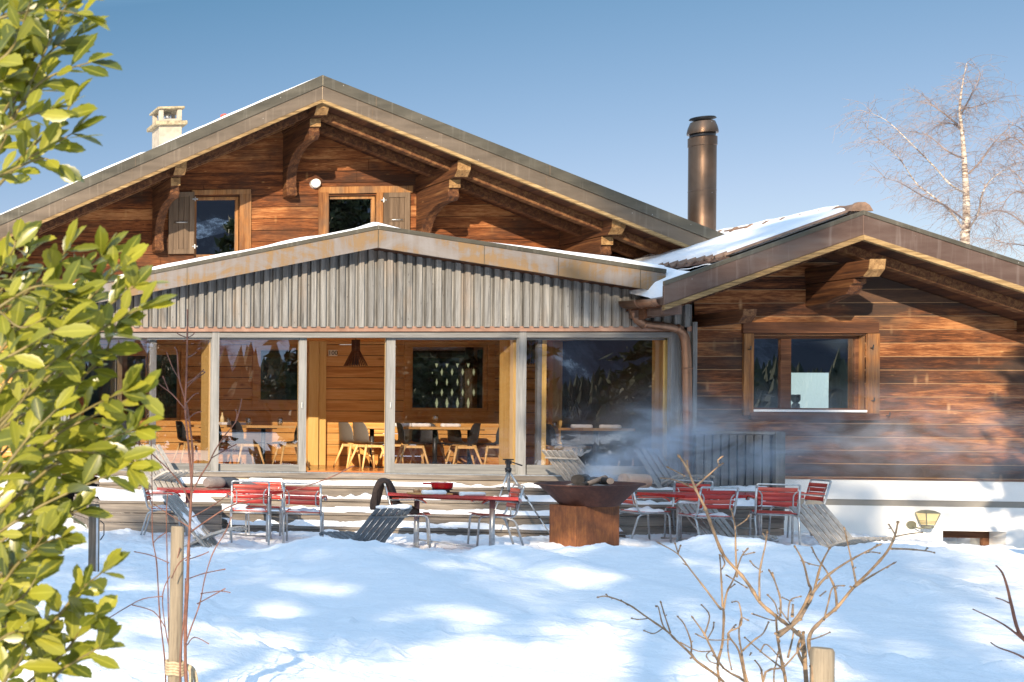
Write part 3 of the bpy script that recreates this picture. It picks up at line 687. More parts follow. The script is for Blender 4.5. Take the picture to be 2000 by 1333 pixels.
def casement(parent, r, Y, depth, fmat, name='window', fr=0.055, mull=None, pane_mat='glass_win', room=1.2, room_mat='dark_room'):
    x0, x1, z0, z1 = r; f = MB(); y0, y1 = Y + depth, Y + depth + 0.06
    ring(f, x0, x1, z0, z1, fr, y0, y1)
    if mull:
        for mxx, wdt in mull: f.box(mxx - wdt / 2, mxx + wdt / 2, y0 - 0.004, y1 + 0.002, z0 + fr, z1 - fr)
    wobj = f.build(name, fmat, parent, bevel=0.004)
    MB().box(x0 + fr * 0.6, x1 - fr * 0.6, y0 + 0.028, y0 + 0.030, z0 + fr * 0.6, z1 - fr * 0.6)
    g = MB().add([(x0 + fr * .6, y0 + .03, z0 + fr * .6), (x1 - fr * .6, y0 + .03, z0 + fr * .6), (x1 - fr * .6, y0 + .03, z1 - fr * .6), (x0 + fr * .6, y0 + .03, z1 - fr * .6)], [(0, 1, 2, 3)])
    g.build('pane', M[pane_mat], wobj, fix=False)
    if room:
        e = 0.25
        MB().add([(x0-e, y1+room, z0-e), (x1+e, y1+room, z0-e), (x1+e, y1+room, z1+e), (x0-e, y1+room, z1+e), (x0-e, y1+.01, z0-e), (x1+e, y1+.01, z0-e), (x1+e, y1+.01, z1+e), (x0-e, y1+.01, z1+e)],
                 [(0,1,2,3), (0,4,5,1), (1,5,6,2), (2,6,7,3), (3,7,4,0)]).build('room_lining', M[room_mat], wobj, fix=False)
    return wobj
def casing(mb, px0, py0, px1, py1, Y, y0, y1):
    a = P(px0, py0, Y); b = P(px1, py1, Y); mb.box(a.x, b.x, Y + y0, Y + y1, b.z, a.z)
wo = casement(chalet, wA, YMW, 0.05, M['frame_wood'])
c = MB(); casing(c, 468, 380, 489, 505, YMW, -0.035, 0.03); casing(c, 374, 372, 489, 379.7, YMW, -0.03, 0.03); c.build('casing', M['frame_wood'], wo, bevel=0.005)
wo2 = casement(chalet, wB, YMW, 0.05, M['frame_wood'])
c = MB(); casing(c, 622, 377, 640, 505, YMW, -0.035, 0.03); casing(c, 735, 377, 746, 505, YMW, -0.035, 0.03); casing(c, 622, 366, 806, 376.7, YMW, -0.025, 0.03); c.build('casing', M['frame_wood'], wo2, bevel=0.005)
def shutter(px0, py0, px1, py1, slot_py):
    a = P(px0, py0, YMW); b = P(px1, py1, YMW); x0, x1, z0, z1 = a.x, b.x, b.z, a.z; y = YMW - 0.075
    s = MB(); ring(s, x0, x1, z0, z1, 0.09, y, y + 0.04)
    n = 3; w_ = (x1 - x0 - 0.18) / n
    for i in range(n): s.box(x0 + 0.09 + i * w_ + 0.003, x0 + 0.09 + (i + 1) * w_ - 0.003, y + 0.016, y + 0.035, z0 + 0.09, z1 - 0.09)
    zc = P(px0, slot_py, YMW).z; s.box(x0 + 0.1, x1 - 0.1, y + 0.006, y + 0.0155, zc - 0.035, zc + 0.03)
    o = s.build('shutter', M['shutter'], chalet, bevel=0.004)
    MB().tube([(x0 + 0.13, y - 0.002, zc), (x1 - 0.13, y - 0.002, zc)], 0.012, 8).build('shutter_bar', M['steel'], o, True)
    for zz in (z1 - 0.14, z0 + 0.14):
        h = MB(); xx = x1 + 0.01 if px0 < 500 else x0 - 0.01
        h.box(xx - 0.05, xx + 0.05, y - 0.006, y - 0.001, zz - 0.012, zz + 0.012); h.tube([(xx, y - 0.004, zz - 0.04), (xx, y - 0.004, zz + 0.04)], 0.011, 6); h.build('hinge', M['steel'], o)
shutter(328, 377, 377, 497, 436); shutter(747, 378, 797, 447 + 30, 431)

def bracket(parent, Yw, px, py_bot, reach, wd=0.21, bh=0.27, console=1.0, mat='beam_old', tip='beam_end'):
    """purlin running out under the roof with a stepped corbel and a curved console beneath; py_bot: underside of the beam at the wall"""
    c_ = P(px, py_bot, Yw); x0, x1, zb = c_.x, c_.x + wd, c_.z
    y = Yw
    b = MB(); b.prism([(y, zb), (y - reach + 0.10, zb), (y - reach, zb + 0.10), (y - reach - 0.02, zb + bh), (y, zb + bh)], x0, x1, 'x')
    o = b.build('purlin_bracket', M[mat], parent, bevel=0.012)
    MB().prism([(y - reach + 0.098, zb - 0.003), (y - reach - 0.003, zb + 0.10), (y - reach - 0.024, zb + bh + 0.002), (y - reach - 0.012, zb + bh + 0.002), (y - reach + 0.012, zb + 0.10), (y - reach + 0.10, zb + 0.012)], x0 - 0.002, x1 + 0.002, 'x').build('beam_tip', M[tip], o)
    if console:
        k = console; r2 = reach * 0.80
        pr = [(0, 0), (-r2, 0), (-r2, -0.15), (-r2 + 0.05, -0.17), (-r2 + 0.05, -0.20), (-r2 + 0.02, -0.30), (-r2 + 0.10, -0.37), (-r2 + 0.24, -0.36)]
        n = 7
        for i in range(n + 1):
            t = i / n; a = t * math.pi / 2
            pr.append((-(r2 - 0.24) + (r2 - 0.24 - 0.20) * math.sin(a), -0.36 - (0.62 * k - 0.0) * (1 - math.cos(a))))
        zl = pr[-1][1]
        pr += [(-0.20, zl - 0.18 * k), (-0.25, zl - 0.34 * k), (-0.24, zl - 0.38 * k), (0, zl - 0.40 * k)]
        xm = 0.015
        MB().prism([(y + u, zb - 0.006 + v) for u, v in pr], x0 + xm, x1 - xm, 'x').build('console', M[mat], o, bevel=0.012)
        MB().prism([(y - r2 - 0.003, zb - 0.155), (y - r2 - 0.003, zb - 0.012), (y - r2 + 0.01, zb - 0.012), (y - r2 + 0.01, zb - 0.155)], x0 + xm - 0.002, x1 - xm + 0.002, 'x').build('corbel_end', M[tip], o)
    return o
bracket(chalet, YMW, 296, 370, 1.55, 0.19, 0.26, 0.85)
bracket(chalet, YMW, 551, 262, 1.62, 0.21, 0.27, 0.85)
bracket(chalet, YMW, 811, 374, 1.55, 0.21, 0.27, 0.85)
bracket(chalet, YMW, 1092, 480, 1.55, 0.21, 0.26, 0.7)
bracket(chalet, YMW, 22, 470, 1.5, 0.19, 0.24, 0.6)
# stone chimney
Yc = 5.5
def pb(mb, px0, py0, px1, py1, Y, dep, grow=0.0):
    a = P(px0, py0, Y); b = P(px1, py1, Y); mb.box(a.x - grow, b.x + grow, Y - grow, Y + dep + grow, b.z, a.z)
ch = MB(); a = P(311, 246, Yc); b = P(355, 300, Yc); ch.box(a.x, b.x, Yc, Yc + 0.55, b.z - 0.9, a.z); chim = ch.build('chimney', M['stone'], roof, bevel=0.012)
a2 = P(311, 238, Yc); 
cs = MB(); cs.box(a.x - 0.09, b.x + 0.09, Yc - 0.09, Yc + 0.64, a.z, a.z + 0.085); cs.build('chimney_slab', M['lichen'], chim, bevel=0.015)
cp = MB(); zt = P(311, 214, Yc).z; zs = a.z + 0.085
for xx in (a.x, b.x - 0.09):
    for yy in (Yc, Yc + 0.46): cp.box(xx, xx + 0.09, yy, yy + 0.09, zs, zt)
cp.box(a.x + 0.001, b.x - 0.001, Yc + 0.001, Yc + 0.549, zs, zs + 0.06)
cp.build('chimney_pillar', M['stone'], chim, bevel=0.01)
MB().lathe([(0.085, 0), (0.085, 0.17)], ((a.x + b.x) / 2, Yc + 0.27, zs + 0.06), 16).build('chimney_pot', M['zinc'], chim, True)
MB().box(a.x - 0.045, b.x + 0.045, Yc - 0.05, Yc + 0.60, zt, zt + 0.05).build('chimney_cover', M['lichen'], chim, bevel=0.012)
# little clay finial on the roof line
p = P(438, 231, 3.4); MB().lathe([(0.05, -0.08), (0.045, 0.0), (0.07, 0.03), (0.07, 0.06), (0.03, 0.08)], (p.x, p.y, p.z), 10).build('clay_vent', M['red'], roof, True)

# lower storey wall = the pavilion's inner wall, pine boarded, with openings
ILx, IRx = P(104, 700, YP).x, P(1338, 700, YP).x
YB = YMW
hol = {'a': (160, 690, 290, 822), 'b': (300, 688, 352, 822), 'c': (505, 678, 602, 787), 'd': (802, 673, 952, 803), 'e': (1142, 640, 1320, 880)}
hr = {k: rect(*v, YB) for k, v in hol.items()}
lw_ = MB(); plank_wall(lw_, [(ILx - 2.6, 0.80), (IRx + 0.12, 0.80), (IRx + 0.12, 3.35), (ILx - 2.6, 3.35)], [hr[k] for k in hr if k != 'x'], YB, 0.21, 0.08)
lw_.build('inner_wall', M['pine'], chalet, bevel=0.006)
for k in 'abcd':
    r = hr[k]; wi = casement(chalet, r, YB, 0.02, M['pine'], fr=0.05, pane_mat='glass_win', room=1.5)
    c = MB(); ring(c, r[0] - 0.11, r[1] + 0.11, r[2] - 0.11, r[3] + 0.11, 0.11, YB - 0.03, YB + 0.02); c.build('casing', M['pine'], wi, bevel=0.004)
# dark screen with glowing lozenges laid on it in place of daylight, in the third inner window
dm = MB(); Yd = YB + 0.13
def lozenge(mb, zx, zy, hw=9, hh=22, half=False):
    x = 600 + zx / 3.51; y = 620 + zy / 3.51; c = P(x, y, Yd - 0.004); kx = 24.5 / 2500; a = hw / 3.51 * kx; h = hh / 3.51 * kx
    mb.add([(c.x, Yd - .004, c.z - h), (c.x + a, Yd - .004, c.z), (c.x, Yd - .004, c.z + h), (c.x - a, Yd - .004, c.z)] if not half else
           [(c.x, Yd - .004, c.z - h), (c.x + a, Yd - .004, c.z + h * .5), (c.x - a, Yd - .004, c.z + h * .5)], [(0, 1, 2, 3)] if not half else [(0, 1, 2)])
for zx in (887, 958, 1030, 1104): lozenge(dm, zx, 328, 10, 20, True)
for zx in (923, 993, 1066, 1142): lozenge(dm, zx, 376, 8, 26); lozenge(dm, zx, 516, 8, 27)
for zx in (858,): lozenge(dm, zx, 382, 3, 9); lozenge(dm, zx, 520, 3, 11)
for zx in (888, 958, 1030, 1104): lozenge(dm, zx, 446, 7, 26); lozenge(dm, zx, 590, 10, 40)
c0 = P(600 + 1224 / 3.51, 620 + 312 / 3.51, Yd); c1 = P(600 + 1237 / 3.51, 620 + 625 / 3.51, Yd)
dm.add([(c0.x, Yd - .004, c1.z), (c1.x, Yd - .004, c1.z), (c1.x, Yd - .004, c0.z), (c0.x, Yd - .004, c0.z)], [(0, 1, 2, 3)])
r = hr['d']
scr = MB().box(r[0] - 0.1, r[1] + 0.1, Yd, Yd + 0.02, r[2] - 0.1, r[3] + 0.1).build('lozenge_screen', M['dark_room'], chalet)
dm.build('lozenge_glow', M['glow_lozenge'], scr, fix=False)
# side room opening on the right: dark dining room with a picture
r = hr['e']; e0 = 0.0
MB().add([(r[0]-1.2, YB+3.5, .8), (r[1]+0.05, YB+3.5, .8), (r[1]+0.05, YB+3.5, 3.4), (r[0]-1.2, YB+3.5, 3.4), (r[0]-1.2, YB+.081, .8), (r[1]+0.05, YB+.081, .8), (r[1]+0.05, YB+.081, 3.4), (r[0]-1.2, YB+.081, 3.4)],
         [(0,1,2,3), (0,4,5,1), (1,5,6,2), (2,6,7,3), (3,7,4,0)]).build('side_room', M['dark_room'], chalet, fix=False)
for px0, px1 in ((1086, 1110), (1110, 1141)):
    a = P(px0, 650, YB - 0.25); b = P(px1, 650, YB - 0.25); ps = MB(); ps.box(a.x, b.x - 0.004, YB - 0.25 + (0.1 if px0 == 1086 else 0), YB - 0.004, 0.86, 3.2); ps.build('timber_post', M['pine_post'], chalet, bevel=0.006)
for px0, px1 in ((604, 624), (627, 642)):
    a = P(px0, 650, YB - 0.2); b = P(px1, 650, YB - 0.2); ps = MB(); ps.box(a.x, b.x - 0.004, YB - 0.2 + (0.08 if px0 > 610 else 0), YB - 0.004, 0.86, 3.2); ps.build('timber_post', M['pine_post'], chalet, bevel=0.006)

# ---------------------------------------------------------------- the glazed pavilion
pav = thing('glazed_pavilion', 'low glazed pavilion with silvered vertical cladding and shallow copper gable in front of the chalet', 'pavilion', (P(738, 925, YP).x, YP, 0.84))
pA = xz(738, 441, YPF); pL = ext(pA, xz(290, 530, YPF), 82, YPF); pR = xz(1300, 527, YPF); pline = [pL, pA, pR]
proof = slope_strip(MB(), pline, 0.02, 0.30, YPF + 0.03, YMW - 0.02).build('roof', M['fascia_cap'], pav)
slope_strip(MB(), pline, -0.005, 0.062, YPF - 0.025, YPF + 0.02).build('verge_cap', M['fascia_cap'], proof, bevel=0.004)
slope_strip(MB(), pline, 0.064, 0.36, YPF - 0.012, YPF + 0.025).build('fascia', M['fascia_pav'], proof, bevel=0.005)
MB().box(pR[0] - 0.005, pR[0] + 0.012, YPF + 0.03, YMW - 0.1, pR[1] - 0.36, pR[1] - 0.01).build('end_fascia', M['fascia_wing'], proof)
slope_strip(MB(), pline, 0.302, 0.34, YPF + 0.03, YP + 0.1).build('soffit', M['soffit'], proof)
for px in (738, 945, 1090, 1250, 365):
    sm = MB(); x = P(px, 500, YPF).x; z = lerp_line(pline, x); sm.box(x - 0.004, x + 0.004, YPF - 0.017, YPF - 0.012, z - 0.358, z - 0.066); sm.build('seam', M['fascia_cap'], proof)
xs1, xs2 = P(300, 500, YPF).x, P(860, 500, YPF).x
def hpav(x):
    n = float(fbm(np.array([x * 0.8]), np.array([13.0]), 3, 71)[0])
    if x < pA[0] - 0.1:
        k = max(0, min(1, (x - pL[0]) / 2.5)); return (0.012 + 0.085 * n * n * 2) * (0.6 + 0.4 * k)
    d = x - pA[0]
    a = max(0, 0.09 - 0.13 * d) if d < 0.8 else 0
    if d > 1.1: a = max(a, min(0.12, 0.03 + 0.03 * (d - 1.1)) * (0.5 + n * 0.8))
    return a - 0.006
snow_cap(pline, pL[0], pR[0], YPF + 0.0, YMW - 0.05, hpav, 0.08, 0.0).build('roof_snow', M['snow_clump'], proof, True, fix=False)
# cladding: boards on boards under the fascia
zb = P(700, 640, YP - 0.05).z
cx0, cx1 = P(100, 640, YP).x, P(1342, 640, YP).x
cl = MB(); per = 0.148; x = cx0; i = 0; rng = random.Random(12)
while x < cx1 - 0.05:
    ztop = lambda q: lerp_line(pline, min(q, pR[0])) - 0.33 if q < pR[0] - 0.02 else P(1320, 596, YP).z
    dz = rng.uniform(-0.006, 0.006)
    cl.prism([(x, zb + dz), (x + 0.074, zb + dz), (x + 0.074, ztop(x + 0.074)), (x, ztop(x))], YP - 0.105, YP - 0.045)
    cl.prism([(x + 0.062, zb + 0.004 + dz), (x + 0.142, zb + 0.004 + dz), (x + 0.142, ztop(x + 0.142)), (x + 0.062, ztop(x + 0.062))], YP - 0.044, YP - 0.02)
    x += per
cl.build('cladding', M['cladding'], pav)
MB().prism([(cx0, zb + 0.02), (cx1, zb + 0.02), (cx1, ztop(cx1) - 0.01), (pR[0], ztop(pR[0] - 0.03)), (pA[0], pA[1] - 0.32), (cx0, ztop(cx0))], YP - 0.018, YP + 0.1).build('gable_backing', M['ink'], pav)
# flashing strip, dark gap, header
z1, z2, z3 = P(700, 640.5, YP - 0.06).z, P(700, 648, YP - 0.06).z, P(700, 651, YP).z
MB().box(cx0, cx1 + 0.1, YP - 0.07, YP - 0.05, z2, z1 + 0.02).build('flashing', M['flashing'], pav)
hz0, hz1 = P(700, 660, YP).z, P(700, 650, YP).z
MB().box(cx0, P(1322, 655, YP).x, YP - 0.03, YP + 0.12, hz0, hz1).build('header_beam', M['grey_rail'], pav, bevel=0.004)
MB().box(cx0, cx1, YP + 0.0, YP + 0.12, hz1 + 0.001, z1).build('header_gap', M['dark_wood'], pav)
fz = 0.86
def vpost(px0, px1, name='post', deep=0.42):
    a, b = P(px0, 800, YP - 0.03).x, P(px1, 800, YP - 0.03).x
    o = MB().box(a, b, YP - 0.034, YP + 0.06, 0.80, hz1 + 0.02).build(name, M['grey_frame'], pav, bevel=0.004)
    if deep: MB().box(a + 0.004, b - 0.004, YP + 0.14, YP + 0.14 + deep, fz, 3.2).build('inner_post', M['pine_post'], o, bevel=0.004)
vpost(413.5, 427.5); vpost(1013, 1027.5)
vpost(1310, 1324, deep=0.30); vpost(122, 136)
# sliding doors
zr = P(700, 907, YP + 0.08).z; zsill = 0.845
def door(px0, px1, st0, st1, handle=None, y=0.075, railpy=907, inner0=None):
    ym = YP + y; a, b = P(px0, 800, ym).x, P(px1, 800, ym).x
    zr_ = P((px0 + px1) / 2, railpy, ym).z
    f = MB(); 
    if st0: f.box(a, P(px0 + st0, 800, ym).x, ym - 0.03, ym + 0.03, zsill, hz0 - 0.002)
    if st1: f.box(P(px1 - st1, 800, ym).x, b, ym - 0.03, ym + 0.03, zsill, hz0 - 0.002)
    ia = P(px0 + st0, 800, ym).x if st0 else a; ib = P(px1 - st1, 800, ym).x if st1 else b
    o = f.build('sliding_door', M['grey_frame'], pav, bevel=0.003) if (st0 or st1) else None
    rl = MB().box(ia, ib, ym - 0.026, ym + 0.026, zsill, zr_); rl.box(ia, ib, ym - 0.02, ym + 0.02, hz0 - 0.03, hz0 - 0.001)
    ro = rl.build('door_rail' if o else 'sliding_door', M['grey_rail'], o or pav, bevel=0.003)
    MB().add([(ia, ym, zr_), (ib, ym, zr_), (ib, ym, hz0 - 0.03), (ia, ym, hz0 - 0.03)], [(0, 1, 2, 3)]).build('pane', M['glass'], o or ro, fix=False)
    ins = MB()
    if st0: ins.box(a + 0.006, P(px0 + st0, 800, ym).x - 0.002, ym + 0.031, ym + 0.055, fz, hz0 - 0.002)
    if st1: ins.box(P(px1 - st1, 800, ym).x + 0.002, b - 0.006, ym + 0.031, ym + 0.055, fz, hz0 - 0.002)
    if ins.v: ins.build('stile_lining', M['pine_post'], o)
    if handle:
        h = P(handle, 792, ym - 0.032); MB().box(h.x - 0.012, h.x + 0.012, ym - 0.042, ym - 0.031, h.z - 0.05, h.z + 0.05).build('handle', M['steel'], o, bevel=0.006)
door(427.5, 597, 0, 14, 590, 0.10)
door(753, 1013, 17, 0, 763, 0.10)
door(1027.5, 1312, 0, 0, None, 0.16, 910)
door(286, 414, 0, 0, None, 0.05, 905)
door(136, 304, 0, 12, None, 0.16, 905)
a = P(1048, 800, 0.2); b = P(1066, 800, 0.2)
MB().box(a.x, a.x + 0.07, 0.185, 0.25, zsill, hz0 - 0.002).build('sash_post', M['grey_frame'], pav, bevel=0.004)
MB().box(a.x + 0.072, b.x, 0.185, 0.30, fz, hz0 - 0.002).build('sash_lining', M['pine_post'], pav, bevel=0.004)
# sill, floor, ceiling, sides
MB().box(cx0, cx1, YP - 0.10, YP + 0.15, 0.78, 0.842).build('sill', M['steel'], pav, bevel=0.006)
MB().box(cx0, P(1345, 900, YP).x, YP + 0.151, YMW + 0.5, 0.70, fz).build('floor', M['floor'], pav)
MB().box(cx0, P(1345, 640, YP).x, YP + 0.13, YMW - 0.004, 3.2, 3.24).build('ceiling', M['pine'], pav)
MB().box(cx0 + 0.02, cx0 + 0.1, YP + 0.16, YMW - 0.005, 0.70, 3.6).build('end_wall', M['pine'], pav)
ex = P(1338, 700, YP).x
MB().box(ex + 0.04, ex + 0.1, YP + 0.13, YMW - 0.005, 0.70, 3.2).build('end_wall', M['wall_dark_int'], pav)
# right corner boards beside the downpipe, left corner boards
for px0, px1, dy in ((1324.5, 1331, 0.0), (1331.5, 1339, -0.02), (1339.5, 1347, 0.0), (1348, 1356.5, -0.045)):
    a, b = P(px0, 800, YP - 0.04).x, P(px1, 800, YP - 0.04).x; cb = MB(); cb.box(a, b, YP - 0.05 + dy, YP + 0.1, 0.3, P(1340, 636, YP).z + (0.05 if dy < -0.03 else 0)); cb.build('corner_board', M['cladding'], pav, bevel=0.003)
for px0, px1, dy in ((86, 95, 0), (95.5, 104, -0.02), (104.5, 113, 0), (113.5, 121.5, -0.02)):
    a, b = P(px0, 800, YP - 0.04).x, P(px1, 800, YP - 0.04).x; cb = MB(); cb.box(a, b, YP - 0.05 + dy, YP + 0.1, 0.3, P(100, 640, YP).z); cb.build('corner_board', M['cladding'], pav, bevel=0.003)
MB().box(P(86, 800, YP).x, P(90, 800, YP).x, YP + 0.1, YMW, -0.1, 3.3).build('end_cladding', M['cladding'], pav)

# ---------------------------------------------------------------- the wing on the right
wing = thing('chalet_wing', 'single storey larch wing with copper edged gable, white base and one wide window', 'house', P(1680, 1000, YWW))
gA = xz(1685, 412, YWF); gL = ext(gA, xz(1294, 551, YWF), 1294, YWF); gR = ext(gA, xz(2000, 514, YWF), 2330, YWF); gline = [gL, gA, gR]
YB2 = 9.0
xe = P(1425, 495, YWF).x                      # eave of the tiled upper part of the left slope
_ze = lerp_line(gline, xe)
wr_ = slope_strip(MB(), [(xe, _ze), gA, gR], 0.02, 0.36, YWF + 0.03, YB2); slope_strip(wr_, [gL, (xe - 0.001, _ze)], 0.25, 0.36, YWF + 0.03, YB2)
wroof = wr_.build('roof', M['fascia_wing'], wing)
slope_strip(MB(), gline, -0.005, 0.062, YWF - 0.025, YWF + 0.02).build('verge_cap', M['fascia_cap'], wroof, bevel=0.004)
slope_strip(MB(), gline, 0.064, 0.365, YWF - 0.012, YWF + 0.025).build('fascia', M['fascia_wing'], wroof, bevel=0.005)
slope_strip(MB(), gline, 0.367, 0.445, YWF - 0.035, YWF + 0.03).build('verge_trim', M['trim'], wroof, bevel=0.004)
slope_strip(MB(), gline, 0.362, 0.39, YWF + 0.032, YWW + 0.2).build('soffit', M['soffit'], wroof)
bj = MB()
for yy in (YWF + 0.45, ): slope_strip(bj, gline, 0.392, 0.55, yy, yy + 0.14)
bj.build('barge_rafter', M['beam_old'], wroof, bevel=0.008)
tl = MB(); rng = random.Random(9)
def wz(x): return lerp_line(gline, x)
ny_ = 34; y0_ = YWF + 0.06
for j in range(ny_):                           # pan tiles running down the slope
    ya = y0_ + j * 0.21; 
    if ya > 6.5: break
    row = []
    for u, h in ((0.0, 0.05), (0.05, 0.085), (0.10, 0.05), (0.15, 0.032), (0.21, 0.05)): row.append((ya + u, h))
    for (u0, h0), (u1, h1) in zip(row[:-1], row[1:]):
        xa, xb = xe - rng.uniform(0, 0.02), gA[0]
        tl.add([(xa, u0, wz(xa) + h0), (xa, u1, wz(xa) + h1), (xb, u1, wz(xb) + h1), (xb, u0, wz(xb) + h0), (xa, u0, wz(xa) + h0 - 0.035), (xa, u1, wz(xa) + h1 - 0.035)], [(0, 1, 2, 3), (0, 4, 5, 1)])
tl.build('roof_tiles', M['tile'], wroof, fix=False)
MB().box(xe - 0.0, xe + 0.04, y0_, 6.5, wz(xe) - 0.30, wz(xe) + 0.028).build('eave_board', M['fascia_wing'], wroof)
rt = MB()
for j in range(12):                            # ridge tiles
    ya = YWF + 0.02 + j * 0.36
    prof = [(-0.16, -0.03), (-0.11, 0.06), (-0.05, 0.105), (0.05, 0.105), (0.11, 0.06), (0.16, -0.03)]
    for s_, y_, e in ((1.0, ya, 0), (1.0, ya + 0.06, 0), (0.84, ya + 0.07, 0), (0.84, ya + 0.37, 0)):
        rt.v += [(gA[0] + u * s_, y_, gA[1] + 0.03 + v_ * s_) for u, v_ in prof]
    n0 = len(rt.v) - 24
    for q in range(3):
        for k in range(5): rt.f.append((n0 + q*6 + k, n0 + q*6 + k + 1, n0 + (q+1)*6 + k + 1, n0 + (q+1)*6 + k))
    rt.f.append(tuple(n0 + k for k in range(6)))
rt.build('ridge_tile', M['tile'], wroof, fix=False)
# snow on the tiled slope
nu, nv = 90, 60; sn = MB(); us = np.linspace(y0_ + 0.05, 6.4, nu); vsx = np.linspace(xe - 0.01, gA[0] + 0.05, nv)
hh = fbm(us[:, None] * 1.2, vsx[None, :] * 1.2, 4, 101); h2 = fbm(us[:, None] * 5, vsx[None, :] * 1.3, 2, 105)
def sfn(u, v):
    i = int(np.argmin(np.abs(us - u))); j = int(np.argmin(np.abs(vsx - v))); t = (v - vsx[0]) / (vsx[-1] - vsx[0]); uu = (u - us[0])
    th = 0.085 + 0.07 * hh[i, j]
    th *= min(1, (uu + 0.02) / 0.12)
    edge = t - 0.02 - 0.05 * h2[i, 0]
    if edge < 0.03: th = min(th, 0.03 + 0.02 * h2[i, j] - 0.1 * max(0, -edge * 20))
    if t > 0.93 and uu < 0.35: th -= 0.12
    ridge = 0.055 * max(0, (t - 0.9) / 0.1)
    return (v, u, wz(min(v, gA[0])) + th + ridge * (0.6 + 0.6 * h2[i, j]))
sn.grid(list(us), list(vsx), sfn); sn.build('roof_snow', M['snow_clump'], wroof, True, fix=False)
sn = MB(); us2 = np.linspace(YWF + 0.1, 2.5, 40); vs2 = np.linspace(gL[0] + 0.06, xe - 0.03, 16)
def sf2(u, v):
    n = float(fbm(np.array([u * 1.5]), np.array([v * 1.5]), 3, 111)[0]); t = (v - vs2[0]) / (vs2[-1] - vs2[0])
    return (v, u, wz(v) - 0.25 + 0.30 * n * min(1, t * 5 + 0.1) * min(1, (1 - t) * 2.2 + 0.25) * min(1, (u - us2[0]) / 0.5 + 0.1) + (0.22 * min(1, (u + 0.6)) if u > -0.6 else -0.02))
sn.grid(list(us2), list(vs2), sf2); sn.build('valley_snow', M['snow_clump'], wroof, True, fix=False)
# wall
wx0, wx1 = P(1355, 800, YWW).x, P(2290, 800, YWW).x
zpl = P(1750, 938.5, YWW).z
wr = rect(1467, 655, 1690, 804, YWW)
conv = [(wx0, zpl), (wx1, zpl), (wx1, lerp_line(gline, wx1) - 0.40), (gA[0], gA[1] - 0.40), (wx0, lerp_line(gline, wx0) - 0.40)]
ww = MB(); plank_wall(ww, conv, [wr], YWW, 0.215, 0.10, 5.5, random.Random(8)); wwo = ww.build('wall', M['siding_wing'], wing, bevel=0.005)
bk = MB(); plank_wall(bk, conv, [wr], YWW + 0.006, 2.0, 0.06, gap=0); bk.build('wall_backing', plain('pale_sunlit_joint', (0.30, 0.175, 0.085), 0.8, obj=False), wwo)  # paler timber in the joints, also painting sun caught on the board ledges
MB().box(wx0, wx0 + 0.1, YWW + 0.101, YB2, 0.2, lerp_line(gline, wx0) - 0.38).build('side_wall', M['siding_wing'], wing)
# white base with a grey string course and a cellar window
bw = rect(1841, 1037, 1964, 1100, YWW + 0.02)
zb1, zb2 = P(1750, 977, YWW).z, P(1750, 989, YWW).z
pl = MB(); yy0 = YWW + 0.015
pl.box(wx0, wx1, yy0, YWW + 0.5, zb1, zpl - 0.002)
pl.box(wx0, bw[0], yy0, YWW + 0.5, -0.6, zb2); pl.box(bw[1], wx1, yy0, YWW + 0.5, -0.6, zb2); pl.box(bw[0], bw[1], yy0, YWW + 0.5, bw[3], zb2)
pl.build('base_wall', M['plaster'], wing)
MB().box(wx0, wx1, YWW + 0.035, YWW + 0.5, zb2, zb1).build('string_course', M['band'], wing)
fw_ = MB(); x0, x1, z0, z1 = bw; ring(fw_, x0, x1, z0, z1, 0.09, YWW + 0.30, YWW + 0.36, top=0.13)
o = fw_.build('cellar_window', M['dark_wood'], wing, bevel=0.004)
MB().add([(x0, YWW + .33, z0), (x1, YWW + .33, z0), (x1, YWW + .33, z1), (x0, YWW + .33, z1)], [(0, 1, 2, 3)]).build('pane', M['glass_win'], o, fix=False)
cu = MB()
for k in range(22):
    t = k / 21; cu.v += [(x0 + (x1 - x0) * t, YWW + 0.45 + 0.025 * math.sin(k * 1.9), z0), (x0 + (x1 - x0) * t, YWW + 0.45 + 0.025 * math.sin(k * 1.9), z1)]
    if k: cu.f.append((2*k - 2, 2*k, 2*k + 1, 2*k - 1))
cu.build('curtain', M['band'], o, True, fix=False)
# wide window
wi = casement(wing, wr, YWW, 0.13, M['dark_wood'], fr=0.05, mull=[(P(1535, 700, YWW + 0.13).x, 0.15)], room=0)
for q_ in ((1450, 652, 1468.5, 812), (1692, 652, 1714, 822)):
    c = MB(); casing(c, *q_, YWW, -0.04, 0.02); c.build('casing', M['frame_wood'], wi, bevel=0.006)
c = MB(); casing(c, 1448, 630, 1713, 651.5, YWW, -0.045, 0.02); c.build('lintel', M['dark_wood'], wi, bevel=0.006)
c = MB(); casing(c, 1466, 800, 1692, 806, YWW, -0.03, 0.13); c.build('sill', M['linen'], wi, bevel=0.004)
c = MB(); casing(c, 1462, 806.5, 1712, 822, YWW, -0.06, 0.02); c.build('apron', M['dark_wood'], wi, bevel=0.006)
c = MB(); x0, x1, z0, z1 = wr; c.box(x1 - 0.004, x1 + 0.03, YWW + 0.021, YWW + 0.13, z0, z1); c.box(x0 - 0.03, x0 + 0.004, YWW + 0.021, YWW + 0.13, z0, z1); c.box(x0, x1, YWW + 0.021, YWW + 0.13, z1 - 0.004, z1 + 0.03); c.build('reveal', M['frame_wood'], wi)
for px, py in ((1701, 680), (1703, 783), (1733, 812), (1462, 683)):
    q = P(px, py, YWW - 0.045); hk = MB(); hk.tube([(q.x, q.y + 0.01, q.z), (q.x, q.y - 0.05, q.z), (q.x, q.y - 0.05, q.z + 0.05)], 0.009, 6)
    hk.build('shutter_hook', M['steel_dark'], wi)
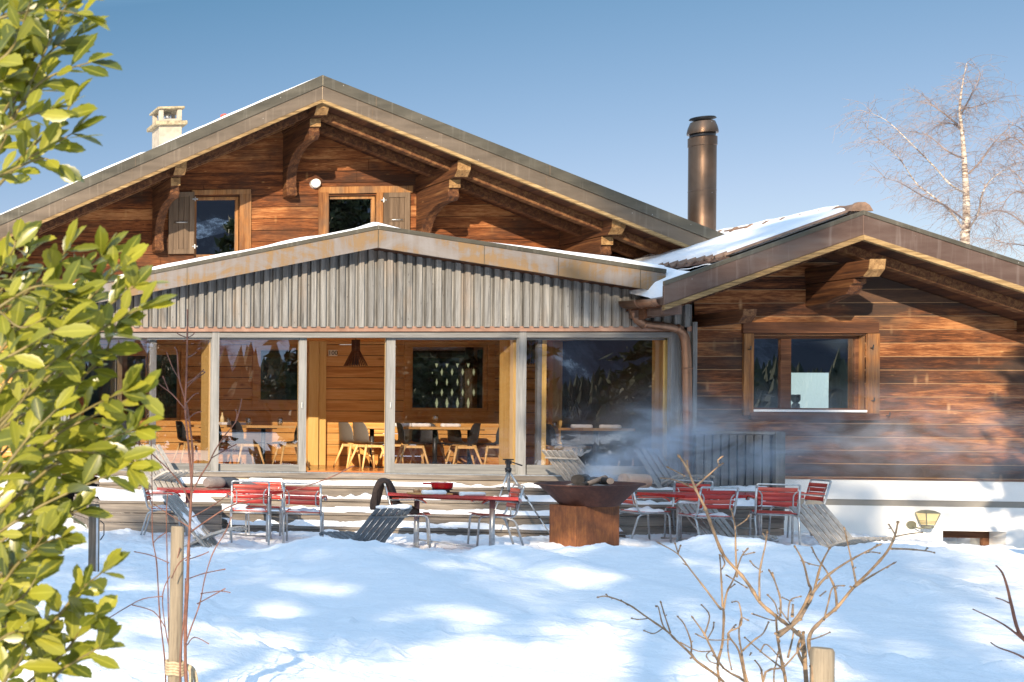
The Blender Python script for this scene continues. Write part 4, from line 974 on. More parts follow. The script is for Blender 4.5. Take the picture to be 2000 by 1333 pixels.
# room behind it with a second window opposite, a glowing sheet beyond it standing in for daylight
Yr = YWW + 5.0; rr = rect(1545.5, 728, 1626, 800, Yr); rx0, rx1, rz0, rz1 = wr[0] - 1.2, wr[1] + 3.2, 0.8, 3.3
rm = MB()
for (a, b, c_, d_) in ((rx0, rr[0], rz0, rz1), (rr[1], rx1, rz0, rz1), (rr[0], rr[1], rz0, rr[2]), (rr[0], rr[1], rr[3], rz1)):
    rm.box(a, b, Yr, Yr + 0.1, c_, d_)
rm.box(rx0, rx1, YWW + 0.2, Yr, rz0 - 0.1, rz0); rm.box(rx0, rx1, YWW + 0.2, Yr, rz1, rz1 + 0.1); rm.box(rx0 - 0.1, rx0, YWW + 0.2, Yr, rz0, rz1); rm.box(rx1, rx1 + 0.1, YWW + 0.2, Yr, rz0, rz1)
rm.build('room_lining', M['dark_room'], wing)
MB().add([(rr[0] - 0.3, Yr + 0.9, rr[2] - 0.4), (rr[1] + 1.2, Yr + 0.9, rr[2] - 0.4), (rr[1] + 1.2, Yr + 0.9, rr[3] + 0.6), (rr[0] - 0.3, Yr + 0.9, rr[3] + 0.6)], [(0, 1, 2, 3)]).build('far_window_glow', emis('glowing_sheet', (0.72, 0.90, 0.84), 0.62), wing, fix=False)
bracket(wing, YWW, 1571, 556, 1.25, 0.21, 0.25, 0.0, 'beam_old')
# its corbel: short rounded piece
q = P(1571, 556, YWW); MB().prism([(YWW, q.z - 0.006), (YWW - 0.95, q.z - 0.006), (YWW - 0.95, q.z - 0.08), (YWW - 0.88, q.z - 0.10), (YWW - 0.88, q.z - 0.13), (YWW - 0.80, q.z - 0.24), (YWW - 0.62, q.z - 0.26), (YWW - 0.35, q.z - 0.34), (YWW, q.z - 0.36)], q.x + 0.015, q.x + 0.195, 'x').build('console', M['beam_old'], wing, bevel=0.012)
bracket(wing, YWW, 1352, 640, 1.12, 0.18, 0.2, 0.0, 'beam_old', 'beam_old')
bracket(wing, YWW, 1985, 650, 1.2, 0.21, 0.25, 0.0, 'beam_old')
# gutter and downpipe
g0 = Vector((gL[0] - 0.02, YWF + 0.06, gL[1] - 0.36)); g1 = Vector((gL[0] - 0.06, YWF + 1.0, gL[1] - 0.43))
g0 = P(1296, 584, YWF + 0.08); g1 = P(1222, 589, -0.18)
gu = MB(); ringp = []
for e in (g0, g1):
    for k in range(9):
        an = math.pi + math.pi * k / 8; gu.v.append((e.x + 0.11 * math.cos(an), e.y, e.z + 0.12 * math.sin(an)))
for k in range(8): gu.f.append((k, k + 1, k + 10, k + 9))
gu.f.append(tuple(range(9, 18))); 
gut = gu.build('gutter', M['copper_pipe'], wroof, True, solid=0); md = gut.modifiers.new('solid', 'SOLIDIFY'); md.thickness = 0.008
gb = MB()
for tt in (0.12, 0.55):
    e = g0.lerp(g1, tt); gb.tube([(e.x + 0.114 * math.cos(math.pi + math.pi * k / 8), e.y, e.z + 0.124 * math.sin(math.pi + math.pi * k / 8)) for k in range(9)], 0.008, 6)
gb.build('gutter_bracket', M['copper_pipe'], wroof, True)
MB().box(g1.x + 0.09, gL[0] + 0.3, YWF + 0.06, 0.0, gL[1] - 0.50, gL[1] - 0.36).build('eave_board', M['fascia_wing'], wroof)
pth = []
key = [(1238, 594, -0.20), (1239, 612, -0.20), (1245, 628, -0.19), (1258, 634, -0.18), (1285, 636, -0.17), (1312, 640, -0.16), (1328, 645, -0.15), (1337, 656, -0.14), (1340.5, 675, -0.14), (1342, 760, -0.14), (1343, 900, -0.14), (1343, 990, -0.14)]
dp = MB().tube([P(x, y, yy) for x, y, yy in key], 0.066, 14); dpo = dp.build('downpipe', M['copper_pipe'], wing, True)
dpo.modifiers.new('sub', 'SUBSURF').levels = 1; dpo.modifiers['sub'].render_levels = 2
cl_ = MB()
for (x, y, yy, dx, dy) in ((1257, 634, -0.18, 3, 0.3), (1322, 642, -0.155, 3, 1), (1342, 720, -0.14, 0, 3)):
    cl_.tube([P(x - dx / 2, y - dy / 2, yy), P(x + dx / 2, y + dy / 2, yy)], 0.074, 14)
cl_.build('pipe_collar', M['copper_pipe'], dpo, True)
q = P(1238, 600, -0.2); MB().lathe([(0.06, -0.1), (0.075, -0.02), (0.095, 0.05)], (q.x, q.y, q.z), 16).build('rain_hopper', M['copper_pipe'], wroof, True)
# steel flue
Yf = 1.9; fx = P(1371, 400, Yf); 
def fzp(y): return P(1371, y, Yf).z
fr = (P(1399, 400, Yf).x - P(1343, 400, Yf).x) / 2 / 1.18
flu = MB().lathe([(fr, fzp(500) - 0.8), (fr, fzp(375)), (fr + .004, fzp(374.5)), (fr + .004, fzp(373.5)), (fr, fzp(373)), (fr, fzp(287)), (fr * 1.045, fzp(286)), (fr * 1.045, fzp(270)), (fr, fzp(269))], (fx.x, Yf, 0), 40).build('flue_pipe', M['flue'], wroof, 'auto')
MB().lathe([(fr * .93, fzp(270)), (fr * .93, fzp(262))], (fx.x, Yf, 0), 32).build('flue_neck', M['black'], flu, True)
MB().lathe([(fr * 1.12, fzp(262)), (fr * 1.12, fzp(258)), (fr * 1.05, fzp(250)), (fr * .88, fzp(239)), (fr * .84, fzp(238.5))], (fx.x, Yf, 0), 40).build('flue_cowl', M['flue'], flu, 'auto')
MB().lathe([(fr * .62, fzp(239)), (fr * .62, fzp(236)), (fr * 0.98, fzp(233)), (fr * .9, fzp(230.5)), (fr * .2, fzp(229.5))], (fx.x, Yf, 0), 32).build('flue_cap', M['iron'], flu, True)

# ---------------------------------------------------------------- steps and terrace deck
def snow_strip(x0, x1, y0, y1, zt, seed, lo=0.0, hi=0.09, cov=0.42, parent=None, step=0.035, name='step_snow'):
    """snow left on a tread: ragged lumps, bare where the noise is low"""
    xs = np.arange(x0, x1, step); ys = np.linspace(y0, y1, 10); nx = len(xs)
    Xg, Yg = np.meshgrid(xs, ys); n = fbm(Xg * 2.4, Yg * 3.2 + seed * 7, 4, seed); n2 = fbm(Xg * 9, Yg * 9, 3, seed + 3)
    t = (Yg - y0) / (y1 - y0)
    h = (n - cov) * 0.36 + (n2 - 0.5) * 0.06 + 0.04 * t
    edge = np.minimum(1, np.minimum(t, 1 - t * 0.6) * 6); h = np.clip(h, 0, hi) * np.clip(edge, 0, 1) * (0.55 + 0.9 * fbm(Xg * 1.1, Yg, 2, seed + 9)) + lo - 0.006
    h[0, :] = np.minimum(h[0, :], -0.006) ; mb = MB(); mb.v = np.stack([Xg, Yg, zt + h], -1).reshape(-1, 3).tolist()
    for j in range(len(ys) - 1):
        for i in range(nx - 1):
            q = j * nx + i
            if h[j, i] > -0.0059 or h[j+1, i] > -0.0059 or h[j, i+1] > -0.0059 or h[j+1, i+1] > -0.0059: mb.f.append((q, q + 1, q + nx + 1, q + nx))
    return mb.build(name, M['snow_clump'], parent, True, fix=False)
RZ, TD = 0.19, 0.43
sx0, sx1 = P(430, 1000, -1.4).x, P(1190, 1000, -1.4).x
steps = thing('terrace_steps', 'weathered timber steps with ragged snow leading up to the glass doors', 'steps', (P(800, 1000, -1).x, -1.0, 0.0))
zs_ = 0.84
tr0 = MB().box(P(195, 940, -.3).x, P(1530, 940, -.3).x, YP - 0.16, YP - 0.102, zs_ - 0.09, zs_ - 0.012); tr0.box(P(195, 940, -.3).x, P(1530, 940, -.3).x, YP - 0.13, YP - 0.104, 0.55, zs_ - 0.1)
tr0.build('top_nosing', M['deck'], steps, bevel=0.004)
for k in range(1, 5):
    z = zs_ - RZ * k; yf = -0.1 - TD * k; x0, x1 = (sx0, sx1) if k > 2 else (P(195, 960, yf).x if k == 1 else sx0 - 0.3, P(1200 if k == 2 else 1530, 960, yf).x)
    s = MB()
    s.box(x0, x1, yf, yf + 0.14, z - 0.042, z); s.box(x0, x1, yf + 0.148, yf + 0.29, z - 0.042, z); s.box(x0, x1, yf + 0.298, yf + TD + 0.02, z - 0.042, z - 0.001)
    zlow = max(-0.1, z - RZ + 0.002); s.box(x0, x1, yf + 0.03, yf + 0.055, zlow, z - 0.048)
    so = s.build('step', M['deck'], steps, bevel=0.004)
    snow_strip(x0, x1, yf + 0.015, yf + TD - 0.01, z, 20 + k, 0, 0.085, 0.405 + 0.02 * (k == 1), so)
def platform(px0, px1, yf, z, label, seed, cov):
    x0, x1 = P(px0, 990, yf).x, P(px1, 990, yf).x; d = thing('timber_platform', label, 'platform', ((x0 + x1) / 2, yf, 0), 'low timber platforms at the ends of the steps')
    s = MB(); y = yf
    while y < -0.56: s.box(x0, x1, y, min(y + 0.138, -0.535), z - 0.04, z); y += 0.146
    s.build('deck_boards', M['deck'], d, bevel=0.004)
    f = MB(); zz = z - 0.045; k = 0
    while zz > -0.12: f.box(x0 + 0.01, x1 - 0.01, yf + 0.02, yf + 0.05, zz - 0.138, zz); zz -= 0.146
    f.build('front_boards', M['deck'], d, bevel=0.004)
    f = MB(); zz = z - 0.045
    while zz > -0.12: f.box(x1 - 0.009, x1 + 0.02, yf + 0.02, -0.55, zz - 0.138, zz); f.box(x0 - 0.02, x0 + 0.009, yf + 0.02, -0.55, zz - 0.138, zz); zz -= 0.146
    f.build('end_boards', M['deck'], d, bevel=0.004)
    snow_strip(x0 + 0.03, x1 - 0.02, yf + 0.02, -0.6, z, seed, 0, 0.12, cov, d, 0.05, 'platform_snow')
platform(193, 432, -2.25, 0.45, 'low timber platform thick with snow at the left end of the steps', 31, 0.24)
platform(1196, 1531, -1.15, 0.45, 'low timber platform behind the fire bowl below the slatted screen', 32, 0.44)
# slatted screen
xa, xb = P(1362, 900, -0.42).x, P(1530, 900, -0.42).x; zt_ = P(1450, 843, -0.42).z
scn = thing('slatted_screen', 'dark slatted timber screen box standing by the larch wall', 'screen', ((xa + xb) / 2, -0.42, 0.45))
s = MB(); x = xa; i = 0
while x < xb - 0.16:
    s.beam((x + 0.045, -0.40, 0.45), (x + 0.045, -0.40, zt_ - 0.05), 0.085, 0.022, (0.35, 1, 0)); x += 0.118
s.build('slats', M['screen'], scn, bevel=0.003)
s = MB(); s.box(xb - 0.13, xb, -0.46, -0.38, 0.2, zt_); s.box(xa, xb - 0.131, -0.445, -0.355, zt_ - 0.045, zt_); s.build('screen_frame', M['screen'], scn, bevel=0.004)
MB().box(xb - 0.05, xb - 0.004, -0.379, YWW + 0.0, 0.2, zt_ - 0.01).build('screen_return', M['screen'], scn)
MB().box(xa + 0.02, xb - 0.06, -0.30, -0.28, 0.46, zt_ - 0.06).build('screen_back', M['ink'], scn)

# ================================================================== TERRACE FURNITURE
# red slatted steel chair, built at the origin facing +X
def arc(p, q, r, n=4):  # helper: rounded polyline through corner points
    return None
def rounded(pts, r, n=4):
    pts = [Vector(p) for p in pts]; out = [pts[0]]
    for i in range(1, len(pts) - 1):
        a, b, c = pts[i-1], pts[i], pts[i+1]; u = (a - b); v = (c - b); k = min(r, u.length * 0.45, v.length * 0.45)
        s = b + u.normalized() * k; e = b + v.normalized() * k
        for j in range(n + 1):
            t = j / n; out.append(s * (1-t)**2 + b * 2 * t * (1-t) + e * t * t)
    out.append(pts[-1]); return out
def make_red_chair(label):
    root = local(thing('garden_chair', label, 'chair', (0,0,0), 'red slatted steel chairs on the snowy terrace'))
    W = 0.225; f = MB(); tr = 0.0125
    for s in (-1, 1):
        f.tube(rounded([(0.23, s*W, 0), (0.205, s*W, 0.435), (-0.20, s*W, 0.425), (-0.285, s*W, 0.80)], 0.07), tr, 8)
        f.tube(rounded([(-0.31, s*(W-0.0), 0), (-0.20, s*(W+0.004), 0.39), (-0.08, s*(W-0.02), 0.418)], 0.08), tr, 8)
        f.tube(rounded([(-0.263, s*(W-0.028), 0.75), (-0.25, s*(W-0.062), 0.70), (-0.222, s*(W-0.062), 0.545), (-0.222, s*(W-0.02), 0.53)], 0.03), 0.009, 6)
        f.tube(rounded([(-0.245, s*W, 0.63), (0.10, s*(W+0.035), 0.645), (0.17, s*(W+0.035), 0.60)], 0.05), 0.010, 6)
    f.tube(rounded([(-0.283, -W, 0.79), (-0.30, -W, 0.845), (-0.30, W, 0.845), (-0.283, W, 0.79)], 0.055, 5), tr, 8)
    f.tube([(-0.17, -W, 0.415), (-0.17, W, 0.415)], 0.009, 6); f.tube([(0.15, -W, 0.42), (0.15, W, 0.42)], 0.009, 6)
    f.build('frame', M['steel'], root, True)
    for i in range(4):
        z = 0.745 - i * 0.066; x = -0.200 - 0.085 * (z - 0.425) / 0.375 + 0.012
        b = MB(); n = 6
        for k in range(n):
            y0, y1 = -0.205 + 0.41 * k / n, -0.205 + 0.41 * (k + 1) / n
            c0, c1 = -0.022 * (1 - (y0 / 0.205) ** 2), -0.022 * (1 - (y1 / 0.205) ** 2)
            b.add([(x + c0 + .006, y0, z), (x + c1 + .006, y1, z), (x + c1 - .007, y1, z + 0.058), (x + c0 - .007, y0, z + 0.058), (x + c0 + .012, y0, z), (x + c1 + .012, y1, z), (x + c1 - .001, y1, z + 0.058), (x + c0 - .001, y0, z + 0.058)],
                  [(0,1,2,3), (7,6,5,4), (0,4,5,1), (2,6,7,3)])
        b.build('back_slat', M['red'], root, True)
    for i in range(5):
        x = -0.17 + i * 0.083; dz = (0.0, -0.004, -0.004, 0.0, 0.010)[i]
        MB().box(x, x + 0.073, -0.212, 0.212, 0.436 + dz, 0.447 + dz).build('seat_slat', M['red'], root, bevel=0.004)
    for s in (-1, 1):
        a = MB(); pts = [(-0.21, s*(W+0.008), 0.652), (0.09, s*(W+0.034), 0.665), (0.15, s*(W+0.036), 0.640), (0.185, s*(W+0.036), 0.600)]
        for p, q in zip(pts[:-1], pts[1:]): a.beam(p, q, 0.042, 0.016)
        a.build('armrest', M['red'], root, bevel=0.005)
    return root
def place(px, t, rel, z=None, dy=0):
    p = T(px, 1000, t); zz = gz(p.x, p.y) if z is None else z
    return (p.x, p.y, zz), viewang(px) + R(rel)
CH = [ # px, depth, turn from the line of sight, label
    (322, 18.4, -96, 'red slatted chair in full sun at the left end of the terrace, side on'),
    (516, 19.0, 176, 'red slatted chair half hidden on the far side of the left table'),
    (487, 17.5, 2, 'red slatted chair with its back to us, left of the pair at the left table'),
    (593, 17.9, -4, 'red slatted chair with its back to us, right of the pair at the left table'),
    (800, 17.4, -88, 'red slatted armchair with a brown fleece thrown over its back'),
    (962, 17.3, 104, 'red slatted chair facing left beside the camera tripod at the middle table'),
    (1256, 18.6, -58, 'bright red sunlit chair just right of the fire bowl, snow on its seat'),
    (1344, 19.2, 168, 'red slatted chair behind the right hand table facing the viewer'),
    (1378, 17.9, 30, 'red slatted armchair turned partly left at the right hand table, behind the bare branches'),
    (1512, 17.9, 8, 'red slatted chair with its back to us, in front of the white base wall'),
    (1556, 19.0, 118, 'red slatted chair furthest right, facing left against the white base wall')]
c0_ = None
for i, (px, t, rel, lab) in enumerate(CH):
    loc, rz = place(px, t, rel)
    if i == 0:
        c0_ = make_red_chair(lab); c0_.location = loc; c0_.rotation_euler = (0, 0, rz)
    else: dup(c0_, loc, rz, lab)
    if i in (0, 2, 3, 6, 8):
        sn = MB(); Rm = Matrix.Translation(loc) @ Matrix.Rotation(rz, 4, 'Z'); xs = np.linspace(-0.17, 0.23, 14); ys = np.linspace(-0.21, 0.21, 14)
        def sf(x, y):
            n = float(fbm(np.array([x * 7 + i * 3]), np.array([y * 7]), 3, 300 + i)[0]); e = min(1, min(x + 0.17, 0.23 - x) * 14, min(y + 0.21, 0.21 - y) * 14)
            return Rm @ Vector((x, y, 0.442 + max(-0.012, (n - 0.40) * 0.14) * max(0, e) - (0 if e > 0 else 0.01)))
        sn.grid(list(xs), list(ys), sf)
        o = sn.build('snow_patch', M['snow_clump'], None, True, fix=False)
        tag(o, {0: 'snow lying on the seat of the far left sunlit red chair', 2: 'snow lying on the seat of the left red chair seen from behind', 3: 'snow lying on the seat of the second red chair seen from behind', 6: 'snow lying on the seat of the bright red chair beside the fire bowl', 8: 'snow lying on the seat of the red armchair behind the bare branches'}[i], 'snow', 'snow on the chair seats')

def make_table(name, label, loc, rz, L, W, ztop, tilt=(0, 0), group='red folding tables on the terrace'):
    root = local(thing(name, label, 'table', loc, group)); root.rotation_euler = (tilt[0], tilt[1], rz)
    h = ztop - loc[2]
    t = MB(); n = 7; w = W / n
    for i in range(n): t.box(-L/2, L/2, -W/2 + i*w, -W/2 + (i+1)*w - (0.0006 if name == 'dining_table' else 0.0012), h - 0.012, h)
    t.box(-L/2, L/2, -W/2, -W/2 + 0.012, h - 0.042, h - 0.0125); t.box(-L/2, L/2, W/2 - 0.012, W/2, h - 0.042, h - 0.0125); t.box(-L/2, -L/2 + 0.012, -W/2 + .013, W/2 - .013, h - 0.042, h - 0.0125); t.box(L/2 - 0.012, L/2, -W/2 + .013, W/2 - .013, h - 0.042, h - 0.0125)
    t.build('tabletop', M['red_table'], root, bevel=0.003)
    for s in (-1, 1):
        x = s * (L/2 - 0.30); g = MB(); g.tube([(x, 0, -0.02), (x, 0, h - 0.045)], 0.032, 14); g.build('leg', M['steel'], root, True)
        MB().tube(rounded([(x, -W*0.36, 0.015), (x, 0, 0.03), (x, W*0.36, 0.015)], 0.1), 0.014, 8).build('foot', M['steel'], root, True)
    MB().tube([(-(L/2 - 0.3), 0, 0.12), (L/2 - 0.3, 0, 0.05)], 0.011, 8).build('stretcher', M['steel'], root, True)
    return root
def flat(px, t): p = T(px, 1000, t); return (p.x, p.y, gz(p.x, p.y))
make_table('garden_table', 'red table on the left of the terrace with rolled grey blankets on it', flat(446, 18.35), R(6), 1.75, 0.74, 0.70)
T2 = make_table('garden_table', 'red table in the middle of the terrace set with a fondue pot and rolled napkins', flat(886, 17.1), R(-30), 1.45, 0.80, 0.70, (R(-4.5), R(0)))
make_table('garden_table', 'long red table right of the fire bowl, partly behind the red chairs', flat(1405, 18.6), R(14), 1.9, 0.76, 0.68)

# rolled blankets and cap on the left table
def roll(name, label, cat, px, t, z, r, L, ang, mat, group=None, sq=1.0):
    p = T(px, 1000, t); d = Vector((math.cos(ang), math.sin(ang), 0)) * L / 2; c = Vector((p.x, p.y, z + r * sq))
    mb = MB(); n = 9; pts = [c + d * (2 * i / (n - 1) - 1) for i in range(n)]; rs = [r * (0.72 if i in (0, n - 1) else (0.93 if i in (1, n - 2) else 1.0)) for i in range(n)]
    mb.tube(pts, rs, 18); mb.v = [(x, y, c.z + (zz - c.z) * sq) for x, y, zz in mb.v]
    return tag(mb.build(name, M[mat], None, 'auto'), label, cat, group)
roll('rolled_blanket', 'plump grey rolled blanket lying on the left red table', 'blanket', 418, 18.3, 0.71, 0.085, 0.30, 0.5, 'grey_felt', 'rolled blankets on the left table')
roll('rolled_blanket', 'dark navy rolled blanket behind the grey one on the left red table', 'blanket', 441, 18.5, 0.71, 0.078, 0.34, 0.1, 'navy_felt', 'rolled blankets on the left table')
p = T(486, 1000, 18.2)
hb = MB(); hb.lathe([(0.02, 0.095), (0.12, 0.085), (0.19, 0.05), (0.225, 0.015), (0.20, 0.0)], (p.x, p.y, 0.705), 24)
hb.v = [(x + 0.03 * math.sin(y * 9), y * 1.0 + 0.25 * (x - p.x) * 0, z + 0.016 * math.sin(x * 22 + y * 13)) for x, y, z in hb.v]
tag(hb.build('felt_cushion', M['grey_felt'], None, True), 'flat slate grey felt cushion behind the left pair of red chairs', 'cushion')
# brown fleece over the chair
loc, rz = place(800, 17.4, -88); Rm = Matrix.Translation(loc) @ Matrix.Rotation(rz, 4, 'Z')
ja = MB()
path = [(-0.42, 0.50), (-0.39, 0.66), (-0.36, 0.82), (-0.30, 0.895), (-0.24, 0.86), (-0.20, 0.72), (-0.165, 0.58), (-0.10, 0.49), (0.02, 0.475), (0.09, 0.455)]
xs = list(range(len(path))); ys = np.linspace(-0.22, 0.26, 18)
def jf(i, y):
    x, z = path[i]; w = 0.035 * math.sin(y * 31 + i * 0.8) + 0.02 * math.sin(y * 67 + i * 2.1); fl = 1.0 + (0.10 if i in (0, 9) else 0)
    return Rm @ Vector((x + (-w if i < 4 else w * 0.6), y * fl, z + (0.3 * w if 2 < i < 5 else 0) + (abs(w) if i > 6 else 0) * 0.8 + (0.03 * math.sin(y * 12) if i == 0 else 0)))
ja.grid(xs, list(ys), jf); jo = ja.build('fleece_jacket', M['fur'], None, True); sm_ = jo.modifiers.new('solid', 'SOLIDIFY'); sm_.thickness = 0.065; sm_.offset = 0; jo.modifiers.new('sub', 'SUBSURF').render_levels = 2
tag(jo, 'dark brown fleece jacket draped over the back of a red chair', 'jacket')

# things on the middle table
def on_table(px, py, zt=0.70):
    return G(px, py, zt)
TM = T2.matrix_basis if False else Matrix.LocRotScale(T2.location, T2.rotation_euler, None)
hT = 0.70 - T2.location.z
def tt(u, v, dz=0.0): return TM @ Vector((u, v, hT + dz))
def tofit(px, py):        # the spot of the tilted tabletop seen at a pixel
    d = ray(px, py); n = TM.to_3x3() @ Vector((0, 0, 1)); o = tt(0, 0)
    k = (o - CAM).dot(n) / d.dot(n); return CAM + d * k
def put(px, dep):         # point on the tabletop below pixel column px at a chosen depth
    p = T(px, 1000, dep); n = TM.to_3x3() @ Vector((0, 0, 1)); o = tt(0, 0); z = o.z - (n.x * (p.x - o.x) + n.y * (p.y - o.y)) / n.z; return Vector((p.x, p.y, z))
pc = put(863, 17.25)
pot = thing('fondue_pot', 'glossy red fondue pot with side handle on a black burner stand', 'fondue pot', pc)
zp = pc.z
MB().lathe([(0.085, 0.088), (0.112, 0.092), (0.125, 0.12), (0.128, 0.165), (0.133, 0.172), (0.128, 0.174), (0.118, 0.165), (0.11, 0.12)], (pc.x, pc.y, zp), 32).build('pot_body', M['red_enamel'], pot, True)
dv = -Vector(R_).normalized(); hd = MB(); hd.beam(Vector((pc.x, pc.y, zp + 0.158)) + dv * 0.120, Vector((pc.x, pc.y, zp + 0.163)) + dv * 0.255, 0.03, 0.024); hd.build('pot_handle', M['red_enamel'], pot, bevel=0.008)
st = MB()
for k in range(3):
    an = k * 2.094 + 0.5; c, s_ = math.cos(an), math.sin(an); st.beam((pc.x + 0.112 * c, pc.y + 0.112 * s_, zp), (pc.x + 0.10 * c, pc.y + 0.10 * s_, zp + 0.088), 0.055, 0.018, (c, s_, 0.01))
st.lathe([(0.125, 0.078), (0.125, 0.088), (0.10, 0.088), (0.10, 0.078)], (pc.x, pc.y, zp), 24); st.lathe([(0.12, 0.0), (0.12, 0.008), (0.02, 0.008)], (pc.x, pc.y, zp), 24)
st.build('burner_stand', M['iron'], pot)
MB().lathe([(0.035, 0.0), (0.04, 0.035), (0.02, 0.042), (0.018, 0.055)], (pc.x, pc.y, zp + 0.009), 16).build('burner', M['zinc'], pot, True)
def napkin(px, dep, L, ang, label, group, r=0.028, base=None):
    c = base if base is not None else put(px, dep); d = Vector((math.cos(ang), math.sin(ang), 0)) * L / 2; c = c + Vector((0, 0, r * 0.9))
    mb = MB(); n = 9; mb.tube([c + d * (2 * i / (n - 1) - 1) for i in range(n)], [r * (1 + 0.08 * math.sin(i * 2.2)) for i in range(n)], 14)
    for e in (-1, 1):
        q = c + d * e; mb.tube([q + d.normalized() * e * 0.002 + Vector((-d.normalized().y * math.cos(a) * rr, d.normalized().x * math.cos(a) * rr, math.sin(a) * rr)) for a, rr in [(k * 0.7, r * (0.15 + 0.75 * k / 16)) for k in range(17)]], 0.004, 4)
    return tag(mb.build('rolled_napkin', M['linen'], None, True), label, 'napkin', group)
an0 = math.atan2(R_.y, R_.x)
napkin(847, 16.85, 0.30, an0, 'rolled white napkin left of the two lying on the middle terrace table', 'napkins on the terrace table', 0.027)
napkin(922, 16.75, 0.30, an0 - 0.12, 'rolled white napkin lying right of the fondue pot on the terrace table', 'napkins on the terrace table', 0.027)
c = put(842, 17.05); b = MB(); a_ = Vector((math.cos(an0), math.sin(an0), 0)) * 0.30
b.beam(c - a_ * 0.9 + Vector((0, 0, .011)), c + a_ * 0.75 + Vector((0, 0, .011)), 0.2, 0.02); tag(b.build('serving_board', M['board'], None, bevel=0.004), 'orange brown serving board under the fondue stand', 'board')
c = put(896, 17.15); tag(MB().lathe([(0.05, 0.0), (0.10, 0.022), (0.128, 0.055), (0.132, 0.055), (0.10, 0.018), (0.0, 0.012)], c, 28).build('wooden_bowl', M['bowl_wood'], None, True), 'dark shallow wooden bowl between the fondue pot and a napkin', 'bowl')
c = put(826, 17.3)
for k, (dx, dy, dz, lab) in enumerate([(-0.085, 0, 0.035, 'leftmost small bread roll of the heap beside the fondue pot'), (-0.02, 0.02, 0.04, 'second bread roll from the left of the heap beside the fondue pot'), (0.05, 0.0, 0.04, 'third bread roll from the left beside the fondue pot'), (0.10, 0.02, 0.035, 'bread roll nearest the fondue pot in the heap')]):
    q = c + Vector((dx, dy, 0.02)); mb = MB().lathe([(0.012, -dz), (0.036, -dz * 0.6), (0.04, 0.0), (0.03, 0.022), (0.008, 0.030)], q + Vector((0, 0, dz)), 14)
    tag(mb.build('bread_roll', M['bread'], None, True), lab, 'bread roll', 'bread rolls on the terrace table')
# camera tripod
p = T(992, 1000, 18.9); zt = T(992, 902, 18.9).z
tp = thing('camera_tripod', 'slim dark camera tripod with pan head standing on the steps', 'tripod', (p.x, p.y, 0.1))
hd = MB(); hd.box(p.x - 0.06, p.x + 0.06, p.y - 0.035, p.y + 0.035, zt + 0.02, zt + 0.04); hd.tube([(p.x, p.y, zt + 0.02), (p.x, p.y, zt - 0.10)], 0.028, 10); hd.beam((p.x - .035, p.y, zt - .01), (p.x + .035, p.y, zt - .01), 0.05, 0.05); hd.tube([(p.x + 0.02, p.y - 0.02, zt), (p.x + 0.15, p.y - 0.08, zt - 0.055)], [0.008, 0.012], 8)
hd.build('pan_head', M['black'], tp, bevel=0.004)
MB().tube([(p.x, p.y, zt - 0.08), (p.x, p.y, zt - 0.42)], 0.014, 10).build('centre_column', M['steel'], tp, True)
MB().lathe([(0.035, -0.16), (0.045, -0.10), (0.02, -0.08)], (p.x, p.y, zt), 12).build('spider', M['black'], tp, True)
for k, (px, py, dep) in enumerate(((1076, 1046, 18.5), (966, 1000, 18.5), (998, 1010, 19.5))):
    e = T(px, py, dep); a = Vector((p.x, p.y, zt - 0.13)); m1 = a.lerp(e, 0.42); m2 = a.lerp(e, 0.72)
    l = MB(); l.tube([a, m1], 0.015, 8); l.tube([m1, m2], 0.011, 8); l.tube([m2, e], 0.008, 8); lo = l.build('leg', M['steel'], tp, True)
    cl = MB(); cl.tube([a.lerp(e, 0.41), a.lerp(e, 0.445)], 0.018, 8); cl.tube([a.lerp(e, 0.71), a.lerp(e, 0.735)], 0.014, 8); cl.build('leg_clamp', M['black'], lo, True)

# fire bowl on its rusted plinth
pf = T(1128, 1000, 17.6); fb = thing('fire_bowl', 'wide dark steel fire bowl on a rusted cube plinth, smouldering logs on top', 'fire bowl', (pf.x, pf.y, gz(pf.x, pf.y)))
A_, B_, C_ = T(1073, 985, 17.85), T(1125, 990, 17.30), T(1210, 990, 17.62)
Dk = A_ + C_ - B_; ztp = B_.z
zb0 = -0.15
pm = MB(); q = [A_, B_, C_, Dk]
pm.add([(v.x, v.y, zb0) for v in q] + [(v.x, v.y, A_.z + (B_.z - A_.z) * (0, 1, 1, .6)[i]) for i, v in enumerate(q)], [(0,1,2,3), (4,5,6,7), (0,1,5,4), (1,2,6,5), (2,3,7,6), (3,0,4,7)])
pm.build('plinth', M['corten'], fb, bevel=0.006)
cc = (A_ + C_) / 2; rb = (T(1239, 948, 17.6) - T(1063, 948, 17.6)).length / 2; ctr = T(1150, 946, 17.6)
rim = ctr.z; rot = Matrix.Rotation(-0.035, 3, D_)
bm_ = MB(); base_r = 0.30; dz = rim - ztp
bm_.lathe([(0.02, -dz - 0.012), (base_r, -dz - 0.004), (base_r + 0.03, -dz + 0.008), (rb - 0.06, -0.02), (rb, 0.0), (rb + 0.002, 0.012), (rb - 0.10, 0.010), (rb - 0.14, -0.03), (base_r, -dz + 0.06), (0.02, -dz + 0.05)], (0, 0, 0), 56)
bm_.v = [tuple(rot @ Vector(v) + Vector((ctr.x, ctr.y, rim))) for v in bm_.v]
bm_.build('bowl', M['corten_dark'], fb, 'auto')
ah = MB(); ah.lathe([(0.30, -0.02), (0.20, 0.02), (0.02, 0.035)], (ctr.x, ctr.y, rim - 0.02), 20); ah.build('ash_bed', M['ash'], fb, True)
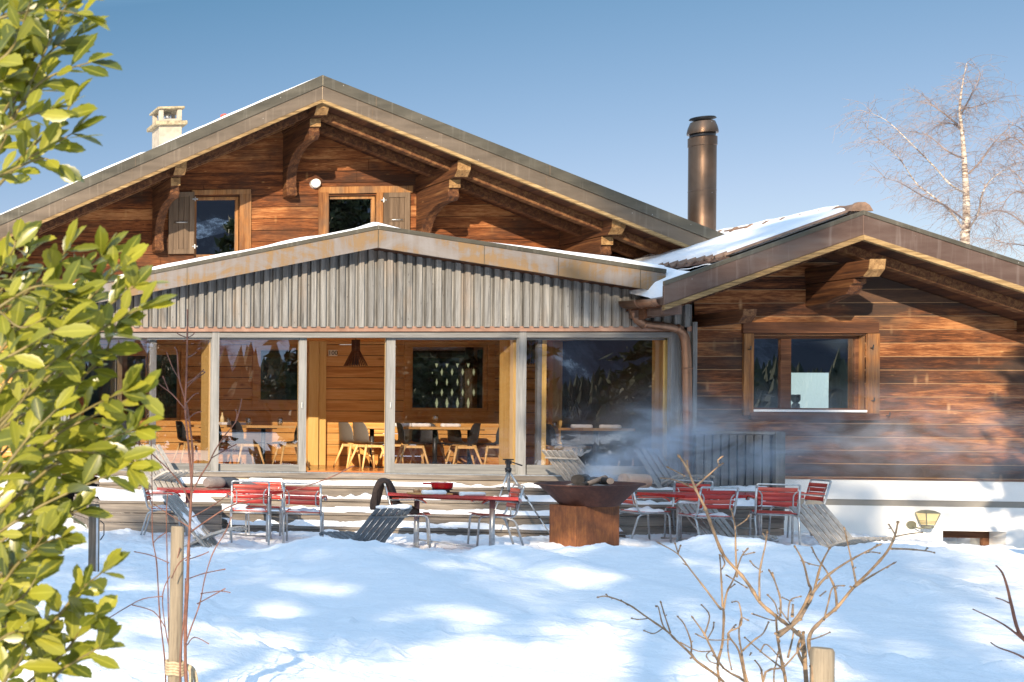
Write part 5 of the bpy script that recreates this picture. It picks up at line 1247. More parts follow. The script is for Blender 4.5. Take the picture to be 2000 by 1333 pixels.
def log(name, label, p, q, r, mat, endmat, group, n=12, rough=0.12, seed=1):
    rng = random.Random(seed); mb = MB(); p = Vector(p); q = Vector(q); mb.tube([p.lerp(q, t) for t in (0, .25, .5, .75, 1)], [r * (1 + rng.uniform(-rough, rough)) for _ in range(5)], n)
    o = tag(mb.build(name, M[mat], None, 'auto'), label, 'log', group)
    d = (q - p).normalized()
    MB().tube([p - d * 0.003, p + d * 0.012], r * 0.86, n).build('cut_end', M[endmat], o)
    MB().tube([q + d * 0.003, q - d * 0.012], r * 0.86, n).build('cut_end', M[endmat], o)
    return o
log('firewood_log', 'charred round log at the left of the fire bowl, its dark end facing us', T(1128, 938, 17.45), T(1142, 936, 17.95), 0.068, 'char', 'char', 'logs smouldering in the fire bowl', seed=2)
log('firewood_log', 'thin pale grey log slanting across the middle of the fire bowl', T(1146, 946, 17.35), T(1182, 933, 17.65), 0.032, 'log', 'char', 'logs smouldering in the fire bowl', seed=3)
log('firewood_log', 'split log in the fire bowl with a glowing brown cut end to the right', T(1158, 938, 17.9), T(1192, 940, 17.3), 0.05, 'char', 'log_end', 'logs smouldering in the fire bowl', seed=4)
log('firewood_log', 'charred stub of wood lying between the two bigger logs in the fire bowl', T(1138, 947, 17.3), T(1156, 941, 17.5), 0.028, 'char', 'char', 'logs smouldering in the fire bowl', seed=5)
p0, p1 = T(1217, 939, 19.2), T(1264, 940, 19.2)
log('firewood_log', 'stout pinkish sawn log standing behind the fire bowl', p0, p1, 0.105, 'log_end', 'log_end', None, 16, 0.03, 6)

# slatted lounge chairs: two crossing slat panels, built facing +X
def make_lounger(label, mat='slat'):
    root = local(thing('slatted_lounger', label, 'lounge chair', (0,0,0), 'slatted timber lounge chairs around the terrace'))
    n = 6; w = 0.072; gap = 0.034
    for i in range(n):
        y = (i - (n-1)/2) * (w + gap)
        MB().beam((-0.54, y, 0.82), (0.16, y, 0.0), w, 0.022, (0.6, 0, 0.5)).build('back_slat', M[mat], root, bevel=0.004)
    for i in range(n - 1):
        y = (i - (n-2)/2) * (w + gap)
        b = MB(); pts = [(0.40, 0.40), (0.36, 0.43), (0.26, 0.42), (0.05, 0.335), (-0.25, 0.16), (-0.46, 0.0)]
        for (xa, za), (xb, zb) in zip(pts[:-1], pts[1:]): b.beam((xa, y, za), (xb, y, zb), 0.05, 0.03, (0, 0, 1))
        b.build('seat_slat', M[mat], root, bevel=0.003)
    for s in (0.30, 0.08):
        z = 0.02 + s; MB().beam((0.16 - 0.854 * s - 0.03, -0.30, s - 0.02), (0.16 - 0.854 * s - 0.03, 0.30, s - 0.02), 0.04, 0.03).build('cross_rail', M[mat], root, bevel=0.003)
    MB().beam((-0.47, -0.30, 0.70), (-0.47, 0.30, 0.70), 0.035, 0.025).build('cross_rail', M[mat], root, bevel=0.003)
    return root
LG = [(326, 20.5, -140, 0.46, 'pale slatted lounge chair standing on the platform at the left end of the steps'),
      (1150, 20.0, -48, 0.44, 'slatted lounge chair behind the fire bowl, leaning back to the left'),
      (1325, 20.3, -142, 0.46, 'smoke wrapped slatted lounge chair by the downpipe'),
      (412, 17.2, -106, -0.17, 'slatted lounge chair with frosty snow on its slats beside the wooden post'),
      (1432, 17.7, -128, -0.26, 'dark slatted lounge chair with snow along its top, between the red chairs'),
      (1655, 17.6, -128, -0.26, 'bare slatted lounge chair furthest right before the white base wall')]
l0 = None
for i, (px, t, rel, z, lab) in enumerate(LG):
    loc, rz = place(px, t, rel, z)
    if l0 is None:
        l0 = make_lounger(lab); l0.location = loc; l0.rotation_euler = (0, 0, rz)
    else: dup(l0, loc, rz, lab)
ld = make_lounger('shaded grey slatted lounge chair leaning right, half buried behind the snow bank', 'slat_shaded'); loc, rz = place(700, 16.9, 48, -0.24); ld.location = loc; ld.rotation_euler = (0, 0, rz)
def top_snow(px, t, rel, z, lab, seed):
    loc, rz = place(px, t, rel, z); Rm = Matrix.Translation(loc) @ Matrix.Rotation(rz, 4, 'Z'); mb = MB(); n = 13
    rng = random.Random(seed); mb.tube([Rm @ Vector((-0.535 + rng.uniform(-.015, .015), -0.30 + 0.6 * i / (n-1), 0.835)) for i in range(n)], [0.015 if i in (0, n-1) else rng.uniform(0.018, 0.034) for i in range(n)], 8)
    tag(mb.build('snow_ridge', M['snow_clump'], None, True), lab, 'snow', 'snow along the lounge chair tops')
top_snow(1432, 17.7, -128, -0.26, 'ridge of snow along the top of the dark lounge chair between red chairs', 1)
top_snow(700, 16.9, 48, -0.24, 'ridge of snow along the top of the shaded grey lounge chair', 2)
def slat_snow(px, t, rel, z, lab, seed):
    loc, rz = place(px, t, rel, z); Rm = Matrix.Translation(loc) @ Matrix.Rotation(rz, 4, 'Z'); mb = MB(); us = np.linspace(0.06, 0.92, 26); ys = np.linspace(-0.28, 0.26, 16)
    def f(u, y):
        n = float(fbm(np.array([u * 5]), np.array([y * 9]), 4, seed)[0]); p = Vector((-0.54, y, 0.82)).lerp(Vector((0.16, y, 0)), u); nn = Vector((0.76, 0, 0.65)); return Rm @ (p + nn * (0.010 + min(0.02, max(-0.04, (n - 0.56) * 0.35 + 0.12 * (u - 0.6)))))
    mb.grid(list(us), list(ys), f); tag(mb.build('snow_dusting', M['snow_clump'], None, True, fix=False), lab, 'snow')
slat_snow(412, 17.2, -106, -0.17, 'frosty snow dusting the slats of the lounge chair beside the wooden post', 401)

# lanterns
q = P(1812, 1015, YWW - 0.13); wl = thing('wall_lantern', 'tapered amber glass wall lantern on the white base wall', 'lantern', q)
def sq(r, z): return [(q.x + a * r, q.y + b * r, q.z + z) for a, b in ((-1,-1),(1,-1),(1,1),(-1,1))]
s = 1 / 125.0
mb = MB(); a = sq(0.098, 0.10); b = sq(0.055, -0.085); mb.add(b + a, [(0,3,2,1), (4,5,6,7), (0,1,5,4), (1,2,6,5), (2,3,7,6), (3,0,4,7)]); mb.build('lantern_glass', M['lamp_glass'], wl)
mb = MB(); mb.lathe([(0.146, 0.10), (0.125, 0.118), (0.075, 0.142), (0.02, 0.15)], q, 4); mb2 = MB(); cs_, sn_ = math.cos(math.pi/4), math.sin(math.pi/4)
mb.v = [(q.x + (x - q.x) * cs_ - (y - q.y) * sn_, q.y + (x - q.x) * sn_ + (y - q.y) * cs_, z) for x, y, z in mb.v]; mb.build('lantern_roof', M['lamp_metal'], wl)
mb = MB()
for i in range(4):
    mb.tube([b[i], a[i]], 0.007, 6)
    for f_ in (0.12, 0.22, 0.34): mb.tube([Vector(b[i]).lerp(Vector(a[i]), f_), Vector(b[(i+1) % 4]).lerp(Vector(a[(i+1) % 4]), f_)], 0.004, 5)
mb.lathe([(0.075, -0.10), (0.07, -0.13), (0.025, -0.15)], q, 12)
mb.tube(rounded([(q.x, q.y, q.z - 0.13), (q.x - 0.09, q.y + 0.02, q.z - 0.15), (q.x - 0.13, YWW + 0.02, q.z - 0.11)], 0.06), 0.012, 8); mb.tube([(q.x - 0.13, YWW - 0.012, q.z - 0.10), (q.x - 0.13, YWW + 0.016, q.z - 0.10)], 0.065, 18)
mb.build('lantern_frame', M['lamp_metal'], wl)
q = P(617, 358.5, YMW - 0.06); rl = thing('round_wall_lamp', 'small round white wall lamp above the upper window', 'lamp', q)
mb = MB(); mb.tube([(q.x, q.y + 0.055, q.z), (q.x, q.y - 0.01, q.z), (q.x, q.y - 0.03, q.z), (q.x, q.y - 0.045, q.z)], [0.078, 0.086, 0.078, 0.045], 28); mb.build('lamp_glass', M['lamp_white'], rl, True)
MB().tube([(q.x, q.y + 0.0555, q.z), (q.x, q.y + 0.062, q.z)], 0.09, 28).build('lamp_base', M['steel'], rl)

# ================================================================== INSIDE THE PAVILION
# plastic shell chair on oak legs, built facing +X
def make_shell_chair(label, mat):
    root = local(thing('dining_chair', label, 'chair', (0,0,0), 'shell chairs in the glazed dining room'))
    prof = [(0.23, 0.43), (0.215, 0.452), (0.10, 0.448), (-0.05, 0.44), (-0.15, 0.452), (-0.195, 0.50), (-0.212, 0.58), (-0.225, 0.69), (-0.24, 0.80), (-0.245, 0.815)]
    wid = [0.20, 0.225, 0.235, 0.235, 0.235, 0.235, 0.235, 0.225, 0.19, 0.15]; cv = [0, 0.004, 0.012, 0.018, 0.03, 0.045, 0.055, 0.05, 0.035, 0.025]
    mb = MB(); ys = np.linspace(-1, 1, 11)
    def f(i, y):
        x, z = prof[i]; c = cv[i] * y * y; k = min(1, max(0, (i - 3) / 3)); return (x + c * k * 1.2, y * wid[i], z + c * (1 - k) * 1.2)
    mb.grid(list(range(10)), list(ys), f); o = mb.build('shell', M[mat], root, True); sd_ = o.modifiers.new('solid', 'SOLIDIFY'); sd_.thickness = 0.010; o.modifiers.new('sub', 'SUBSURF').render_levels = 1
    for sx, sy in ((1, 1), (1, -1), (-1, 1), (-1, -1)):
        MB().tube([(sx * 0.13, sy * 0.13, 0.425), (sx * 0.235 - (0.01 if sx > 0 else 0.02), sy * 0.225, 0.0)], [0.021, 0.013], 10).build('leg', M['oak_leg'], root, True)
    ap = MB()
    for sy in (-1, 1): ap.beam((-0.14, sy * 0.132, 0.405), (0.14, sy * 0.132, 0.405), 0.022, 0.045)
    for sx in (-1, 1): ap.beam((sx * 0.135, -0.12, 0.405), (sx * 0.135, 0.12, 0.405), 0.022, 0.045)
    ap.build('seat_frame', M['oak_leg'], root); return root
def make_dining_table(label, x, y, rz=0, first=None):
    root = local(thing('dining_table', label, 'table', (x, y, fz), 'square oak tables in the glazed dining room'))
    MB().box(-0.40, 0.40, -0.36, 0.36, 0.705, 0.750).build('tabletop', M['oak'], root, bevel=0.003)
    MB().tube([(0, 0, 0.015), (0, 0, 0.70)], 0.036, 16).build('leg', M['steel_dark'], root, True)
    MB().box(-0.22, 0.22, -0.22, 0.22, 0.0, 0.014).build('base_plate', M['steel_dark'], root, bevel=0.004); MB().box(-0.17, 0.17, -0.17, 0.17, 0.690, 0.7045).build('top_plate', M['steel_dark'], root)
    return root
def fx_(px, Y): return P(px, 830, Y).x
YT = 0.92                                       # front edges of the front row
TB = [(529, YT, 'oak table behind the left pane, set with two tumblers'), (870, YT, 'oak table behind the pane right of the doorway with two rolled napkins'), (1190, YT, 'oak table behind the right hand pane with two rolled napkins'),
      (425, 2.0, 'oak table further back near the left post with bottle and glasses'), (744, 2.05, 'oak table in the back row beyond the two taupe chairs in the doorway'), (938, 2.0, 'oak table in the back row beside the right wall post'), (236, YT, 'oak table in the left end bay behind the leafy bush')]
tpos = []; t0_ = None
for (px, y, lab) in TB:
    x = fx_(px, y); tpos.append((x, y + 0.36))
    if t0_ is None: t0_ = make_dining_table(lab, x, y + 0.36)
    else: dup(t0_, (x, y + 0.36, fz), 0, lab)
DC = [ # px, Y, facing (deg from +X), dark?, label
    (722, 1.35, 8, 0, 'taupe shell chair in the open doorway, nearer of the two'), (693, 1.95, 6, 0, 'taupe shell chair in the open doorway, further back of the two'),
    (806, 1.05, 165 + 180, 1, 'dark shell chair under the left side of the table right of the doorway'), (905, 1.0, 170, 1, 'dark shell chair at the right of the napkin table, side on'),
    (962, 1.55, 176, 1, 'dark shell chair behind the right wall post of the middle bay'), (838, 2.35, 270, 1, 'dark shell chair at the back of the napkin table'),
    (482, 1.0, 5, 1, 'dark shell chair at the left side of the tumbler table'), (566, 1.0, 178, 1, 'dark shell chair right of the tumbler table, cut by the door stile'),
    (440, 1.45, 4, 1, 'dark shell chair beside the left main post'), (372, 1.6, 2, 1, 'dark shell chair in the bay left of the main post'),
    (236, 0.6, 90, 1, 'dark shell chair behind the leafy bush, its oak legs showing'), (1088, 1.05, 3, 1, 'dark shell chair left of the right hand oak table'),
    (1132, 2.3, 275, 1, 'dark shell chair behind the right hand oak table, left one'), (1200, 2.3, 262, 1, 'dark shell chair behind the right hand oak table, right one'),
    (1248, 1.2, 178, 1, 'dark shell chair right of the right hand oak table'), (775, 2.5, 185, 1, 'dark shell chair in the back row left of the napkin table'), (905, 2.55, 2, 1, 'dark shell chair in the back row right of the napkin table')]
ca, cb_ = None, None
for (px, y, fa, dk, lab) in DC:
    x = fx_(px, y); rz = R(fa)
    if dk:
        if cb_ is None: cb_ = make_shell_chair(lab, 'shell_dark'); cb_.location = (x, y, fz); cb_.rotation_euler = (0, 0, rz)
        else: dup(cb_, (x, y, fz), rz, lab)
    else:
        if ca is None: ca = make_shell_chair(lab, 'shell'); ca.location = (x, y, fz); ca.rotation_euler = (0, 0, rz)
        else: dup(ca, (x, y, fz), rz, lab)
zt_i = fz + 0.7505
def nap_in(px, y, L, lab): napkin(px, 0, L, 0.0, lab, 'napkins on the dining tables', 0.034, Vector((fx_(px, y), y, zt_i - 0.004)))
nap_in(788, 1.45, 0.27, 'rolled white napkin leftmost of the row on the table right of the doorway'); nap_in(822, 1.2, 0.29, 'rolled white napkin left of the wine glass on the table right of the doorway'); nap_in(880, 1.2, 0.30, 'rolled white napkin right of the wine glass on the table right of the doorway')
nap_in(1136, 1.15, 0.31, 'rolled white napkin at the left of the right hand oak table'); nap_in(1192, 1.15, 0.31, 'rolled white napkin at the right of the right hand oak table')
def tumbler(px, y, lab, h=0.105, r=0.038):
    x = fx_(px, y); mb = MB().lathe([(r * 0.75, 0), (r * 0.98, h * 0.35), (r, h * 0.6), (r * 0.85, h), (r * 0.80, h), (r * 0.94, h * 0.6), (r * 0.9, h * 0.35), (r * 0.6, 0.006)], (x, y, zt_i), 20)
    tag(mb.build('tumbler', M['glass_thin'], None, True), lab, 'glass', 'glasses on the dining tables')
tumbler(485, 1.1, 'clear tumbler at the left of the table behind the left pane', 0.14, 0.045); tumbler(547, 1.1, 'clear tumbler at the right of the table behind the left pane', 0.14, 0.045); tumbler(446, 2.2, 'clear tumbler further back beside the left main post', 0.13, 0.042)
tumbler(1083, 1.5, 'amber tinted tumbler left of the napkins on the right hand table'); tumbler(1218, 1.35, 'tumbler in shade right of the napkins on the right hand table'); tumbler(1246, 1.5, 'tumbler nearest the right wall on the right hand table')
x = fx_(850, 1.2); mb = MB().lathe([(0.036, 0), (0.034, 0.004), (0.006, 0.008), (0.005, 0.085), (0.02, 0.10), (0.044, 0.135), (0.046, 0.165), (0.036, 0.205), (0.034, 0.205), (0.043, 0.165), (0.04, 0.135), (0.004, 0.10)], (x, 1.2, zt_i), 24)
tag(mb.build('wine_glass', M['glass_thin'], None, True), 'stemmed wine glass between the napkins right of the doorway', 'wine glass')
x = fx_(434, 2.15); mb = MB().lathe([(0.036, 0), (0.038, 0.11), (0.030, 0.15), (0.014, 0.18), (0.014, 0.23)], (x, 2.15, zt_i), 18); tag(mb.build('oil_bottle', M['lamp_glass'], None, True), 'small pale yellow bottle on the table by the left main post', 'bottle')
mb = MB().add([], []); xa, xb = fx_(432, 2.05), fx_(480, 2.05); mb.box(xa, xb, 2.02, 2.5, zt_i + 0.001, zt_i + 0.05); tag(mb.build('folded_tablecloth', M['linen'], None, bevel=0.01), 'pale folded cloth on the table by the left main post', 'cloth')
# pendant lamp in the doorway and number plate
def pendant(px, py0, py1, y, lab, hang=3.2):
    a = P(px, py0, y); b = P(px, py1, y); r0, r1 = 0.065, 0.19; h = a.z - b.z
    pr = thing('pendant_lamp', lab, 'lamp', (a.x, y, b.z), 'slatted pendant lamps'); 
    mb = MB(); n = 30
    for k in range(n):
        an = 2 * math.pi * k / n; c, s_ = math.cos(an), math.sin(an); P0 = Vector((a.x + r0 * c, y + r0 * s_, a.z)); P1 = Vector((a.x + r0 * c, y + r0 * s_, a.z - h * 0.42)); P2 = Vector((a.x + r1 * c, y + r1 * s_, b.z))
        mb.beam(P0, P1, 0.010, 0.004, (c, s_, 0.01)); mb.beam(P1, P2, 0.016, 0.004, (c, s_, 0.01))
    mb.build('lamp_shade', M['dark_wood'], pr)
    MB().lathe([(r0 + 0.004, a.z - 0.012), (r0 + 0.004, a.z + 0.0)], (a.x, y, 0), 24).build('shade_ring', M['dark_wood'], pr)
    MB().lathe([(0.055, b.z + 0.02), (0.055, a.z - 0.02)], (a.x, y, 0), 16).build('lamp_core', M['ink'], pr)
    MB().tube([(a.x, y, a.z), (a.x, y, hang)], 0.006, 6).build('cable', M['ink'], pr)
pendant(695, 664, 715, 1.9, 'dark slatted wooden pendant lamp hanging in the doorway')
pendant(1037, 662, 712, 2.2, 'dark slatted pendant lamp half hidden beside the right main post')
a, b = P(641.5, 684, YB - 0.03), P(659, 696, YB - 0.03)
ns = thing('number_plate', 'small cream plate reading 100 on the inner pine wall', 'sign', (a.x, a.y, b.z))
MB().box(a.x, b.x, YB - 0.03, YB - 0.012, b.z, a.z).build('plate', M['sign'], ns, bevel=0.003)
def text_mesh(txt, size, x, y, z, mat, parent, name='lettering'):
    cu = bpy.data.curves.new('text', 'FONT'); cu.body = txt; cu.size = size; cu.extrude = 0.002; cu.align_x = 'CENTER'; cu.align_y = 'CENTER'
    to = bpy.data.objects.new('tmp', cu); COL.objects.link(to); dg = bpy.context.evaluated_depsgraph_get()
    me = bpy.data.meshes.new_from_object(to.evaluated_get(dg)); bpy.data.objects.remove(to); bpy.data.curves.remove(cu)
    me.transform(Matrix.Translation((x, y, z)) @ Matrix.Rotation(math.pi / 2, 4, 'X')); me.name = name; me.materials.clear(); me.materials.append(mat)
    o = bpy.data.objects.new(name, me); COL.objects.link(o); o.parent = parent; o.matrix_parent_inverse = Matrix.Translation(-parent.location); return o
text_mesh('100', (a.z - b.z) * 0.98, (a.x + b.x) / 2, YB - 0.033, (a.z + b.z) / 2 , M['ink'], ns)
# picture in the dark side room, vase in the wing window
a, b = P(1146, 714, YB + 3.3), P(1184, 775, YB + 3.3)
tag(MB().box(a.x, b.x, YB + 3.3, YB + 3.33, b.z, a.z).build('wall_picture', M['picture'], None), 'dim blue picture on the wall of the dark side room', 'picture')
q = P(1554, 797.5, YWW + 0.30); mb = MB().lathe([(0.03, 0), (0.055, 0.03), (0.05, 0.08), (0.028, 0.105), (0.05, 0.13), (0.06, 0.16), (0.058, 0.24), (0.054, 0.24), (0.05, 0.14)], (q.x, q.y, q.z - 0.02), 20)
vs_ = tag(mb.build('window_vase', M['iron'], None, True), 'dark hourglass vase on the sill of the wide wing window', 'vase')
tag(MB().box(wr[0] + 0.02, wr[1] - 0.02, YWW + 0.192, YWW + 0.45, q.z - 0.06, q.z - 0.022).build('inner_sill', M['dark_wood'], wing), None)

# ================================================================== PLANTS IN FRONT
LEAF = [(0.0, 0.015), (0.12, 0.09), (0.28, 0.185), (0.36, 0.17), (0.50, 0.235), (0.58, 0.215), (0.72, 0.215), (0.78, 0.17), (0.88, 0.13), (0.91, 0.075), (1.0, 0.0)]
def leaf(mb, p, d, n, L, rng):
    d = d.normalized(); s = d.cross(n)
    if s.length < 0.05: return
    s.normalize(); n = s.cross(d).normalized(); curl = rng.uniform(-0.02, 0.16); fold = rng.uniform(0.12, 0.42); wf = rng.uniform(0.84, 1.12)
    base = len(mb.v); m_ = len(LEAF)
    for (u, w_) in LEAF:
        c = p + d * (u * L) - n * (curl * u * u * L)
        w2 = w_ * L * wf
        mb.v.append(tuple(c)); mb.v.append(tuple(c + s * w2 + n * (w2 * fold))); mb.v.append(tuple(c - s * w2 + n * (w2 * fold)))
    for i in range(m_ - 1):
        a = base + 3 * i; b = a + 3
        mb.f.append((a, b, b + 1, a + 1)); mb.f.append((a, a + 2, b + 2, b))
rng = random.Random(21)
def bez(pts, n):
    pts = [Vector(p) for p in pts]; out = []
    for i in range(len(pts) - 1):
        p0 = pts[max(i-1, 0)]; p1 = pts[i]; p2 = pts[i+1]; p3 = pts[min(i+2, len(pts)-1)]
        for k in range(n):
            t = k / n; out.append(0.5 * ((2*p1) + (p2-p0)*t + (2*p0-5*p1+4*p2-p3)*t*t + (3*p1-p0-3*p2+p3)*t**3))
    out.append(pts[-1]); return out
SPR = [ # sprigs: photo points with depth
    # top cluster
    [(-60,420,2.6),(10,270,2.5),(75,130,2.45),(130,10,2.4)], [(-40,330,2.7),(30,200,2.6),(90,60,2.5),(150,-20,2.5)], [(10,250,2.5),(70,170,2.45),(120,140,2.42),(178,122,2.4)], [(20,330,2.5),(60,290,2.45),(110,240,2.4),(140,205,2.38)],
    [(-20,380,2.5),(40,320,2.45),(100,285,2.4),(140,262,2.38)], [(-40,360,2.4),(30,330,2.4),(80,310,2.38),(115,322,2.36)], [(-60,150,2.4),(10,110,2.35),(40,60,2.35),(60,0,2.3)], [(-60,260,2.6),(-10,170,2.5),(20,80,2.5),(50,-30,2.5)], [(-60,60,2.5),(20,30,2.45),(100,20,2.4),(160,30,2.4)], [(0,230,2.6),(50,160,2.55),(105,95,2.5),(150,70,2.5)], [(-50,300,2.3),(0,260,2.3),(50,230,2.3),(100,215,2.3)],
    # middle cluster
    [(-60,700,2.6),(20,600,2.5),(90,540,2.45),(130,490,2.4)], [(-40,580,2.5),(0,530,2.45),(25,490,2.4),(30,470,2.4)], [(-60,800,2.6),(60,690,2.5),(160,600,2.42),(235,520,2.36)], [(-40,860,2.5),(90,740,2.42),(190,650,2.36),(275,602,2.3)], [(60,720,2.5),(150,650,2.45),(210,600,2.4),(262,560,2.36)], [(40,640,2.55),(100,570,2.5),(150,540,2.45),(200,500,2.4)],
    [(-60,760,2.4),(40,640,2.36),(90,600,2.33),(140,580,2.3)], [(-40,980,2.5),(80,860,2.42),(170,800,2.36),(240,765,2.3)], [(20,930,2.45),(110,850,2.4),(190,810,2.36),(270,770,2.3)], [(-40,1040,2.5),(90,920,2.42),(180,870,2.36),(262,840,2.3)], [(60,900,2.4),(140,880,2.36),(200,890,2.33),(250,910,2.3)],
    [(-60,900,2.4),(30,800,2.36),(70,740,2.33),(110,700,2.3)], [(-60,640,2.6),(0,570,2.55),(40,520,2.5),(60,480,2.45)], [(-60,1000,2.3),(20,900,2.3),(60,850,2.28),(110,800,2.26)], [(-40,720,2.3),(30,690,2.28),(80,660,2.26),(120,640,2.26)], [(-60,1080,2.4),(60,1000,2.36),(140,960,2.33),(210,930,2.3)], [(0,840,2.6),(70,790,2.55),(130,720,2.5),(180,690,2.45)], [(-30,620,2.35),(30,580,2.33),(70,560,2.3),(110,560,2.3)], [(30,1000,2.6),(110,930,2.55),(180,900,2.5),(230,870,2.5)], [(100,830,2.6),(160,740,2.5),(200,700,2.45),(225,640,2.4)],
    [(-60,960,2.6),(10,880,2.6),(70,820,2.6),(130,780,2.6)], [(-50,880,2.7),(30,760,2.7),(60,680,2.65),(80,610,2.6)], [(-60,560,2.35),(-10,600,2.35),(40,640,2.33),(90,620,2.3)], [(-60,1030,2.5),(10,960,2.5),(60,930,2.5),(120,900,2.5)],
    # lower cluster
    [(-40,1160,2.4),(40,1090,2.36),(90,1060,2.33),(120,1050,2.3)], [(-60,1250,2.4),(20,1120,2.36),(60,1080,2.33),(90,1040,2.3)], [(-20,1333,2.5),(90,1230,2.42),(150,1160,2.36),(200,1118,2.3)], [(20,1360,2.45),(120,1280,2.4),(160,1230,2.36),(190,1200,2.3)], [(-40,1200,2.36),(20,1180,2.33),(50,1160,2.3),(70,1130,2.3)], [(60,1400,2.4),(110,1320,2.36),(150,1290,2.33),(195,1265,2.3)], [(-40,1420,2.4),(10,1330,2.36),(40,1290,2.33),(50,1250,2.3)], [(-60,1120,2.5),(0,1060,2.45),(70,1020,2.42),(150,1000,2.4)], [(0,1400,2.5),(60,1340,2.45),(90,1300,2.4),(80,1260,2.4)], [(-50,1290,2.3),(0,1250,2.3),(30,1235,2.3),(60,1240,2.3)]]
bush = thing('evergreen_bush', 'glossy yellow green evergreen bush with toothed leaves at the left edge of the view', 'bush', T(-60, 1700, 2.5))
lv, sb = MB(), MB()
for _ in range(30):                        # inner sprigs that fill the crown behind the traced ones
    y0 = rng.choice((rng.uniform(-40, 180), rng.uniform(470, 1010), rng.uniform(470, 1010), rng.uniform(1090, 1330))); lim = 95 if y0 < 300 else (190 if y0 < 1050 else 70)
    x0 = rng.uniform(-70, lim * 0.55); dx = rng.uniform(30, lim * 0.7); dy = rng.uniform(-130, 20); t0 = rng.uniform(2.45, 2.95)
    SPR.append([(x0 - 40, y0 + 60, t0 + 0.05), (x0, y0, t0), (x0 + dx * 0.5, y0 + dy * 0.5, t0 - 0.03), (min(x0 + dx, lim), y0 + dy, t0 - 0.06)])
for sp in SPR:
    pts = bez([T(*q) for q in sp], 8); N_ = len(pts)
    sb.tube(pts, [0.0040 * (1 - 0.72 * i / (N_ - 1)) for i in range(N_)], 6)
    acc = 0; k = 0
    for i in range(1, N_):
        seg = pts[i] - pts[i-1]; acc += seg.length; f = i / (N_ - 1)
        while acc > 0.0145:
            acc -= 0.0145; k += 1
            if f < 0.10 or rng.random() < 0.10: continue
            t = seg.normalized(); an = k * 2.4 + rng.uniform(-0.4, 0.4); a = t.orthogonal().normalized(); b = t.cross(a)
            side = a * math.cos(an) + b * math.sin(an); d = (t * rng.uniform(0.55, 1.0) + side * rng.uniform(0.55, 0.95)).normalized()
            up = (Vector((0, 0, 1)) * 0.40 - trav * 0.85 + Vector((rng.gauss(0, .38), rng.gauss(0, .38), rng.gauss(0, .32)))).normalized()
            L = rng.choice((rng.uniform(0.034, 0.056), rng.uniform(0.052, 0.078))) * (1.0 if f < 0.85 else 0.86)
            pp = pts[i] + d * 0.006; sb.tube([pts[i], pp], 0.0012, 4); leaf(lv, pp, d, up, L, rng)
    t = (pts[-1] - pts[-2]).normalized()
    for q in range(3):
        d = (t + Vector((rng.gauss(0, .4), rng.gauss(0, .4), rng.gauss(0, .4)))).normalized(); leaf(lv, pts[-1], d, (Vector((0, 0, 1)) * 0.5 - trav * 0.8 + Vector((rng.gauss(0, .3), rng.gauss(0, .3), 0))).normalized(), rng.uniform(0.045, 0.07), rng)
# main stems down to the ground, left of the view
g0 = T(-90, 1700, 2.55); g0.z = gz(g0.x, g0.y)
for q in ((-60, 520, 2.6), (-60, 760, 2.5), (-60, 960, 2.5), (-60, 1160, 2.4), (-40, 1333, 2.45), (-60, 150, 2.5)):
    e = T(*q); mid = g0.lerp(e, 0.5) + Vector((-0.03, 0, 0.05)); pts = bez([g0, mid, e], 6); sb.tube(pts, [0.014 * (1 - 0.6 * i / (len(pts) - 1)) for i in range(len(pts))], 7)
fo = lv.build('foliage', M['leaf'], bush, True, fix=False); at = fo.data.attributes.new('rib', 'FLOAT', 'POINT'); at.data.foreach_set('value', [1.0 if i % 3 == 0 else 0.0 for i in range(len(lv.v))]); sb.build('stems', M['stem_green'], bush, True, fix=False)

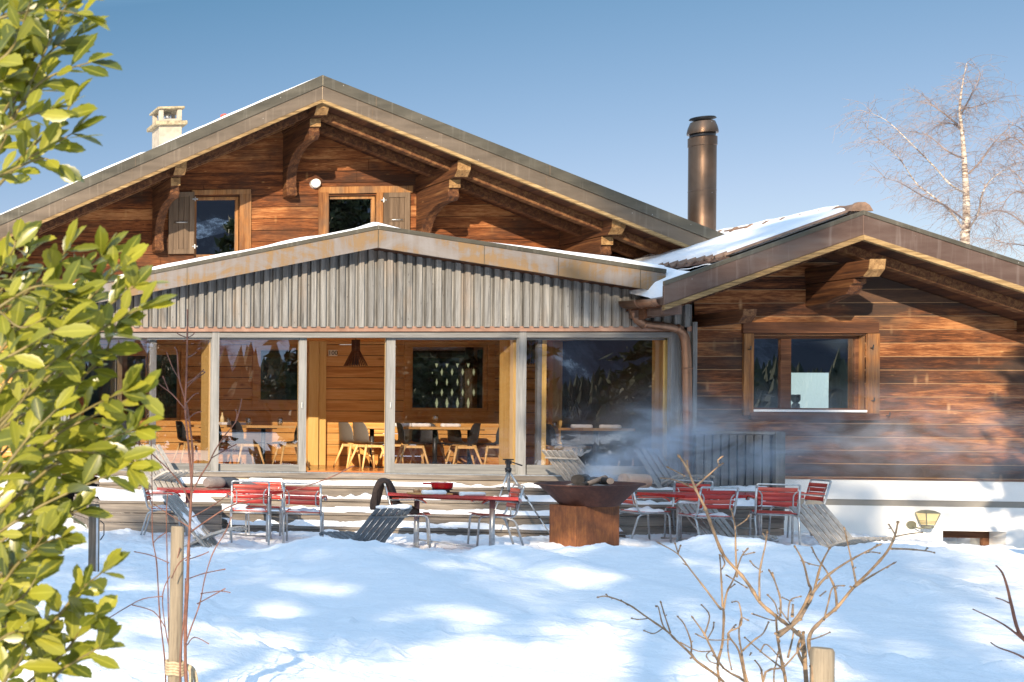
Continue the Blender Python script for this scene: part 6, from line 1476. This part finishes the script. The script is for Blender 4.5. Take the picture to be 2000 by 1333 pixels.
# bare shrub in the right foreground (traced stems, each with its own depth)
def zz(pts, ox=1150, oy=1000, k=2.353): return [(ox + x / k, oy + y / k) for x, y in pts]
SH = [ (zz([(1010,900),(1000,784),(985,600),(960,560),(900,510),(860,480),(790,420),(745,350),(700,290),(620,200),(570,80),(545,10)]) + [(1376,990),(1358,954),(1346,924),(1336,905),(1328,894)], 5.4, 0.0135),
 ([(1358,954),(1342,948),(1328,941),(1310,936),(1292,934)], 5.45, 0.006), ([(1358,951),(1380,932),(1400,914),(1411,906)], 5.42, 0.006), ([(1337,930),(1322,922),(1306,914)], 5.42, 0.005), ([(1346,924),(1343,912),(1342,902)], 5.44, 0.004), ([(1404,908),(1402,900),(1407,895)], 5.42, 0.0035),
 (zz([(900,900),(905,784),(885,680),(868,580),(860,480)]), 5.5, 0.013), (zz([(860,560),(930,520),(985,440),(1020,360),(1010,330),(985,230),(950,165)]), 5.3, 0.010),
 (zz([(870,575),(960,500),(1000,440),(1030,380),(1065,250),(1105,170)]), 5.2, 0.010), (zz([(1020,385),(1090,300),(1180,235),(1270,185),(1330,155)]), 5.2, 0.008), (zz([(1270,190),(1300,185),(1335,190)]), 5.2, 0.004), (zz([(1285,182),(1310,165),(1325,152)]), 5.2, 0.004),
 (zz([(1230,340),(1215,260),(1195,170),(1175,80)]), 5.35, 0.006), (zz([(680,300),(675,180),(672,70),(655,-10)]), 5.45, 0.006), (zz([(675,70),(720,40),(735,20)]), 5.45, 0.003),
 (zz([(1030,784),(1010,590),(1060,510),(1140,440),(1215,350),(1300,265),(1370,185),(1405,115),(1420,50)]), 5.25, 0.012), (zz([(1215,350),(1290,300),(1350,265),(1395,240)]), 5.3, 0.007), (zz([(1390,170),(1470,172),(1550,180),(1585,187)]), 5.2, 0.007), (zz([(1405,115),(1470,102),(1530,95)]), 5.2, 0.005), (zz([(1408,105),(1390,75),(1380,60)]), 5.2, 0.0035), (zz([(1545,180),(1555,168)]), 5.2, 0.004),
 (zz([(1140,440),(1130,350),(1090,270),(1050,215),(1025,165)]), 5.4, 0.007), (zz([(1060,250),(1020,240),(990,230)]), 5.4, 0.0035), (zz([(1080,500),(1100,420),(1120,350),(1165,340)]), 5.35, 0.005), (zz([(1010,590),(1060,575),(1105,555)]), 5.3, 0.005),
 (zz([(760,900),(720,784),(690,640),(640,560),(700,520),(690,420),(660,415)]), 5.6, 0.008), (zz([(730,784),(705,660),(690,560),(700,490),(725,495)]), 5.55, 0.007), (zz([(640,560),(640,640),(655,720)]), 5.6, 0.005), (zz([(705,640),(760,590),(800,560),(825,510)]), 5.5, 0.006), (zz([(640,560),(665,530),(675,520)]), 5.55, 0.003),
 (zz([(760,840),(620,720),(560,620),(530,560),(480,490)]), 5.7, 0.010), (zz([(530,570),(555,480),(520,430)]), 5.7, 0.005), (zz([(545,585),(570,540),(575,510)]), 5.7, 0.004), (zz([(490,560),(540,585),(590,590),(640,588)]), 5.65, 0.005),
 (zz([(640,900),(620,784),(500,690),(470,655),(400,590),(360,550),(260,480),(180,425),(90,390),(45,392)]), 5.8, 0.0105), (zz([(370,560),(340,520),(320,440),(310,435)]), 5.8, 0.005), (zz([(375,555),(350,480),(332,420)]), 5.8, 0.005), (zz([(470,655),(470,600),(440,520),(412,485)]), 5.8, 0.0055), (zz([(180,430),(150,408)]), 5.8, 0.003), (zz([(270,490),(230,495),(200,490)]), 5.8, 0.003), (zz([(340,535),(300,560),(258,548)]), 5.8, 0.0035), (zz([(420,600),(500,640),(560,640)]), 5.75, 0.005), (zz([(85,385),(80,380)]), 5.8, 0.003), (zz([(560,640),(540,660),(560,690),(600,700)]), 5.75, 0.003),
 (zz([(600,784),(615,600),(620,460),(600,440),(540,360),(470,270),(410,195),(330,148)]), 5.6, 0.0085), (zz([(412,195),(398,150)]), 5.6, 0.0035), (zz([(410,190),(420,160)]), 5.6, 0.0035), (zz([(620,450),(635,370),(665,310),(700,210),(725,175)]), 5.55, 0.006), (zz([(615,440),(610,330),(605,240),(602,200)]), 5.55, 0.006), (zz([(605,270),(625,240),(612,205)]), 5.55, 0.0035), (zz([(630,290),(720,345)]), 5.5, 0.005), (zz([(705,200),(755,188)]), 5.5, 0.0035), (zz([(650,350),(668,335)]), 5.5, 0.003),
 (zz([(785,410),(785,280),(810,160),(820,95)]), 5.35, 0.006), (zz([(783,265),(762,250),(745,230)]), 5.35, 0.003), (zz([(815,125),(800,100)]), 5.35, 0.003), (zz([(880,480),(880,400),(855,320),(832,275)]), 5.3, 0.006), (zz([(868,360),(845,285)]), 5.3, 0.003), (zz([(935,480),(938,430)]), 5.3, 0.009), (zz([(870,470),(855,420),(825,385)]), 5.3, 0.004), (zz([(915,500),(925,410),(970,390)]), 5.35, 0.004), (zz([(925,410),(892,395)]), 5.35, 0.003), (zz([(930,520),(880,450)]), 5.35, 0.004),
 (zz([(1000,784),(960,640),(985,560)]), 5.5, 0.015), (zz([(985,640),(985,560)]), 5.45, 0.016), (zz([(750,468),(830,495),(860,500)]), 5.35, 0.005), (zz([(800,784),(790,720),(765,685)]), 5.7, 0.009), (zz([(890,720),(800,650),(720,580)]), 5.6, 0.006), (zz([(900,700),(820,610),(790,640)]), 5.5, 0.004), (zz([(915,670),(940,560),(930,520)]), 5.45, 0.006), (zz([(800,784),(900,710),(985,610)]), 5.35, 0.009), (zz([(740,660),(745,650)]), 5.6, 0.003), (zz([(1090,365),(1065,385)]), 5.3, 0.003), (zz([(850,790),(860,700),(870,650)]), 5.45, 0.006)]
shr = thing('bare_shrub', 'leafless brown branching shrub rising from the snow in the right foreground', 'shrub', T(1530, 1560, 5.5))
bt = MB(); bud = MB(); rng = random.Random(4)
hub = T(1535, 1620, 5.45); hub.z = gz(hub.x, hub.y) - 0.05
for (pl_, t, r) in SH:
    n_ = len(pl_); pts = [T(x, y, t + 0.12 * math.sin(i * 0.9 + t * 7)) for i, (x, y) in enumerate(pl_)]
    if pl_[0][1] > 1320: pts.insert(0, hub.lerp(pts[0], 0.35) + Vector((rng.uniform(-.03, .03), 0, 0))); pts.insert(0, hub + Vector((rng.uniform(-.06, .06), rng.uniform(-.06, .06), 0)))
    sp = bez(pts, 4); N_ = len(sp); rr = [max(0.0024, r * 0.66 * (1 - 0.62 * i / (N_ - 1))) * (1.25 if (i % 5 == 0 and i) else 1.0) for i in range(N_)]
    bt.tube(sp, rr, 7)
    d = (sp[-1] - sp[-2]).normalized(); bud.tube([sp[-1] - d * 0.002, sp[-1] + d * 0.008, sp[-1] + d * 0.018], [rr[-1] * 1.1, rr[-1] * 1.7, 0.0006], 6)
    for i in range(4, N_ - 2, 5):
        if rng.random() < 0.5:
            s_ = Vector((rng.gauss(0, 1), rng.gauss(0, 1), rng.gauss(0, 1))).normalized(); bud.tube([sp[i], sp[i] + s_ * (rr[i] + 0.005) + d * 0.006, sp[i] + s_ * (rr[i] + 0.006) + d * 0.014], [rr[i] * 0.8, rr[i] * 0.8, 0.0005], 5)
bt.add(bud.v, bud.f); bt.build('branches', M['bark'], shr, True, fix=False)
# stake of the shrub
a = T(1606, 1266, 5.15); st = MB(); st.tube([(a.x, a.y, gz(a.x, a.y) - 0.1), (a.x, a.y, a.z - 0.012), (a.x, a.y, a.z)], [0.038, 0.037, 0.032], 20); tag(st.build('wooden_stake', M['post_wood'], None, 'auto'), 'sawn round stake with pale top beside the bare shrub', 'stake')
# post with rope on the left
a = T(347, 1028, 6.4); post = thing('round_post', 'weathered round timber post with rope tied low around it, beside the sapling', 'post', (a.x, a.y, gz(a.x, a.y)))
MB().tube([(a.x - 0.012, a.y, gz(a.x, a.y) - 0.1), (a.x, a.y, a.z - 0.01), (a.x, a.y, a.z)], [0.033, 0.031, 0.028], 22).build('post_shaft', M['post_wood'], post, 'auto')
rp = MB(); zc = T(340, 1305, 6.4).z
for k in range(5):
    z = zc + 0.028 - k * 0.014; rp.tube([(a.x - 0.008 + 0.039 * math.cos(q * .4), a.y + 0.039 * math.sin(q * .4), z + 0.004 * math.sin(q * 1.3)) for q in range(16)], 0.0075, 6, True)
q0 = Vector((a.x + 0.036, a.y - 0.02, zc + 0.02)); rp.tube(bez([q0, q0 + Vector((0.035, -0.01, -0.02)), q0 + Vector((0.05, -0.01, -0.09)), q0 + Vector((0.035, -0.01, -0.15))], 5), 0.011, 6); rp.tube(bez([q0, q0 + Vector((0.02, -0.02, -0.03)), q0 + Vector((0.02, -0.02, -0.10)), q0 + Vector((0.0, -0.02, -0.16))], 5), 0.011, 6)
rp.build('rope', M['rope'], post, True)
# sapling
SA = [([(368,1400),(363,1320),(362,1240),(366,1150),(368,1080),(372,1000),(374,950),(370,890),(362,800),(364,740),(366,650),(366,605)], 6.2, 0.0135), ([(355,1400),(352,1290),(360,1200),(362,1130)], 6.22, 0.010), ([(374,950),(376,880),(366,800),(350,740),(346,690),(342,680)], 6.2, 0.008), ([(362,800),(336,770),(312,752),(305,742)], 6.2, 0.005), ([(330,765),(318,735)], 6.2, 0.004), ([(350,740),(338,720),(325,688)], 6.2, 0.004),
 ([(362,760),(380,742),(400,728),(395,726)], 6.2, 0.0045), ([(362,790),(378,772),(388,768)], 6.2, 0.0045), ([(364,750),(385,735),(398,722)], 6.2, 0.004), ([(366,660),(352,655),(345,650)], 6.2, 0.003), ([(366,660),(376,655),(380,650)], 6.2, 0.003), ([(364,700),(374,695),(384,688)], 6.2, 0.003), ([(366,820),(380,808),(394,804)], 6.2, 0.003),
 ([(376,960),(392,930),(408,905),(420,880),(440,850),(460,825),(468,800),(472,780)], 6.15, 0.0065), ([(412,896),(430,885),(462,868)], 6.15, 0.004), ([(460,825),(463,810),(460,800)], 6.15, 0.003), ([(374,985),(345,935),(300,890),(275,868),(262,850)], 6.3, 0.006), ([(372,1040),(400,1020),(460,985),(560,962),(640,935),(690,910)], 6.1, 0.006), ([(370,1030),(330,1005),(300,985)], 6.25, 0.0045), ([(376,1010),(420,985),(460,955)], 6.15, 0.005),
 ([(330,1400),(322,1290),(312,1200),(306,1100),(298,1050),(297,960),(296,880),(294,850)], 6.5, 0.007), ([(336,1400),(330,1250),(328,1150),(326,1070),(325,1000),(328,960)], 6.45, 0.0065), ([(345,1333),(325,1240),(318,1160),(340,1110),(352,1070)], 6.4, 0.005), ([(362,1260),(372,1230),(390,1180),(400,1130),(416,1080),(440,1040),(452,1010)], 6.15, 0.0055), ([(392,1160),(430,1155),(450,1158)], 6.15, 0.0035), ([(385,1180),(440,1150)], 6.15, 0.003), ([(366,1260),(380,1245),(408,1258)], 6.15, 0.003), ([(318,1165),(280,1170),(250,1185),(212,1208)], 6.4, 0.004), ([(322,1225),(300,1195),(258,1182)], 6.4, 0.0035), ([(330,1100),(295,1085),(262,1078)], 6.4, 0.004), ([(370,1130),(400,1120),(440,1112)], 6.15, 0.0035), ([(362,1095),(392,1085),(408,1078)], 6.2, 0.0035), ([(300,1060),(310,1050),(325,1040)], 6.45, 0.003), ([(372,1085),(350,1100),(335,1130)], 6.25, 0.004)]
sap = thing('bare_sapling', 'thin reddish leafless sapling growing beside the roped post', 'sapling', T(362, 1480, 6.2)); mb = MB(); hub = T(360, 1480, 6.25); hub.z = gz(hub.x, hub.y) - 0.05
for (pl_, t, r) in SA:
    pts = [T(x, y, t + 0.05 * math.sin(i * 1.1)) for i, (x, y) in enumerate(pl_)]
    if pl_[0][1] > 1330: pts.insert(0, hub + Vector((rng.uniform(-.05, .05), rng.uniform(-.05, .05), 0)))
    sp = bez(pts, 4); N_ = len(sp); mb.tube(sp, [max(0.0024, r * 0.66 * (1 - 0.65 * i / (N_ - 1))) * (1.22 if i % 4 == 0 else 1) for i in range(N_)], 6)
mb.build('branches', M['bark_red'], sap, True, fix=False)
# twig at the right edge
tw = thing('red_twig', 'thin red brown twig reaching in at the right edge of the view', 'twig', T(2080, 1500, 5.0)); mb = MB()
for (pl_, r) in (([(2100,1560),(2060,1360),(2020,1270),(1990,1235),(1975,1180),(1968,1150),(1958,1120),(1945,1105)], 0.010), ([(2005,1255),(1960,1220),(1900,1190)], 0.006), ([(1975,1180),(1958,1172),(1945,1168)], 0.004), ([(2040,1310),(1990,1280),(1950,1265),(1935,1255)], 0.006), ([(2020,1270),(1985,1235)], 0.004)):
    sp = bez([T(x, y, 5.0) for x, y in pl_], 4); N_ = len(sp); mb.tube(sp, [max(0.0022, r * 0.8 * (1 - 0.7 * i / (N_ - 1))) for i in range(N_)], 6)
mb.build('branches', M['bark_red'], tw, True, fix=False)
# dark post with metal strip
b = T(184, 1117, 14.2); z0 = gz(b.x, b.y); dpst = thing('board_post', 'short dark weathered board post with a bright metal strip, in the snow behind the bush', 'post', (b.x, b.y, z0)); zt = T(184, 985, 14.2).z
MB().box(b.x - 0.055, b.x + 0.055, b.y, b.y + 0.05, z0 - 0.05, zt).build('post_board', M['post_dark'], dpst, bevel=0.006); MB().box(b.x + 0.015, b.x + 0.038, b.y - 0.006, b.y - 0.001, z0 - 0.03, zt - 0.02).build('metal_strip', M['zinc'], dpst)
MB().tube([(b.x + 0.06, b.y, zt - 0.18), (b.x + 0.10, b.y, zt - 0.22), (b.x + 0.10, b.y, zt - 0.34), (b.x + 0.06, b.y, zt - 0.40)], 0.006, 6).build('handle', M['black'], dpst, True)

# birches behind the wing
def birch(trunk, limbs, t, label, seed, tr=0.17):
    rng = random.Random(seed); b0 = T(*trunk[0], t); root = thing('birch_tree', label, 'tree', (b0.x, b0.y, 0), 'bare birches behind the wing')
    tm, cm = MB(), MB(); top = [T(x, y, t) for x, y in trunk]; pts = bez([Vector((b0.x + 0.3, b0.y, -0.1)), b0] + top[1:], 6); N_ = len(pts)
    tm.tube(pts, [max(0.008, tr * (1 - i / (N_ - 1)) ** 1.05) for i in range(N_)], 10)
    def twig(p, d, L, r, lev):
        n = 5; q = [p]; dd = d.normalized()
        for k in range(n):
            dd = (dd + Vector((rng.gauss(0, .16), rng.gauss(0, .16), rng.gauss(0, .12) - (0.16 if lev else 0.10)))).normalized(); q.append(q[-1] + dd * L / n)
        cm.tube(q, [max(0.0030, r * (1 - 0.75 * k / n)) for k in range(n + 1)], 3)
        if lev > 0:
            for k in range(rng.choice((3, 4, 5))):
                i = rng.randint(1, n); s_ = Vector((rng.gauss(0, 1), rng.gauss(0, 1), rng.gauss(0, .6))).normalized(); twig(q[i], (dd * 0.7 + s_ * 0.8), L * rng.uniform(0.35, 0.65), r * 0.55, lev - 1)
    for lb in limbs:
        lp = bez([T(x, y, t + rng.uniform(-0.3, 0.3) + dz) for (x, y), dz in zip(lb, np.cumsum([rng.uniform(-0.5, 0.5) for _ in lb]))], 6); N2 = len(lp); (tm if len(lb) > 5 else cm).tube(lp, [max(0.005, tr * 0.22 * (1 - 0.9 * i / (N2 - 1))) for i in range(N2)], 6)
        for i in range(2, N2):
            for _ in range(2):
                s_ = Vector((rng.gauss(0, 1), rng.gauss(0, 1), rng.gauss(0.25, .6))).normalized(); twig(lp[i], (lp[min(i+1, N2-1)] - lp[i-1]).normalized() * 0.6 + s_ * 0.8, rng.uniform(0.35, 0.95), 0.006, 1)
    for i in range(int(N_ * 0.25), N_):
        for _ in range(2):
            s_ = Vector((rng.gauss(0, 1), rng.gauss(0, 1), rng.gauss(0.2, .5))).normalized(); twig(pts[i], s_, rng.uniform(0.5, 1.3) * (1 - 0.45 * i / N_), 0.008, 1)
    tm.build('trunk', M['birch'], root, True, fix=False); cm.build('crown', M['twig'], root, fix=False)
def z4(p): return [(1400 + x / 2.667, 100 + y / 2.667) for x, y in p]
birch(z4([(1295,1060),(1298,940),(1300,800),(1292,620),(1280,450),(1266,300),(1282,160),(1303,62)]),
      [z4(q) for q in ([(1275,920),(1220,840),(1130,760),(1040,690),(950,560),(860,480),(775,395)], [(1290,740),(1210,690),(1130,600),(1000,470),(880,360),(765,312)], [(1310,930),(1360,850),(1385,740),(1440,660),(1560,590),(1660,560)], [(1310,640),(1370,580),(1420,510),(1480,440),(1600,330)], [(1260,390),(1190,330),(1120,280),(1075,230)], [(1272,330),(1310,260),(1345,190),(1372,140)], [(1285,560),(1200,520),(1100,440),(1010,420)], [(1290,880),(1180,800),(1080,760),(960,690),(870,660)], [(1275,300),(1350,290),(1440,260)], [(1280,420),(1230,380),(1170,380),(1120,410)])], 38, 'tall bare birch with a pale trunk behind the ridge of the wing', 3, 0.13)
birch(z4([(1760,1200),(1720,900),(1700,700),(1690,560),(1680,420)]), [z4(q) for q in ([(1720,900),(1640,760),(1570,650),(1500,600)], [(1700,700),(1620,520),(1540,450),(1480,480)], [(1740,1050),(1600,900),(1480,830),(1400,850)], [(1720,850),(1600,740),(1520,760),(1450,900)], [(1690,600),(1600,420),(1520,380)], [(1750,1100),(1620,1020),(1500,1000),(1430,980)])], 36, 'second bare birch whose drooping twigs enter at the right edge', 13, 0.13)

# ================================================================== SMOKE from the fire bowl
c0 = ctr
sx0_, sx1_ = c0.x - 0.35, P(2120, 900, YWW).x
sm = MB().box(sx0_, sx1_, c0.y - 1.0, YWW - 0.02, 0.55, 3.2)
so = sm.build('smoke', bpy.data.materials.new('wood_smoke'), None, False); tag(so, 'thin bluish wood smoke drifting right from the fire bowl', 'smoke', kind='stuff')
NS = NM.__new__(NM); NS.m = so.data.materials[0]; NS.m.use_nodes = True; NS.t = NS.m.node_tree; NS.t.nodes.clear(); NS.out = NS.n('OutputMaterial'); pv = NS.n('VolumePrincipled')
pv.inputs['Color'].default_value = (0.66, 0.82, 1.0, 1); pv.inputs['Anisotropy'].default_value = 0.0
geo = NS.n('NewGeometry'); sx = NS.n('SeparateXYZ'); NS.l(geo.outputs['Position'], sx.inputs[0]); X_, Y_, Z_ = sx.outputs
def curve(val, pts, lo, hi):          # piecewise profile along the drift; pts (t, value) with values scaled into 0..1
    u = NS.math('DIVIDE', NS.math('SUBTRACT', val, lo), hi - lo); r = NS.n('ValToRGB'); cr = r.color_ramp; cr.interpolation = 'EASE'
    while len(cr.elements) < len(pts): cr.elements.new(0.5)
    for e, (p_, v_) in zip(cr.elements, pts): e.position = p_; e.color = (v_, v_, v_, 1)
    NS.l(u, r.inputs[0]); return r.outputs[0]
Lx = sx1_ - sx0_
wv = NS.noise(NS.pos(False, (0.55, 0.6, 0.6)), 1.0, 3, 0.6); wob = NS.math('MULTIPLY', NS.math('SUBTRACT', wv, 0.5), 1.1)
zc_ = NS.math('ADD', NS.math('MULTIPLY', curve(X_, [(0.03, 0.10), (0.12, 0.30), (0.30, 0.60), (0.55, 0.60), (1.0, 0.55)], sx0_, sx1_), 1.2), c0.z - 0.15)
yc_ = NS.math('ADD', NS.math('MULTIPLY', curve(X_, [(0.03, 0.02), (0.2, 0.55), (0.4, 0.80), (1.0, 0.80)], sx0_, sx1_), YWW - c0.y), c0.y)
rd_ = NS.math('MULTIPLY', curve(X_, [(0.0, 0.12), (0.1, 0.22), (0.25, 0.42), (0.5, 0.62), (1.0, 0.75)], sx0_, sx1_), 1.0)
dz_ = NS.math('DIVIDE', NS.math('ADD', NS.math('SUBTRACT', Z_, zc_), wob), rd_); dy_ = NS.math('DIVIDE', NS.math('SUBTRACT', Y_, yc_), NS.math('MULTIPLY', rd_, 1.2))
d2 = NS.math('ADD', NS.math('MULTIPLY', dz_, dz_), NS.math('MULTIPLY', dy_, dy_)); fall = NS.math('POWER', 2.718, NS.math('MULTIPLY', d2, -1.3))
nz = NS.noise(NS.pos(False, (0.8, 1.3, 1.7), (0, R(14), 0)), 1.4, 5, 0.62, 1.1); puff = NS.ramp(nz, [(0.45, 0.0), (0.62, 1.0)])
amt = curve(X_, [(0.0, 0.0), (0.05, 0.42), (0.13, 0.70), (0.24, 1.0), (0.36, 0.80), (0.52, 0.26), (0.75, 0.11), (1.0, 0.05)], sx0_, sx1_)
den = NS.math('MULTIPLY', NS.math('MULTIPLY', NS.math('MULTIPLY', puff, fall), amt), 3.4)
NS.l(den, pv.inputs['Density']); NS.l(pv.outputs[0], NS.out.inputs['Volume'])

for o in list(COL.objects):
    if 'local_build' in o: del o['local_build']
